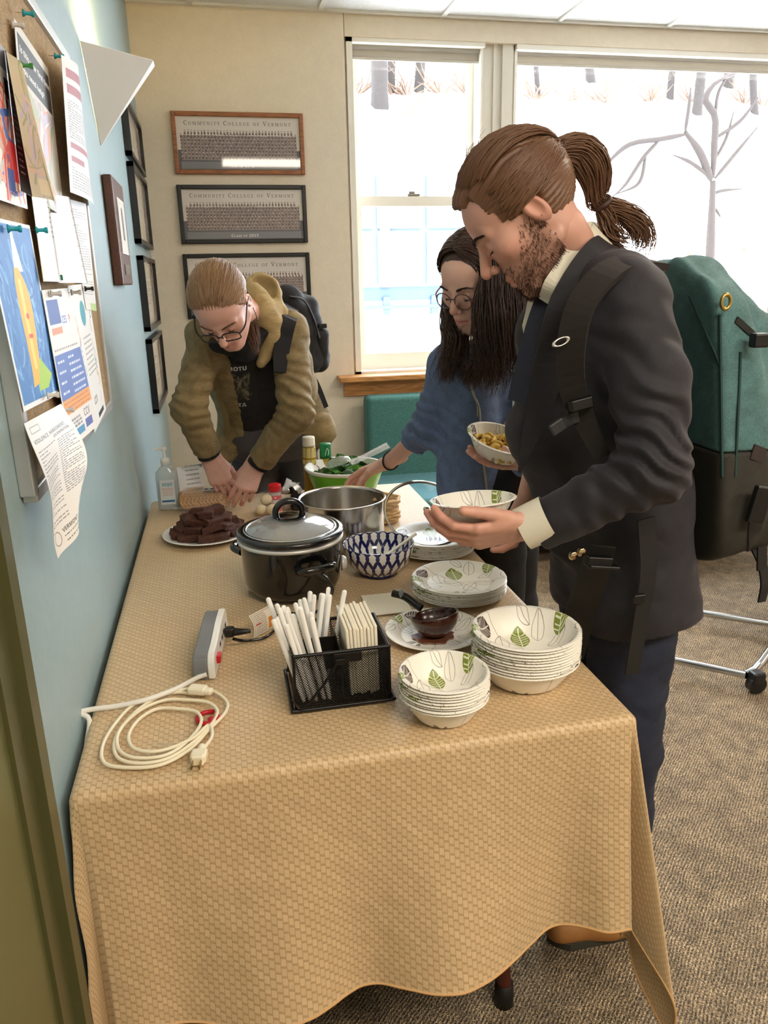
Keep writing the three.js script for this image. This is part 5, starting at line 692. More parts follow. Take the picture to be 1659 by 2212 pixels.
// ---------- power strip, cords ----------
{
  const a = PT(452, 1466), b = PT(480, 1362), len = a.distanceTo(b), mid = a.clone().lerp(b, 0.5), t = thing('power_strip', 'grey and white power strip standing on its edge', 'power strip', [mid.x, TY, mid.z]);
  t.rotation.y = Math.atan2(a.x - b.x, a.z - b.z);
  const sh2 = (h0, h1) => { const s = new THREE.Shape(); const L = len / 2; s.moveTo(-L, 0.001); s.bezierCurveTo(-L - 0.004, h0 * 0.6, -L, h0, -L + 0.02, h0); s.bezierCurveTo(-L * 0.2, h0, 0, h1, L * 0.35, h1); s.lineTo(L - 0.03, h1); s.bezierCurveTo(L, h1, L, h1 * 0.5, L, 0.001); return s; };
  const ex = (d) => ({ depth: d, bevelEnabled: true, bevelSize: 0.003, bevelThickness: 0.003, bevelSegments: 3, curveSegments: 12 });
  const tl = (g) => g.translate(0, 0.003, 0).rotateY(Math.PI / 2);   // shape x -> -z (L end far)
  part('back_shell', tl(new THREE.ExtrudeGeometry(sh2(0.042, 0.052), ex(0.022)).translate(0, 0, -0.026)), mat('#77787a', 0.4), t);
  const sfc = part('socket_face', tl(new THREE.ExtrudeGeometry(sh2(0.045, 0.056), ex(0.008)).translate(0, 0, 0.002)), mat('#eceae4', 0.35), t);
  for (let i = 0; i < 4; i++) part('socket', [-0.0045, 0.0045].map((o) => box(0.001, 0.009, 0.0022, 0.0135, 0.03, 0.02 - i * 0.03 + o)), mat('#222222', 0.6), sfc);
  part('switch', rbox(0.009, 0.016, 0.022, 0.002, 0.016, 0.026, len / 2 - 0.036), mat('#c21423', 0.3), sfc);
  const pg = thing('mains_plug', 'black mains plug of the slow cooker pushed into the power strip', 'plug', [mid.x, TY, mid.z]); pg.rotation.y = t.rotation.y;
  part('body', [rbox(0.022, 0.022, 0.02, 0.006, 0.026, 0.03, -0.035), lathe([[0, 0], [0.009, 0], [0.006, 0.022], [0.0042, 0.034], [0, 0.034]], 14).rotateZ(-Math.PI / 2).translate(0.036, 0.029, -0.035), ...[0, 1, 2].map((i) => new THREE.TorusGeometry(0.0065 - i * 0.0008, 0.0012, 6, 14).rotateY(Math.PI / 2).translate(0.045 + i * 0.006, 0.029, -0.035))], mat('#101011', 0.4), pg);
  t.updateMatrixWorld(true); const inv = t.matrixWorld.clone().invert(), off = (g) => g.applyMatrix4(inv), q = (u, v, y = 0.005) => PT(u, v, TY + y), wc = mat('#e8e4da', 0.4);
  part('power_cord', off(tube([q(447, 1456, 0.012), q(430, 1462, 0.008), q(380, 1488, 0.011), q(315, 1512, 0.011), q(250, 1526, 0.006), q(195, 1533), q(170, 1540, 0.004), V(XL + 0.012, TY - 0.004, q(165, 1545).z), V(XL + 0.008, TY - 0.05, q(190, 1560).z + 0.01), V(XL + 0.008, TY - 0.3, q(190, 1560).z)], 0.0048, 80, 10)), wc, t);
  const px = [[422, 1500], [378, 1496], [297, 1518], [250, 1562], [220, 1618], [228, 1650], [272, 1658], [344, 1653], [406, 1622], [447, 1581], [488, 1537], [491, 1518], [466, 1496], [430, 1486], [369, 1496], [315, 1521], [265, 1568], [247, 1606], [256, 1638], [297, 1649], [359, 1640], [422, 1600], [463, 1556], [469, 1534], [450, 1518], [406, 1512], [359, 1512], [309, 1531], [268, 1565], [253, 1593], [259, 1622], [290, 1637], [359, 1631], [416, 1590], [435, 1556], [422, 1537], [384, 1531], [341, 1531], [305, 1550], [281, 1580], [278, 1600], [292, 1618], [330, 1624], [372, 1615], [420, 1592], [452, 1566], [458, 1590], [440, 1618]];
  const e = thing('extension_cord', 'coiled cream extension cord with two pin plug', 'extension cord'), cm = mat('#ece2c6', 0.45);
  part('cable', tube(px.map(([u, v], i) => q(u, v, 0.004 + 0.0075 * (i / px.length) + (i > 44 ? -0.002 : 0))), 0.0031, 420, 8), cm, e);
  const pp = q(431, 1637), d = q(424, 1660).sub(pp).normalize(), an = Math.atan2(d.x, d.z);
  const plg = part('plug', [rbox(0.026, 0.014, 0.026, 0.004, 0, 0.004, 0.002), rbox(0.02, 0.017, 0.012, 0.003, 0, 0.004, 0.012), lathe([[0.0035, 0], [0.0075, 0.002], [0.006, 0.02], [0.0035, 0.022]], 12).rotateX(-Math.PI / 2).translate(0, 0.003, -0.006)].map((g) => g.rotateY(an).translate(pp.x, TY + 0.006, pp.z)), cm, e);
  part('prong', [-0.0065, 0.0065].map((x) => box(0.0016, 0.006, 0.018, x, 0.004, 0.026).rotateY(an).translate(pp.x, TY + 0.006, pp.z)), mat('#b89b62', 0.25, { metalness: 1 }), plg);
  const ss = q(428, 1498); part('socket_end', [rbox(0.036, 0.015, 0.022, 0.005, 0, 0, 0), rbox(0.016, 0.011, 0.016, 0.004, 0.022, 0, 0.003)].map((g) => g.rotateY(-0.4).translate(ss.x, TY + 0.013, ss.z)), cm, e);
  part('label_flag', sheet((s, u) => q(332 + 52 * s, 1610 - 4 * u, 0.006 + 0.004 * u), 6, 2, 0.0005), cm, e);
  const rp = q(450, 1550); one('ring_clip', [new THREE.TorusGeometry(0.019, 0.0042, 10, 30, 5.2).rotateX(Math.PI / 2).translate(rp.x, TY + 0.005, rp.z), lathe([[0, 0], [0.007, 0], [0.007, 0.008], [0, 0.009]], 16).translate(rp.x + 0.006, TY + 0.001, rp.z + 0.01), stick([rp.x + 0.006, TY + 0.005, rp.z + 0.01], [rp.x + 0.016, TY + 0.005, rp.z + 0.008], 0.003)], mat('#b5121f', 0.35), 'red plastic ring clip lying inside the coiled cord', 'clip');
}
// ---------- people: shared builders ----------
const ell2 = (px, py, pz, cx, cy, cz, rx, ry, rz) => { const x = px - cx, y = py - cy, z = pz - cz, a = x / rx, b = y / ry, c = z / rz, k0 = Math.sqrt(a * a + b * b + c * c), k1 = Math.sqrt(a * a / rx / rx + b * b / ry / ry + c * c / rz / rz); return k1 < 1e-6 ? -Math.min(rx, ry, rz) : k0 * (k0 - 1) / k1; };
const smax = (a, b, k) => -smin(-a, -b, k);
function headField(o = {}) {
  const { jaw = 1, nose = 1, brow = 1, chin = 1, neck = V(0, -0.16, -0.045) } = o;
  return (X, y, z) => {
    const x = Math.abs(X);
    let d = ell2(x, y, z, 0, 0.035, -0.012, 0.074, 0.088, 0.096);
    d = smin(d, ell2(x, y, z, 0, 0.042, 0.03, 0.062, 0.058, 0.056), 0.02);
    d = smin(d, ell2(x, y, z, 0, -0.03, 0.03, 0.057, 0.08, 0.056), 0.025);
    d = smin(d, cap(x, y, z, [0.05 * jaw, -0.055, -0.005, 0.022, -0.098, 0.058, 0.02, 0.016]), 0.02);
    d = smin(d, cap(x, y, z, [0, -0.1 * chin, 0.07, 0.008, -0.1 * chin, 0.07, 0.0175, 0.017]), 0.018);
    d = smin(d, Math.hypot(x - 0.042, y + 0.012, z - 0.056) - 0.023, 0.02);
    d = smin(d, ell2(x, y, z, 0, -0.064, 0.066, 0.03, 0.026, 0.024), 0.02);
    d = smax(d, -(Math.hypot(x - 0.031, y - 0.005, z - 0.098) - 0.0165), 0.014);
    d = smin(d, cap(x, y, z, [0.012, 0.021, 0.084, 0.044, 0.024, 0.069, 0.0085 * brow, 0.008]), 0.012);
    d = smin(d, Math.hypot(x - 0.031, y - 0.002, z - 0.0725) - 0.0132, 0.004);
    d = smin(d, cap(x, y, z, [0, 0.018, 0.084, 0, -0.025, 0.089 + 0.022 * nose, 0.0072, 0.0115]), 0.011);
    d = smin(d, Math.hypot(x - 0.0115, y + 0.031, z - 0.0985) - 0.0085, 0.006);
    d = smax(d, -(Math.hypot(x - 0.0065, y + 0.0405, z - 0.103) - 0.0042), 0.004);
    d = smin(d, cap(x, y, z, [0, -0.0585, 0.0905, 0.02, -0.0625, 0.08, 0.0062, 0.0035]), 0.005);
    d = smin(d, cap(x, y, z, [0, -0.0725, 0.088, 0.018, -0.0675, 0.079, 0.0075, 0.003]), 0.005);
    d = smax(d, -cap(x, y, z, [0, -0.0655, 0.0975, 0.02, -0.0655, 0.086, 0.0018, 0.0012]), 0.003);
    // ear
    const ez = z + 0.012 - 0.2 * y; let e = ell2(x, y, ez, 0.0755 + 0.35 * Math.max(0, -ez) * 0.5, -0.002, 0, 0.0085, 0.030, 0.0175);
    e = smax(e, -ell2(x, y, ez, 0.0855, 0.002, 0.001, 0.0075, 0.021, 0.0105), 0.004); d = smin(d, e, 0.006);
    d = smin(d, cap(x, y, z, [0, -0.045, -0.026, neck.x, neck.y, neck.z, 0.048, 0.047]), 0.02);
    return d;
  };
}
function basis(pos, fwd, roll = 0, scale = 1) { // local +z = fwd, +y up
  const f = V(...fwd).normalize(), up0 = V(0, 1, 0), s = up0.clone().cross(f).normalize(), u = f.clone().cross(s).normalize();
  const m = new THREE.Matrix4().makeBasis(s, u, f).multiply(new THREE.Matrix4().makeRotationZ(roll)); m.scale(V(scale, scale, scale)); m.setPosition(pos); return m;
}
function headMesh(field, m, tone) { const g = surf(field, [-0.095, -0.165, -0.125], [0.095, 0.135, 0.135], 0.0029); paint(g, tone); return g.applyMatrix4(m); }
function skinTone(base, o = {}) {   // base linear rgb
  const { lip = [0.9, 0.62, 0.6], beard = 0, bcol = [0.16, 0.09, 0.06] } = o;
  return (x, y, z) => {
    let c = base.slice(); const ax = Math.abs(x), n = 0.5 + 0.5 * N3(x * 60, y * 60, z * 60);
    const mix = (q, k) => { c = c.map((v, i) => lerp(v, q[i], clamp(k))); };
    mix([base[0] * 1.02, base[1] * 0.8, base[2] * 0.76], 0.55 * Math.exp(-(((ax - 0.042) / 0.022) ** 2) - ((y + 0.022) / 0.022) ** 2) * (z > 0.03) + 0.6 * Math.exp(-((ax / 0.014) ** 2) - ((y + 0.03) / 0.014) ** 2) * (z > 0.085) + 0.5 * (ax > 0.075 && Math.abs(y) < 0.05));
    if (z > 0.07 && ax < 0.022) mix([base[0] * lip[0], base[1] * lip[1], base[2] * lip[2]], Math.exp(-(((y + 0.0655) / 0.009) ** 2) * 1.2) * 0.9);
    if (beard) { const b = sm(-0.02, -0.05, y - 0.25 * Math.max(0, 0.05 - z)) * sm(-0.05, -0.02, z) * (1 - 0.9 * Math.exp(-(((y + 0.0655) / 0.008) ** 2)) * (ax < 0.02)) * (1 - sm(-0.125, -0.15, y)); mix(bcol, beard * b * (0.55 + 0.45 * n)); }
    return c;
  };
}
// hand: +y to fingertips, +z out of the palm, thumb on +x; side = -1 mirrors
function handMesh(m, o = {}) {
  const { side = 1, curl = [0.5, 0.5, 0.5, 0.5], thumb = [0.6, 0.5], spread = 0.06, tcurl = 0.3, col, scale = 1 } = o, L = [], base = [[0.029, 0.088], [0.0095, 0.093], [-0.0105, 0.089], [-0.029, 0.08]], len = [[0.042, 0.026, 0.021], [0.046, 0.03, 0.022], [0.042, 0.028, 0.021], [0.033, 0.021, 0.018]], rad = [0.0092, 0.0094, 0.009, 0.008];
  const palm = []; base.forEach(([x, y], i) => { palm.push([x * 0.55, 0.0, 0, x, y, 0, 0.0165, 0.0125]); });
  palm.push([0.02, 0.02, 0.006, 0.036, 0.055, 0.008, 0.016, 0.011]); palm.push([0, -0.05, -0.003, 0, 0.012, 0, 0.023, 0.022]); palm.push([0.014, -0.05, -0.003, 0.014, 0.012, 0, 0.018, 0.02]); palm.push([-0.014, -0.05, -0.003, -0.014, 0.012, 0, 0.018, 0.02]);
  const fingers = base.map(([x, y], i) => { let p = V(x, y, 0), a = curl[i] * 0.75, sp = (1.5 - i) * spread; const c = []; for (let k = 0; k < 3; k++) { const d = V(Math.sin(sp) * Math.cos(a), Math.cos(sp) * Math.cos(a), Math.sin(a)), q = p.clone().addScaledVector(d, len[i][k]); c.push([...p.toArray(), ...q.toArray(), rad[i] * (1 - 0.07 * k), rad[i] * (0.94 - 0.09 * k)]); p = q; a += curl[i] * (k ? 0.7 : 1.0); } return c; });
  { let p = V(0.03, 0.03, 0.008); const out = thumb[0], fw = thumb[1]; let d = V(Math.sin(out), Math.cos(out), fw).normalize(); const c = []; [0.036, 0.03, 0.024].forEach((l, k) => { const q = p.clone().addScaledVector(d, l); c.push([...p.toArray(), ...q.toArray(), 0.0125 - 0.001 * k, 0.011 - 0.0012 * k]); p = q; d = d.clone().add(V(-tcurl, 0.1, tcurl * 0.6)).normalize(); }); fingers.push(c); }
  const fn = (x0, y, z) => { const x = x0 * side; let d = 1e9; for (const c of palm) d = smin(d, cap(x, y, z * 1.25, c), 0.012); for (const f of fingers) { let e = 1e9; for (const c of f) e = smin(e, cap(x, y, z, c), 0.003); d = smin(d, e, 0.0035); } return d; };
  const g = surf(fn, [-0.11, -0.075, -0.09], [0.11, 0.22, 0.13], 0.0026);
  paint(g, (x, y, z) => { const n = 0.96 + 0.08 * N3(x * 70, y * 70, z * 70), k = sm(0.06, 0.16, y); return [col[0] * n * (1 + 0.02 * k), col[1] * n * lerp(1, 0.9, k), col[2] * n * lerp(1, 0.88, k)]; });
  return g.applyMatrix4(m.clone().scale(V(scale, scale, scale)));
}
function handFrame(pos, dir, palm) { const y = V(...dir).normalize(), z0 = V(...palm), x = y.clone().cross(z0).normalize(), z = x.clone().cross(y).normalize(); return new THREE.Matrix4().makeBasis(x, y, z).setPosition(pos); }
// scalp strands sweeping from a start direction to a target (both local directions from the skull centre)
const skull = (d, inf) => { const r = [0.074 + inf, 0.088 + inf, 0.096 + inf], n = V(...d).normalize(), k = 1 / Math.sqrt((n.x / r[0]) ** 2 + (n.y / r[1]) ** 2 + (n.z / r[2]) ** 2); return V(n.x * k, 0.035 + n.y * k, -0.012 + n.z * k); };
function sweep(m, list, r) { return strands(list.map(({ from, to, inf = 0.012, lift = 0, over = 1 }) => { const a = V(...from).normalize(), b = V(...to).normalize(), pts = []; for (let i = 0; i <= 7; i++) { const t = i / 7 * over, d = a.clone().lerp(b, t).normalize(); pts.push(skull(d.toArray(), inf + lift * Math.sin(Math.PI * Math.min(t, 1)) + (t > 0.9 ? -0.002 : 0)).applyMatrix4(m)); } return { pts, r: r * rr(0.7, 1.2), tip: 0.8 }; }), 4, 9); }
// strands scattered about a guide curve; rad = spread at root, mid, tip
function lock(pts, n, rad, r, wob = 0.004) { const c = curve(pts), out = []; for (let i = 0; i < n; i++) { const a = rr(0, 6.283), q = Math.sqrt(rnd()), ph = rr(0, 6), end = rr(0.62, 1.0), P_ = []; for (let k = 0; k <= 8; k++) { const t = k / 8 * end, p = c.getPoint(t), tan = c.getTangent(t), s = tan.clone().cross(V(0.13, 0.2, 1)).normalize(), u = tan.clone().cross(s), R = t < 0.5 ? lerp(rad[0], rad[1], t * 2) : lerp(rad[1], rad[2], t * 2 - 1); P_.push(p.addScaledVector(s, Math.cos(a) * q * R + wob * Math.sin(t * 7 + ph)).addScaledVector(u, Math.sin(a) * q * R + wob * Math.cos(t * 6 + ph))); } out.push({ pts: P_, r: r * rr(0.7, 1.3), tip: 0.4 }); } return out; }
function fabricTex(r, g, b, s, vary = 0.12, freq = 90) { const a = tnoise(128, s), c = tnoise(12, s + 3); return dataTex(256, 256, (u, v) => { const w = 0.5 + 0.25 * Math.sin(u * freq * 6.283) + 0.25 * Math.sin(v * freq * 6.283), k = 1 - vary + vary * (0.9 * a(u, v) + 0.6 * c(u, v) + 0.5 * w); return [r * k, g * k, b * k]; }); }
function cloth(list, k, fold, lo, hi, cell, cut) {
  const f0 = chain(list, k), fn = (x, y, z) => { let d = f0(x, y, z); if (d < 0.08) d += fold(x, y, z); if (cut) d = cut(x, y, z, d); return d; };
  return sphereUV(surf(fn, lo, hi, cell), 5);
}
const folds = (a, f = 14) => (x, y, z) => a * N3(x * f, y * f * 1.8, z * f) + a * 0.5 * N3(x * f * 2.3 + 4, y * f * 3.2, z * f * 2.3) + a * 0.7 * (1 - 2 * Math.abs(N3(x * f * 0.8 + y * f * 0.9, y * f * 1.3 - x * f * 0.5, z * f)));
// creases that ring a limb near a bend: list of [centre, axis, reach, amp, wavelength]
const ringFolds = (list) => (x, y, z) => { let d = 0; for (const [c, ax, reach, amp, wl] of list) { const px = x - c.x, py = y - c.y, pz = z - c.z, r2 = px * px + py * py + pz * pz; if (r2 > reach * reach * 4) continue; const s = px * ax.x + py * ax.y + pz * ax.z + 0.02 * N3(x * 12, y * 12, z * 12); d += amp * Math.exp(-r2 / reach / reach) * Math.sin(s / wl * 6.283); } return d; };
const bb = (list, pad) => bounds(list, pad);
function bodyCore(list, cells = 0.011) { const [lo, hi] = bb(list, 0.02); return surf(chain(list, 0.04), lo, hi, cells); }
function glassesOn(m, parent, col, lensR, o = {}) {
  const { y = 0.003, z = 0.098, w = 0.031, tilt = 0.05, square = 2.2, tube_ = 0.0016, temple = col } = o, fr = [], ring = (sx) => { const pts = []; for (let i = 0; i <= 28; i++) { const a = i / 28 * 6.2832, c = Math.cos(a), s = Math.sin(a), n = Math.pow(Math.pow(Math.abs(c), square) + Math.pow(Math.abs(s), square), -1 / square); pts.push(V(sx * w + lensR[0] * c * n, y + lensR[1] * s * n, z - 0.1 * Math.abs(sx * w + lensR[0] * c * n) - tilt * s * n * lensR[1])); } return pts; };
  for (const sx of [-1, 1]) fr.push(new THREE.TubeGeometry(new THREE.CatmullRomCurve3(ring(sx)), 40, tube_, 6));
  fr.push(tube([[-w + lensR[0] * 0.9, y + 0.006, z - 0.001], [0, y + 0.009, z + 0.003], [w - lensR[0] * 0.9, y + 0.006, z - 0.001]], tube_, 10, 6));
  const gf = part('glasses_frame', fr.map((g) => g.applyMatrix4(m)), mat(col, 0.3), parent);
  part('glasses_temple', [-1, 1].map((sx) => tube([[sx * (w + lensR[0]), y + 0.006, z - 0.006], [sx * 0.074, y + 0.008, z - 0.03], [sx * 0.0795, y + 0.012, 0.0], [sx * 0.08, y - 0.005, -0.028]], tube_ * 1.2, 20, 6).applyMatrix4(m)), mat(temple, 0.35), gf);
  part('glasses_lens', [-1, 1].map((sx) => { const r = ring(sx), c = V(sx * w, y, z - 0.1 * w), pos = []; for (let i = 0; i < 28; i++) pos.push(c, r[i], r[i + 1]); const g = new THREE.BufferGeometry().setFromPoints(pos); g.computeVertexNormals(); return g.applyMatrix4(m); }), mat('#ffffff', 0.03, { transmission: 1, thickness: 0 }), gf);
  return gf;
}
function brows(m, r, n, col, parent, arch = 0.03) { const L = []; for (const sx of [-1, 1]) for (let i = 0; i < n; i++) { const t = rnd(), x = sx * lerp(0.012, 0.048, t), y = 0.024 + 0.006 * Math.sin(t * 3) + rr(-0.0035, 0.0035) * (1 - 0.5 * t), z = lerp(0.0955, 0.076, t * t) + 0.001; L.push({ pts: [V(x, y, z), V(x + sx * 0.004, y + 0.0015, z), V(x + sx * 0.008, y + 0.001 - 0.002 * t, z - 0.0015)].map((p) => p.applyMatrix4(m)), r }); } const h = L.length / 2, bm = mat(col, 0.8); part('eyebrow', strands(L.slice(0, h), 3, 3), bm, parent); part('eyebrow', strands(L.slice(h), 3, 3), bm, parent); }
function lashes(m, parent) { const lm = mat('#1a1210', 0.7); for (const sx of [-1, 1]) { const L = []; for (let i = 0; i < 22; i++) { const t = i / 21, x = sx * lerp(0.02, 0.043, t), z = 0.0858 - 0.06 * (t - 0.45) ** 2; L.push({ pts: [V(x, -0.0035, z - 0.001), V(x, -0.0055, z + 0.0025), V(x + sx * 0.001, -0.0065, z + 0.005)].map((p) => p.applyMatrix4(m)), r: 0.0005 }); } L.push({ pts: [V(sx * 0.019, -0.004, 0.0825), V(sx * 0.031, -0.0055, 0.0862), V(sx * 0.044, -0.002, 0.0785)].map((p) => p.applyMatrix4(m)), r: 0.0009 }); part('eyelashes', strands(L, 3, 4), lm, parent); } }
// a print laid on a field: flat rectangle pressed along its own normal
function drape(fn, c, right, up, w, h, nu = 8, nv = 8, lift = 0.003) { const r = V(...right).normalize(), n = r.clone().cross(V(...up)).normalize(), u = n.clone().cross(r); return sheet((a, b) => { const p = c.clone().addScaledVector(r, (a - 0.5) * w).addScaledVector(u, (b - 0.5) * h).addScaledVector(n, 0.12); for (let k = 0; k < 120; k++) { const e = fn(p.x, p.y, p.z); if (e < lift) break; p.addScaledVector(n, -Math.max(e * 0.5, 0.0012)); } return p; }, nu, nv); }
const ridges = (a, n = 70) => (x, y, z) => a * Math.sin(Math.atan2(x, y - 0.02) * n + 5 * N3(x * 20, y * 20, z * 14));
const skinMat = () => mat('#ffffff', 0.52, { vertexColors: true });
// ---------- man in the dark suit ----------
{
  const G = thing('person', 'person with tied back brown hair in dark suit wearing a green backpack', 'person', [0.76, 0, -1.4]), off = (g) => g.translate(-0.76, 0, 1.4);
  const skin = [0.62, 0.33, 0.245];
  const hm = basis(P(1134, 468, -1.365), [-0.70, -0.675, -0.20], 0.02, 1.0);
  const neck = P(1262, 590, -1.395), shL = P(1352, 655, -1.235), shR = V(0.73, 1.43, -1.59), elL = P(1412, 1012, -1.12), wrL = P(1135, 1140, -1.2), elR = V(0.82, 1.15, -1.67), wrR = P(1150, 1120, -1.5), hip = V(0.81, 0.92, -1.41);
  const body = [C(neck, hip, 0.05, 0.11), C(shL, shR, 0.045), C(shL, elL, 0.042, 0.036), C(elL, wrL, 0.036, 0.026), C(shR, elR, 0.042, 0.036), C(elR, wrR, 0.036, 0.026), C([0.80, 0.9, -1.33], [0.80, 0.48, -1.31], 0.075, 0.05), C([0.80, 0.48, -1.31], [0.80, 0.09, -1.31], 0.048, 0.036), C([0.80, 0.9, -1.50], [0.82, 0.48, -1.50], 0.075, 0.05), C([0.82, 0.48, -1.50], [0.86, 0.09, -1.50], 0.048, 0.036), C(neck, V(0, -0.06, -0.03).applyMatrix4(hm), 0.047, 0.045)];
  const nk = neck.clone().add(V(-0.02, 0.0, 0)).applyMatrix4(hm.clone().invert()), HO = { jaw: 1.05, nose: 1.05, brow: 1.15, neck: nk };
  const bg = paint(bodyCore(body), () => skin);
  const hg = headMesh(headField(HO), hm, skinTone(skin, { beard: 0.45, bcol: [0.25, 0.13, 0.085] }));
  const hl = handMesh(handFrame(wrL.clone().add(V(0.0, 0.003, 0)), [-0.98, -0.16, -0.06], [-0.08, 0.66, -0.74]), { side: -1, curl: [0.5, 0.52, 0.54, 0.58], thumb: [0.5, 0.12], tcurl: 0.05, spread: 0.05, col: skin });
  const hr = handMesh(handFrame(P(1146, 1045, -1.5), [-0.1, -0.98, 0.05], [-0.75, 0, -0.6]), { side: -1, curl: [0.5, 0.55, 0.6, 0.6], thumb: [0.35, 0.3], col: skin });
  part('body', off(join([bg, hg, hl, hr])), skinMat(), G);
  // suit jacket
  const jk = [C(shL, shR, 0.066), C(P(1330, 620, -1.30), P(1268, 590, -1.40), 0.06, 0.05), C(V(0.70, 1.36, -1.31), V(0.775, 1.06, -1.33), 0.108, 0.104), C(V(0.70, 1.36, -1.49), V(0.775, 1.06, -1.48), 0.108, 0.104), C(V(0.78, 1.05, -1.34), V(0.815, 0.80, -1.33), 0.107, 0.125), C(V(0.78, 1.05, -1.47), V(0.815, 0.80, -1.48), 0.107, 0.125), C(V(0.84, 1.3, -1.4), V(0.83, 1.05, -1.4), 0.06, 0.07), C(P(1225, 700, -1.37), P(1170, 930, -1.38), 0.045, 0.056), C(P(1170, 930, -1.38), P(1225, 1160, -1.39), 0.056, 0.045)];
  const arm = [C(shL, elL.clone().lerp(shL, 0.5).add(V(0.012, 0, 0.01)), 0.069, 0.062), C(elL.clone().lerp(shL, 0.5).add(V(0.012, 0, 0.01)), elL, 0.062, 0.056), C(elL, wrL.clone().add(V(0.03, 0.0, 0)), 0.055, 0.044)], armR = [C(shR, elR, 0.066, 0.055), C(elR, wrR.clone().add(V(0.02, 0.02, 0)), 0.054, 0.042)];
  const all = [...jk, ...arm, ...armR], [lo, hi] = bb(all, 0.02), ax = elL.clone().sub(shL).normalize(), fx = wrL.clone().sub(elL).normalize();
  const rf = ringFolds([[elL.clone().add(V(-0.02, 0.03, 0.02)), V(0.55, 0.8, 0.1).normalize(), 0.09, 0.007, 0.032], [elL.clone().lerp(shL, 0.55), V(0.5, 0.85, 0).normalize(), 0.1, 0.0045, 0.05], [elL.clone().lerp(wrL, 0.3), V(0.8, 0.4, 0.1).normalize(), 0.07, 0.004, 0.04], [shL.clone().add(V(0.03, -0.06, 0)), V(0.4, 0.9, 0.1).normalize(), 0.08, 0.003, 0.045]]);
  const wv = fx.clone(), wc = wrL.clone().addScaledVector(fx, -0.012), fA = chain(jk, 0.06), fB = chain(arm, 0.03), fC = chain(armR, 0.03), F1 = folds(0.0028, 11);
  const neckCut = (x, y, z) => cap(x, y, z, C(neck.clone().add(V(0.02, -0.02, 0)), V(0.59, 1.60, -1.37), 0.063, 0.07));
  const jf = (x, y, z) => { let d = smin(smin(fA(x, y, z), fB(x, y, z), 0.022), fC(x, y, z), 0.03); if (Math.abs(d) < 0.06) d += F1(x, y, z) + rf(x, y, z); const cut = (x - wc.x) * wv.x + (y - wc.y) * wv.y + (z - wc.z) * wv.z; if (z > -1.33 && x < 0.62 && y < 1.25) d = smax(d, cut, 0.006); d = smax(d, -neckCut(x, y, z), 0.01); d = smax(d, 0.775 + 0.04 * Math.sin(x * 9) - y, 0.01); return d; };
  const suit = mat('#ffffff', 0.75, { map: fabricTex(0.115, 0.105, 0.13, 601, 0.3, 60), sheen: 0.6, sheenColor: new THREE.Color(0.25, 0.22, 0.25) });
  const JK = part('jacket', off(sphereUV(surf(jf, lo, hi, 0.0062), 5)), suit, G, 'dark navy suit jacket');
  // lapel, collar, shirt, tie
  const fnX = (y, z, side = 0) => { let x = 0.5; while (x < 0.8 && jf(x, y, z) > 0.001) x += 0.003; return x; };
  const chest = (y, z) => [fnX(y, z) - 0.004, y, z];
  const c0 = P(1330, 545, -1.37), lap = [[...P(1345, 535, -1.40).toArray()], [...P(1296, 548, -1.305).toArray()], [...P(1228, 660, -1.285).toArray()], [...P(1190, 790, -1.29).toArray()], [...P(1150, 930, -1.31).toArray()], [...P(1122, 1020, -1.33).toArray()]];
  part('lapel', off(ribbon(lap, [0.05, 0.06, 0.07, 0.06, 0.035, 0.006], 0.005, [[0.4, 0.75, 0.4], [0.1, 0.4, 0.9], [-0.4, 0.1, 0.9], [-0.5, 0, 0.85]])), suit, JK);
  const shirt = mat('#d9d2bf', 0.7);
  const col = sheet((s, t) => { const a = lerp(-2.55, 2.75, s), r = 0.064 + 0.010 * (1 - t), q = V(Math.sin(a) * r * 0.95, (t - 0.5) * 0.052 + 0.014 * Math.cos(a) * -1, Math.cos(a) * r); return q; }, 44, 6, 0.004);
  part('shirt_collar', off(ribbon([P(1300, 500, -1.40), P(1272, 508, -1.335), P(1238, 562, -1.315), P(1200, 620, -1.30), P(1180, 652, -1.33)].map((v) => v.toArray()), [0.035, 0.042, 0.046, 0.045, 0.03], 0.005, [[0.5, 0.5, 0.6], [0.1, 0.3, 0.95], [-0.3, 0.2, 0.9]])), shirt, G, 'cream shirt collar');
  const cm = basis(neck.clone().lerp(P(1192, 520, -1.38), 0.36), [-0.80, -0.58, -0.10], 0); part('collar_band', off(col.applyMatrix4(cm)), shirt, G, 'cream shirt collar');
  part('shirt_front', off(ribbon([P(1172, 625, -1.385).toArray(), P(1172, 700, -1.36).toArray(), P(1165, 800, -1.36).toArray()], [0.05, 0.08, 0.05], 0.012, [[-0.8, 0.2, 0.55]])), shirt, G);
  part('cuff', off(stick(wrL.clone().addScaledVector(fx, -0.045), wrL.clone().addScaledVector(fx, 0.006), 0.0395, 0.0385, 24, true)), shirt, G);
  part('tie', off(join([ribbon([P(1176, 640, -1.35).toArray(), P(1160, 700, -1.34).toArray(), P(1140, 800, -1.335).toArray(), P(1128, 870, -1.345).toArray()], [0.03, 0.038, 0.05, 0.058], 0.008, [[-0.75, 0.1, 0.65]])])), mat('#ffffff', 0.5, { map: canvasTex(64, 64, (x, w, h) => { x.fillStyle = '#12172b'; x.fillRect(0, 0, w, h); x.fillStyle = '#8a6a50'; x.fillRect(30, 30, 4, 4); }) }), G);
  for (const [u, v] of [[1238, 1200], [1256, 1192]]) part('button', off(new THREE.SphereGeometry(0.009, 16, 10).scale(1, 1, 0.6).translate(...P(u, v, -1.203).toArray())), mat('#b9a684', 0.15, { metalness: 1 }), JK);
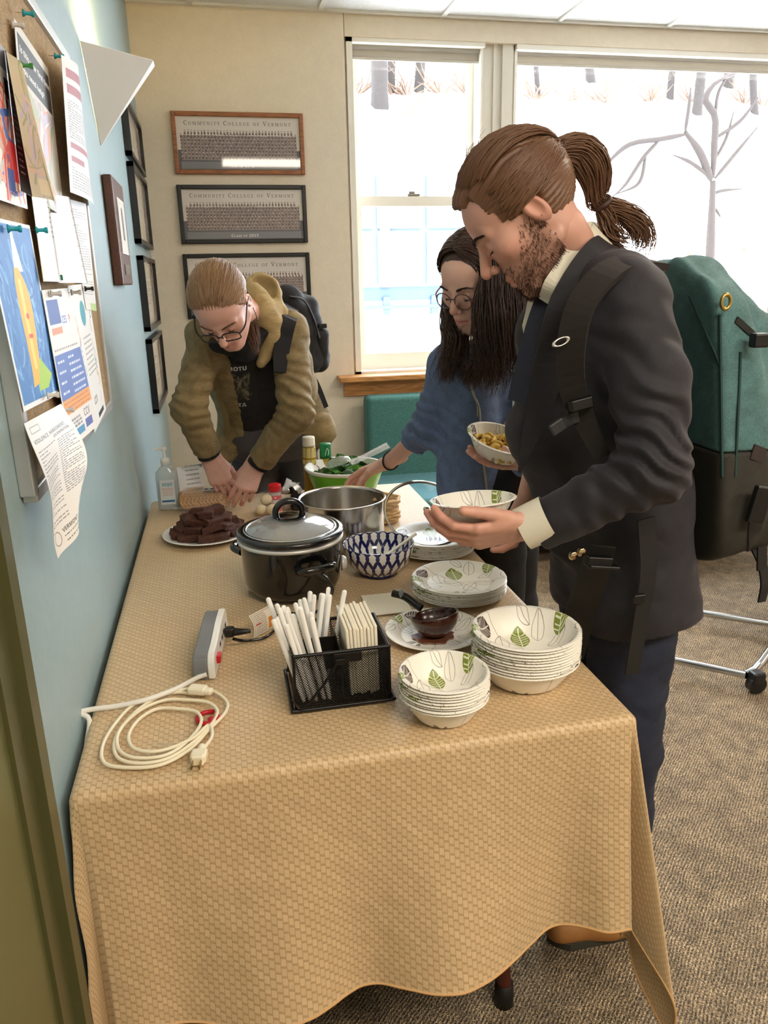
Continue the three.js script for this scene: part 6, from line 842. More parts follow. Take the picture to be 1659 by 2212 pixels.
  // trousers and boots
  const tr = [C([0.80, 0.92, -1.34], [0.80, 0.90, -1.48], 0.11), C([0.80, 0.86, -1.335], [0.795, 0.48, -1.32], 0.098, 0.078), C([0.795, 0.48, -1.32], [0.80, 0.07, -1.315], 0.076, 0.07), C([0.80, 0.86, -1.49], [0.83, 0.48, -1.50], 0.098, 0.075), C([0.83, 0.48, -1.50], [0.87, 0.07, -1.50], 0.074, 0.07)], [tl, th] = bb(tr, 0.02);
  part('trousers', off(cloth(tr, 0.03, folds(0.006, 10), tl, th, 0.009, (x, y, z, d) => smax(smax(d, 0.045 - y, 0.01), y - 0.93, 0.02))), mat('#ffffff', 0.8, { map: fabricTex(0.095, 0.125, 0.20, 611, 0.3, 70) }), G, 'navy work trousers');
  const boot = (x, z, r) => { const f = (X, y, Z) => { let d = cap(X, y, Z, [-0.02, 0.05, 0, 0.0, 0.12, 0, 0.046, 0.05]); d = smin(d, cap(X, y, Z, [0.02, 0.042, 0, -0.13, 0.03, 0, 0.04, 0.036]), 0.04); return smax(d, 0.014 - y, 0.004); }; return [surf(f, [-0.19, 0, -0.07], [0.09, 0.18, 0.07], 0.006).rotateY(r).translate(x, 0, z), new THREE.ExtrudeGeometry((() => { const s = new THREE.Shape(); s.moveTo(0.06, -0.03); s.quadraticCurveTo(0.075, 0, 0.06, 0.03); s.lineTo(-0.12, 0.04); s.quadraticCurveTo(-0.2, 0, -0.12, -0.04); return s; })(), { depth: 0.018, bevelEnabled: false }).rotateX(-Math.PI / 2).translate(0, 0.0, 0).rotateY(r).translate(x, 0, z)]; };
  const b1 = boot(0.80, -1.31, -0.06), b2 = boot(0.875, -1.5, 0.1), tan = mat('#a5713c', 0.6), sole = mat('#3a382f', 0.7);
  for (const b of [b1, b2]) { const bt = part('boot', off(b[0]), tan, G, 'tan leather work boot'); part('boot_sole', off(b[1]), sole, bt); }
  // hair
  const hl_ = (z) => z > 0.035 ? lerp(0.034, 0.098, sm(0.03, 0.088, z)) : z > -0.02 ? lerp(-0.014, 0.034, sm(-0.02, 0.035, z)) : lerp(-0.066, -0.014, sm(-0.05, -0.02, z));
  const RG = ridges(0.0018, 48); const hl2 = (x, z) => { const s = sm(0.03, 0.055, Math.abs(x)), c = hl_(z), q = z < 0 ? c : lerp(hl_(0), 0.022, clamp(z / 0.05)) + 0.12 * sm(0.046, 0.062, z); return lerp(c, Math.min(q, 0.13), s); };
  const hc = surf((x, y, z) => { let d = ell2(x, y, z, 0, 0.038, -0.014, 0.081, 0.096, 0.104); d = smin(d, ell2(x, y, z, 0, 0.086, 0.034, 0.045, 0.034, 0.05), 0.02); d = smax(d, hl2(x, z) - y + 0.004 * N3(x * 90, y * 90, z * 90), 0.006) + RG(x, y, z); const r = Math.hypot(x, y - 0.035, z + 0.012); if (Math.abs(x) > 0.06) d = smax(d, -(ell2(Math.abs(x), y, z, 0.08, -0.004, -0.010, 0.014, 0.036, 0.026)), 0.004); return d; }, [-0.1, -0.1, -0.14], [0.1, 0.15, 0.11], 0.0034).applyMatrix4(hm);
  const brown = mat('#6c4a33', 0.45, { sheen: 0.3, sheenColor: new THREE.Color(0.8, 0.5, 0.25) }), brownD = mat('#3f261a', 0.55);
  seed = 5; const T = [0, 0.22, -1], L = [];
  for (let i = 0; i < 1500; i++) { const a = rr(-1.15, 1.15), f = rr(-0.05, 1), from = [Math.sin(a) * (0.75 + 0.2 * f), lerp(0.95, 0.62, Math.abs(Math.sin(a)) * 0.7) + rr(-0.05, 0.1), Math.cos(a) * (0.35 + 0.55 * f)]; L.push({ from, to: [T[0] + rr(-0.1, 0.1), T[1] + rr(-0.1, 0.1), T[2]], inf: 0.011 + rr(0, 0.006), lift: 0.007 * rnd() }); }
  for (let i = 0; i < 700; i++) { const s = i % 2 ? 1 : -1; L.push({ from: [s * rr(0.75, 0.9), rr(-0.25, 0.45), rr(-0.55, 0.5)].map((v, k) => v), to: [s * rr(0, 0.25), rr(0.0, 0.3), -1], inf: 0.0105 + rr(0, 0.003), over: rr(0.35, 0.9) }); }
  const hairG = part('hair', off(join([hc, sweep(hm, L.filter((q) => { const p = skull(q.from, 0.01); return p.y > hl2(p.x, p.z) + 0.003; }), 0.0011)])), brown, G, 'brown hair pulled back');
  const tz = -1.365, tp = [[1196, 322], [1222, 318], [1252, 322], [1278, 352], [1290, 390], [1290, 425], [1298, 436]], tl2 = [[1298, 436], [1325, 448], [1362, 468], [1388, 500], [1390, 528], [1378, 548]], tl3 = [[1298, 436], [1308, 465], [1318, 500], [1340, 520], [1362, 535]];
  const PX = (l) => l.map(([u, v]) => P(u, v, tz));
  const PT_ = part('ponytail', off(strands([...lock(PX(tp), 520, [0.014, 0.031, 0.012], 0.0011, 0.002), ...lock(PX(tp.slice(0)).map((p) => p.add(V(-0.008, -0.012, 0))), 120, [0.012, 0.02, 0.01], 0.0011, 0.002), ...lock(PX(tl2), 200, [0.01, 0.02, 0.022], 0.0009, 0.004), ...lock(PX(tl3), 150, [0.01, 0.018, 0.016], 0.0009, 0.005), ...lock(PX([[1298, 436], [1350, 462], [1372, 500], [1355, 545]]), 90, [0.008, 0.02, 0.02], 0.0009, 0.005)], 4, 10)), brown, G, 'long brown tail of hair');
  for (const [u, v, ang] of [[1206, 322, 0.1], [1299, 438, 0.9]]) part('hair_tie', off(new THREE.TorusGeometry(0.0145, 0.006, 8, 20).rotateY(Math.PI / 2 + 0.3).rotateZ(-ang).translate(...P(u, v, tz).toArray())), brownD, PT_);
  // fly-away hairs on the crown, beard, brows
  const FL = []; for (let i = 0; i < 60; i++) { const a = rr(-0.5, 0.5), p = skull([Math.sin(a), 1, rr(-0.1, 0.6)], 0.02), q = p.clone().add(V(rr(-0.01, 0.01), rr(0.004, 0.016), rr(-0.035, -0.01))); FL.push({ pts: [p, p.clone().lerp(q, 0.5).add(V(0, 0.004, 0)), q].map((v) => v.applyMatrix4(hm)), r: 0.0004 }); } part('stray_hairs', off(strands(FL, 3, 4)), brown, G);
  const hf = headField(HO), B = []; seed = 77;
  for (let i = 0; i < 9000 && B.length < 3000; i++) { const p = V(rr(-0.085, 0.085), rr(-0.135, 0.012), rr(-0.035, 0.11)); for (let k = 0; k < 4; k++) { const e = 0.002, d = hf(p.x, p.y, p.z), n = V(hf(p.x + e, p.y, p.z) - d, hf(p.x, p.y + e, p.z) - d, hf(p.x, p.y, p.z + e) - d).normalize(); p.addScaledVector(n, -d); if (k === 3) { const side = sm(0.015, -0.01, p.z - 0.0) * (p.y > -0.06 ? 1 : 1), low = sm(-0.045, -0.075, p.y), mus = p.z > 0.075 && p.y < -0.043 && p.y > -0.056 ? 1 : 0, cheek = p.y < 0.0 && p.z < 0.045 + (-p.y - 0.03) * 0.7 && p.z > -0.012 + 0.0 * p.y ? 1 : 0, lip = p.z > 0.075 && Math.abs(p.x) < 0.02 && p.y < -0.056 && p.y > -0.078 ? 0 : 1; if (p.y < -0.12 || p.z < -0.014 || rnd() > (Math.max(low * (p.z > 0.0 ? 1 : 0), mus, cheek) * lip)) break; const q = n.clone().multiplyScalar(0.003).add(V(rr(-0.0025, 0.0025), -0.0045 + rr(-0.002, 0.002), rr(-0.001, 0.003))); B.push({ pts: [p.clone(), p.clone().addScaledVector(q, 0.55).addScaledVector(n, 0.0006), p.clone().add(q)].map((v) => v.applyMatrix4(hm)), r: 0.0004 }); } } }
  part('beard', off(strands(B, 3, 3)), mat('#4a2716', 0.6), G, 'short stubbly brown beard');
  brows(hm, 0.0007, 170, '#2c1710', G); lashes(hm, G); G.children.filter((c) => /eyebrow|eyelashes/.test(c.name)).forEach((c) => off(c.geometry));
}
// ---------- green backpack on the man ----------
{
  const q = (u, v, z = -1.34) => P(u, v, z), o = V(1.05, 0.95, -1.4), t = thing('backpack', 'large teal and black hiking backpack worn by the suited person', 'backpack', o.toArray()), off = (g) => g.translate(-o.x, -o.y, -o.z);
  const L = [C(q(1425, 640, -1.30), q(1490, 1120, -1.30), 0.075, 0.09), C(q(1425, 640, -1.50), q(1490, 1120, -1.50), 0.075, 0.09), C(q(1520, 700, -1.32), q(1590, 1090, -1.31), 0.085, 0.095), C(q(1520, 700, -1.50), q(1590, 1090, -1.50), 0.085, 0.095), C(q(1600, 830, -1.40), q(1640, 1080, -1.40), 0.09, 0.09)], base = chain(L, 0.07);
  const top = chain([C(q(1395, 585, -1.36), q(1500, 620, -1.4), 0.025, 0.05), C(q(1500, 620, -1.4), q(1610, 730, -1.4), 0.045, 0.06)], 0.05), F1 = folds(0.0045, 7), spl = (x, y) => y - 1.158 + 0.05 * (x - 1.0);
  const panelD = (x, y, z) => { const a = Math.sin((x * 0.9 - y * 0.12) * 6.283 / 0.17 + 1.0); return -0.0025 * Math.pow(Math.abs(a), 6); };
  const f = (x, y, z) => { let d = smin(base(x, y, z), top(x, y, z), 0.06); if (Math.abs(d) < 0.06) d += F1(x, y * 0.6, z) - panelD(x, y, z); return smax(d, -(x - 0.855 - 0.10 * (1.42 - y)), 0.02); };
  const [lo, hi] = bb(L, 0.12); lo[0] = 0.82;
  const can = (r, g, b, s) => mat('#ffffff', 0.8, { map: fabricTex(r, g, b, s, 0.25, 60) });
  part('upper_body', off(sphereUV(surf((x, y, z) => Math.max(f(x, y, z), -spl(x, y)), lo, [hi[0], hi[1] + 0.05, hi[2]], 0.007), 5)), can(0.28, 0.42, 0.42, 701), t, 'teal canvas body');
  part('lower_body', off(sphereUV(surf((x, y, z) => Math.max(f(x, y, z) - 0.002, spl(x, y)), lo, hi, 0.007), 5)), can(0.17, 0.16, 0.135, 705), t, 'black base panel');
  const bk = mat('#121110', 0.7), pl = mat('#0c0c0d', 0.35), s3 = (l) => l.map(([u, v, z]) => q(u, v, z).toArray());
  const SS = part('shoulder_strap', off(ribbon(s3([[1420, 572, -1.30], [1360, 568, -1.24], [1300, 600, -1.185], [1255, 660, -1.17], [1235, 740, -1.175], [1235, 830, -1.195], [1262, 905, -1.21], [1300, 985, -1.2]]), [0.045, 0.045, 0.044, 0.044, 0.045, 0.045, 0.036, 0.028], 0.013, [[0.1, 1, 0.2], [-0.1, 0.9, 0.5], [-0.6, 0.3, 0.8], [-0.5, 0, 0.9], [-0.4, -0.2, 0.9]])), mat('#1d1713', 0.85), t);
  part('strap_buckle', off(rbox(0.04, 0.02, 0.016, 0.003).rotateZ(0.2).translate(...q(1255, 872, -1.19).toArray())), pl, SS);
  const chest = part('chest_clip', off(join([rbox(0.028, 0.022, 0.008, 0.003).rotateZ(0.55).translate(...q(1205, 922, -1.2).toArray()), ribbon(s3([[1215, 915, -1.2], [1235, 905, -1.205], [1250, 900, -1.205]]), 0.018, 0.003, [[0, 0, 1]])])), mat('#2a2b2e', 0.4), t);
  part('ring_loop', off(new THREE.TorusGeometry(0.0095, 0.0022, 8, 20).scale(1.4, 0.6, 1).rotateZ(0.35).translate(...q(1212, 738, -1.165).toArray())), mat('#d9d6d0', 0.2, { metalness: 0.8 }), t);
  part('hip_strap', off(ribbon(s3([[1300, 1180, -1.2], [1275, 1260, -1.24], [1250, 1340, -1.30], [1232, 1420, -1.33]]), [0.05, 0.06, 0.06, 0.055], 0.004, [[-0.3, 0, 1]])), bk, t); part('hip_strap', off(ribbon(s3([[1395, 1120, -1.19], [1400, 1230, -1.19], [1385, 1330, -1.195], [1365, 1455, -1.2]]), [0.035, 0.035, 0.032, 0.032], 0.004, [[0.1, 0, 1]])), bk, t);
  part('hip_buckle', off(join([rbox(0.06, 0.008, 0.03, 0.003).rotateZ(-0.15).translate(...q(1300, 1222, -1.19).toArray()), rbox(0.05, 0.02, 0.02, 0.003).rotateZ(-0.15).translate(...q(1292, 1212, -1.195).toArray())])), pl, t); part('strap_slider', off(rbox(0.024, 0.018, 0.01, 0.003).translate(...q(1380, 1293, -1.185).toArray())), pl, t);
  const side = (u0, v0, u1, v1, n) => ribbon(Array.from({ length: 5 }, (_, i) => { const u = lerp(u0, u1, i / 4), v = lerp(v0, v1, i / 4); let z = -1.05; const d = ray(u, v); let s = 0.8; for (let k = 0; k < 200; k++) { const p = camera.position.clone().addScaledVector(d, s), e = f(p.x, p.y, p.z); if (e < 0.001) break; s += Math.max(e * 0.6, 0.002); } return camera.position.clone().addScaledVector(d, s - 0.002).toArray(); }), n, 0.004, [[0.1, 0.1, 1]]);
  parts('seam', [side(1555, 680, 1560, 1030, 0.004), side(1600, 760, 1588, 1030, 0.004), side(1490, 640, 1560, 800, 0.004)].map(off), mat('#1c3b38', 0.8), t);
  parts('compression_strap', [side(1640, 1060, 1625, 1180, 0.03), side(1590, 690, 1640, 735, 0.012)].map(off), bk, t);
  part('side_buckle', off(rbox(0.035, 0.07, 0.014, 0.004).rotateZ(-0.2).translate(...q(1640, 1090, -1.185).toArray())), pl, t);
  part('top_clip', off(rbox(0.03, 0.025, 0.02, 0.004).translate(...q(1640, 735, -1.21).toArray())), pl, t); part('patch', off(join([side(1625, 975, 1650, 985, 0.028)])), mat('#2d2220', 0.8), t);
  part('top_carabiner', off(new THREE.TorusGeometry(0.011, 0.0035, 8, 20).scale(0.8, 1.1, 1).translate(...q(1568, 652, -1.22).toArray())), mat('#b59a5c', 0.3, { metalness: 0.9 }), t);
  parts('hanging_strap', [ribbon(s3([[1630, 1180, -1.3], [1645, 1215, -1.28], [1652, 1260, -1.27], [1645, 1300, -1.27]]), [0.025, 0.022, 0.022, 0.02], 0.004, [[0.2, 0, 1]]), ribbon(s3([[1648, 1120, -1.25], [1646, 1180, -1.25], [1645, 1230, -1.25]]), [0.024, 0.024, 0.024], 0.004, [[0.2, 0, 1]])].map(off), bk, t);
  part('haul_loop', off(tube(s3([[1500, 612, -1.36], [1515, 592, -1.37], [1530, 600, -1.38], [1535, 628, -1.38]]), 0.007, 16, 8)), can(0.16, 0.30, 0.29, 711), t);
}
// ---------- person in the blue hoodie ----------
{
  const O = V(0.78, 0, -2.08), G = thing('person', 'person with long dark hair and glasses in a blue zip hoodie', 'person', O.toArray()), off = (g) => g.translate(-O.x, 0, -O.z), skin = [0.66, 0.40, 0.31];
  const hm = basis(P(1026, 612, -1.97), [-0.76, -0.42, 0.52], -0.05, 0.97);
  const neck = P(1068, 730, -2.03), shR = P(972, 790, -1.99), shL = P(1165, 790, -2.14), elR = P(938, 915, -2.07), wrR = P(838, 1000, -2.3), elL = P(1165, 985, -1.98), wrL = P(1122, 1000, -1.8), hip = V(0.80, 0.90, -2.1);
  const body = [C(neck, hip, 0.045, 0.1), C(shL, shR, 0.04), C(shR, elR, 0.036, 0.031), C(elR, wrR, 0.031, 0.0225), C(shL, elL, 0.036, 0.031), C(elL, wrL, 0.031, 0.0225), C(neck, V(0, -0.08, -0.03).applyMatrix4(hm), 0.048, 0.046), C([0.76, 0.88, -2.03], [0.78, 0.48, -2.03], 0.07, 0.05), C([0.78, 0.48, -2.03], [0.80, 0.09, -2.03], 0.048, 0.036), C([0.86, 0.88, -2.17], [0.88, 0.48, -2.17], 0.07, 0.05), C([0.88, 0.48, -2.17], [0.9, 0.09, -2.17], 0.048, 0.036)];
  const hr = handMesh(handFrame(wrR, wrL.clone().set(-0.62, -0.32, -0.35).toArray(), [-0.25, -0.85, 0.3]), { side: 1, curl: [0.35, 0.4, 0.45, 0.5], thumb: [0.4, 0.4], col: skin, scale: 0.93 });
  const hl = handMesh(handFrame(P(1140, 1000, -1.79), [-0.95, 0.12, 0.05], [0.1, 0.95, 0.2]), { side: -1, curl: [0.2, 0.22, 0.25, 0.3], thumb: [0.5, 0.5], col: skin, scale: 0.93 });
  part('body', off(join([paint(bodyCore(body), () => skin), headMesh(headField({ jaw: 0.92, nose: 0.85, brow: 0.75, chin: 0.97, neck: neck.clone().applyMatrix4(hm.clone().invert()) }), hm, skinTone(skin, { lip: [0.85, 0.5, 0.5] })), hr, hl])), skinMat(), G);
  const tor = [C(shL, shR, 0.055), C(P(1010, 850, -2.0), P(1010, 1050, -2.02), 0.085, 0.09), C(P(1105, 850, -2.08), P(1110, 1060, -2.12), 0.1, 0.1), C(neck, P(1068, 770, -2.04), 0.06, 0.08)], fr = elR.clone().lerp(wrR, 0.40), cut = wrR.clone().sub(elR).normalize();
  const armR = [C(shR, elR, 0.057, 0.06), C(elR, fr, 0.06, 0.048)], armL = [C(shL, elL, 0.055, 0.05), C(elL, wrL.clone().lerp(elL, 0.25), 0.05, 0.045)], all = [...tor, ...armR, ...armL], [lo, hi] = bb(all, 0.02), fA = chain(tor, 0.06), fB = chain(armR, 0.03), fC = chain(armL, 0.03), F1 = folds(0.0042, 12), rf = ringFolds([[elR, V(0.5, 0.85, 0).normalize(), 0.09, 0.009, 0.03], [fr, cut, 0.05, 0.004, 0.022]]);
  const nc = (x, y, z) => cap(x, y, z, C(neck.clone().add(V(0, -0.03, 0)), V(0, -0.04, -0.01).applyMatrix4(hm), 0.056, 0.07));
  const jf = (x, y, z) => { let d = smin(smin(fA(x, y, z), fB(x, y, z), 0.03), fC(x, y, z), 0.03); if (Math.abs(d) < 0.06) d += F1(x, y, z) + rf(x, y, z); if (x < 0.56) d = smax(d, (x - fr.x) * cut.x + (y - fr.y) * cut.y + (z - fr.z) * cut.z, 0.006); return smax(smax(d, -nc(x, y, z), 0.01), 0.82 - y, 0.02); };
  const blue = mat('#ffffff', 0.85, { map: fabricTex(0.36, 0.43, 0.56, 801, 0.22, 80) }), hit = (u, v, dz = 0.002) => { const d = ray(u, v); let s = 1.2; for (let k = 0; k < 300; k++) { const p = camera.position.clone().addScaledVector(d, s), e = jf(p.x, p.y, p.z); if (e < 0.001) break; s += Math.max(e * 0.5, 0.002); } return camera.position.clone().addScaledVector(d, s - dz); };
  const HD = part('hoodie', off(sphereUV(surf(jf, lo, hi, 0.007), 5)), blue, G, 'faded blue zip hoodie');
  part('zip', off(join([new THREE.TubeGeometry(curve([[1010, 800], [1022, 850], [1034, 880], [1038, 940], [1044, 1000], [1052, 1066]].map(([u, v]) => hit(u, v))), 60, 0.0035, 6), rbox(0.008, 0.03, 0.004, 0.002).translate(...hit(1033, 888, 0.008).toArray())])), mat('#9b9a92', 0.35, { metalness: 0.7 }), HD);
  part('drawstring', off(tube([[1112, 790], [1110, 830], [1108, 880]].map(([u, v]) => hit(u, v, 0.005)), 0.003, 16, 6)), mat('#d8d8d6', 0.7), HD);
  const letters = (s, u0, v0, dx, h) => { s.split('').forEach((ch, i) => { const tx = canvasTex(64, 64, (x, w, hh) => { x.fillStyle = '#000'; x.fillRect(0, 0, w, hh); x.fillStyle = '#fff'; x.font = 'bold 60px sans-serif'; x.textAlign = 'center'; x.fillText(ch, 32, 54); }, false); part('chest_letter', off(drape(jf, hit(u0 + (i + 0.5) * dx, v0 + h * 0.5), [0.85, -0.05, -0.35], [0, 1, 0], dx / 880, h / 880, 4, 4)), mat('#d9d8d2', 0.8, { alphaMap: tx, transparent: true }), HD); }); };
  letters('EN', 1098, 776, 18, 32); letters('D', 998, 778, 15, 28);
  part('wristband', off(new THREE.TorusGeometry(0.031, 0.0028, 8, 30).applyMatrix4(handFrame(elR.clone().lerp(wrR, 0.92), [0, 1, 0], cut.toArray()))), mat('#0d0d0e', 0.6), G);
  const tr = [C([0.76, 0.9, -2.03], [0.86, 0.9, -2.17], 0.1), C([0.76, 0.84, -2.03], [0.78, 0.46, -2.03], 0.088, 0.068), C([0.78, 0.46, -2.03], [0.80, 0.07, -2.03], 0.066, 0.058), C([0.86, 0.84, -2.17], [0.88, 0.46, -2.17], 0.088, 0.068), C([0.88, 0.46, -2.17], [0.9, 0.07, -2.17], 0.066, 0.058)], [tl, th] = bb(tr, 0.02);
  part('trousers', off(cloth(tr, 0.03, folds(0.004, 10), tl, th, 0.011, (x, y, z, d) => smax(d, 0.04 - y, 0.01))), mat('#15161b', 0.85), G, 'black trousers');
  for (const [x, z] of [[0.79, -2.03], [0.89, -2.17]]) part('shoe', off(surf((X, y, Z) => smax(smin(cap(X, y, Z, [0, 0.045, 0, 0, 0.08, 0, 0.042, 0.044]), cap(X, y, Z, [0.01, 0.035, 0, -0.12, 0.028, 0, 0.038, 0.03]), 0.03), 0.002 - y, 0.003), [-0.18, -0.01, -0.07], [0.07, 0.14, 0.07], 0.008).translate(x, 0, z)), mat('#1c1c1e', 0.6), G);
  // hair
  const dark = mat('#38231b', 0.42, { sheen: 0.3, sheenColor: new THREE.Color(0.5, 0.3, 0.2) }); seed = 91;
  const hy = (x, z) => z > 0.02 ? lerp(0.0, 0.086, sm(0.02, 0.07, z - Math.abs(x) * 0.15)) : lerp(-0.09, 0.0, sm(-0.06, 0.02, z));
  const capG = surf((x, y, z) => { let d = ell2(x, y, z, 0, 0.036, -0.016, 0.083, 0.094, 0.104); d += 0.0012 * Math.sin(z * 800 + 6 * N3(x * 18, y * 18, z * 18)); return smax(d, hy(x, z) - y, 0.006); }, [-0.1, -0.11, -0.14], [0.1, 0.15, 0.11], 0.004).applyMatrix4(hm);
  const L = []; for (let i = 0; i < 900; i++) { const s = i % 2 ? 1 : -1, k = rr(-0.9, 0.85); L.push({ from: [0.02 * s + rr(-0.03, 0.03), 1, k], to: [s * 1, rr(-0.35, 0.05), rr(-0.75, 0.22) + k * 0.15], inf: 0.013 + rr(0, 0.008), over: rr(0.7, 1) }); }
  const z0 = -1.93, G1 = (pts) => pts.map(([u, v, z]) => P(u, v, z ?? z0)), LK = [];
  LK.push(...lock(G1([[1040, 520, -1.93], [1072, 570, -1.86], [1066, 640, -1.84], [1060, 720, -1.83], [1062, 790, -1.84], [1062, 850, -1.87]]), 520, [0.02, 0.042, 0.034], 0.0012, 0.011));
  LK.push(...lock(G1([[1055, 520, -1.97], [1105, 580, -1.9], [1108, 650, -1.88], [1098, 720, -1.87], [1092, 780, -1.87], [1082, 830, -1.88]]), 560, [0.025, 0.045, 0.034], 0.0012, 0.011));
  LK.push(...lock(G1([[1070, 540, -2.0], [1130, 610, -1.96], [1140, 680, -1.95], [1128, 740, -1.93], [1110, 790, -1.92]]), 360, [0.025, 0.042, 0.03], 0.0012, 0.011));
  LK.push(...lock(G1([[1000, 540, -2.05], [985, 620, -2.06], [978, 690, -2.04], [985, 740, -1.97], [970, 790, -1.915], [968, 825, -1.92]]), 430, [0.02, 0.03, 0.036], 0.0012, 0.011));
  LK.push(...lock(G1([[1066, 660, -1.86], [1052, 745, -1.85], [1035, 790, -1.87], [1015, 815, -1.89], [1000, 830, -1.9]]), 160, [0.02, 0.022, 0.02], 0.0012, 0.011));
  LK.push(...lock(G1([[972, 600, -2.0], [972, 660, -1.99], [968, 710, -1.98], [962, 750, -1.95]]), 26, [0.004, 0.008, 0.014], 0.0007, 0.004));
  part('hair', off(join([capG, sweep(hm, L, 0.0012), strands(LK, 4, 12)])), dark, G, 'long dark brown hair');
  brows(hm, 0.0006, 90, '#2a1914', G); lashes(hm, G); G.children.filter((c) => /eyebrow|eyelashes/.test(c.name)).forEach((c) => off(c.geometry));
  glassesOn(hm, G, '#5a3a36', [0.0245, 0.0205], { w: 0.031, z: 0.104, y: -0.002, temple: '#b8503a' }); G.traverse((c) => { if (/^glasses/.test(c.name)) off(c.geometry); });
}
// ---------- bent person in the olive jacket ----------
{
  const O = V(0.16, 0, -3.0), G = thing('person', 'person with slicked back hair and glasses bending over in an olive jacket', 'person', O.toArray()), off = (g) => g.translate(-O.x, 0, -O.z), skin = [0.64, 0.36, 0.28];
  const hm = basis(P(480, 662, -2.36), [-0.12, -0.80, 0.585], 0.16, 1.0);
  const neck = P(548, 672, -2.60), shA = P(448, 728, -2.56), shB = P(622, 712, -2.64), elA = P(408, 880, -2.52), wrA = P(452, 985, -2.57), elB = P(640, 890, -2.50), wrB = P(556, 1005, -2.55), hip = V(0.19, 0.92, -3.02);
  const body = [C(neck, hip, 0.05, 0.1), C(shA, shB, 0.045), C(shA, elA, 0.042, 0.034), C(elA, wrA, 0.034, 0.0235), C(shB, elB, 0.042, 0.034), C(elB, wrB, 0.034, 0.0235), C(neck, V(0, -0.07, -0.03).applyMatrix4(hm), 0.052, 0.05), C([0.10, 0.9, -3.0], [0.10, 0.48, -2.98], 0.075, 0.05), C([0.10, 0.48, -2.98], [0.10, 0.09, -3.02], 0.048, 0.036), C([0.27, 0.9, -3.02], [0.28, 0.48, -3.0], 0.075, 0.05), C([0.28, 0.48, -3.0], [0.28, 0.09, -3.04], 0.048, 0.036)];
  const hA = handMesh(handFrame(P(455, 988, -2.57), [0.30, -0.80, 0.30], [0.25, -0.35, -0.85]), { side: 1, curl: [0.75, 0.8, 0.85, 0.9], thumb: [0.35, 0.6], tcurl: 0.25, col: skin, scale: 0.98 });
  const hB = handMesh(handFrame(P(552, 1004, -2.55), [-0.42, -0.72, 0.30], [-0.1, -0.45, -0.85]), { side: -1, curl: [0.55, 0.6, 0.65, 0.7], thumb: [0.4, 0.6], tcurl: 0.25, col: skin, scale: 0.98 });
  part('body', off(join([paint(bodyCore(body), () => skin), headMesh(headField({ jaw: 0.98, nose: 1.0, brow: 0.9, neck: neck.clone().applyMatrix4(hm.clone().invert()) }), hm, skinTone(skin, { lip: [0.9, 0.55, 0.55] })), hA, hB])), skinMat(), G);
  // jacket, open at the front over a black shirt
  const hipJ = V(0.19, 0.98, -2.97), tor = [C(shA, shB, 0.066), C(P(480, 760, -2.62), V(0.09, 0.98, -2.93), 0.088, 0.10), C(P(610, 760, -2.68), V(0.27, 0.98, -2.95), 0.095, 0.11), C(V(0.28, 1.02, -2.93), P(690, 930, -2.92), 0.09, 0.07), C(V(0.07, 1.0, -2.9), P(480, 980, -2.86), 0.07, 0.05)];
  const armA = [C(shA, elA, 0.062, 0.055), C(elA, wrA.clone().lerp(elA, 0.04), 0.055, 0.046)], armB = [C(shB, elB, 0.066, 0.058), C(elB, wrB.clone().lerp(elB, 0.04), 0.058, 0.047)], all = [...tor, ...armA, ...armB], [lo, hi] = bb(all, 0.02), fA = chain(tor, 0.05), fB = chain(armA, 0.03), fC = chain(armB, 0.03), F1 = folds(0.0045, 12);
  const dA = wrA.clone().sub(elA).normalize(), dB = wrB.clone().sub(elB).normalize(), rf = ringFolds([[elA, V(0.2, 0.97, 0).normalize(), 0.11, 0.004, 0.035], [elB.clone().add(V(-0.02, 0.05, 0.02)), V(0.5, 0.85, 0).normalize(), 0.1, 0.006, 0.032], [elB.clone().lerp(shB, 0.6), V(0.35, 0.9, 0.2).normalize(), 0.09, 0.004, 0.04]]);
  const cutA = wrA.clone().addScaledVector(dA, -0.012), cutB = wrB.clone().addScaledVector(dB, -0.012);
  const open = (x, y, z) => { const xl = lerp(0.028, 0.05, sm(1.2, 0.95, y)), xr = lerp(0.19, 0.165, sm(1.25, 1.0, y)), zc = lerp(-2.93, -2.62, clamp((y - 0.95) / 0.35)); return Math.max(xl + 0.02 - x - 0.3 * Math.max(0, y - 1.2), x - xr, zc - 0.0 - z, y - 1.36); };
  const jf = (x, y, z) => { let t0 = fA(x, y, z); t0 = smax(t0, -open(x, y, z), 0.008); const nk = cap(x, y, z, C(neck, V(0, -0.03, 0).applyMatrix4(hm), 0.06, 0.075)); t0 = smax(t0, -nk, 0.01); let a = fB(x, y, z), b = fC(x, y, z); a = smax(a, (x - cutA.x) * dA.x + (y - cutA.y) * dA.y + (z - cutA.z) * dA.z, 0.005); b = smax(b, (x - cutB.x) * dB.x + (y - cutB.y) * dB.y + (z - cutB.z) * dB.z, 0.005); let d = smin(smin(t0, a, 0.025), b, 0.025); if (Math.abs(d) < 0.06) d += F1(x, y, z) + rf(x, y, z); return smax(d, 0.80 - y, 0.02); };
  const ol = mat('#ffffff', 0.8, { map: fabricTex(0.49, 0.42, 0.28, 901, 0.25, 90) });
  const JK = part('jacket', off(sphereUV(surf(jf, lo, hi, 0.0068), 5)), ol, G, 'olive brown canvas jacket');
  const hitF = (fn) => (u, v, dz = 0.003) => { const d = ray(u, v); let s = 1.7; for (let k = 0; k < 300; k++) { const p = camera.position.clone().addScaledVector(d, s), e = fn(p.x, p.y, p.z); if (e < 0.001) break; s += Math.max(e * 0.5, 0.002); if (s > 3.3) break; } return camera.position.clone().addScaledVector(d, s - dz); }, hj = hitF(jf);
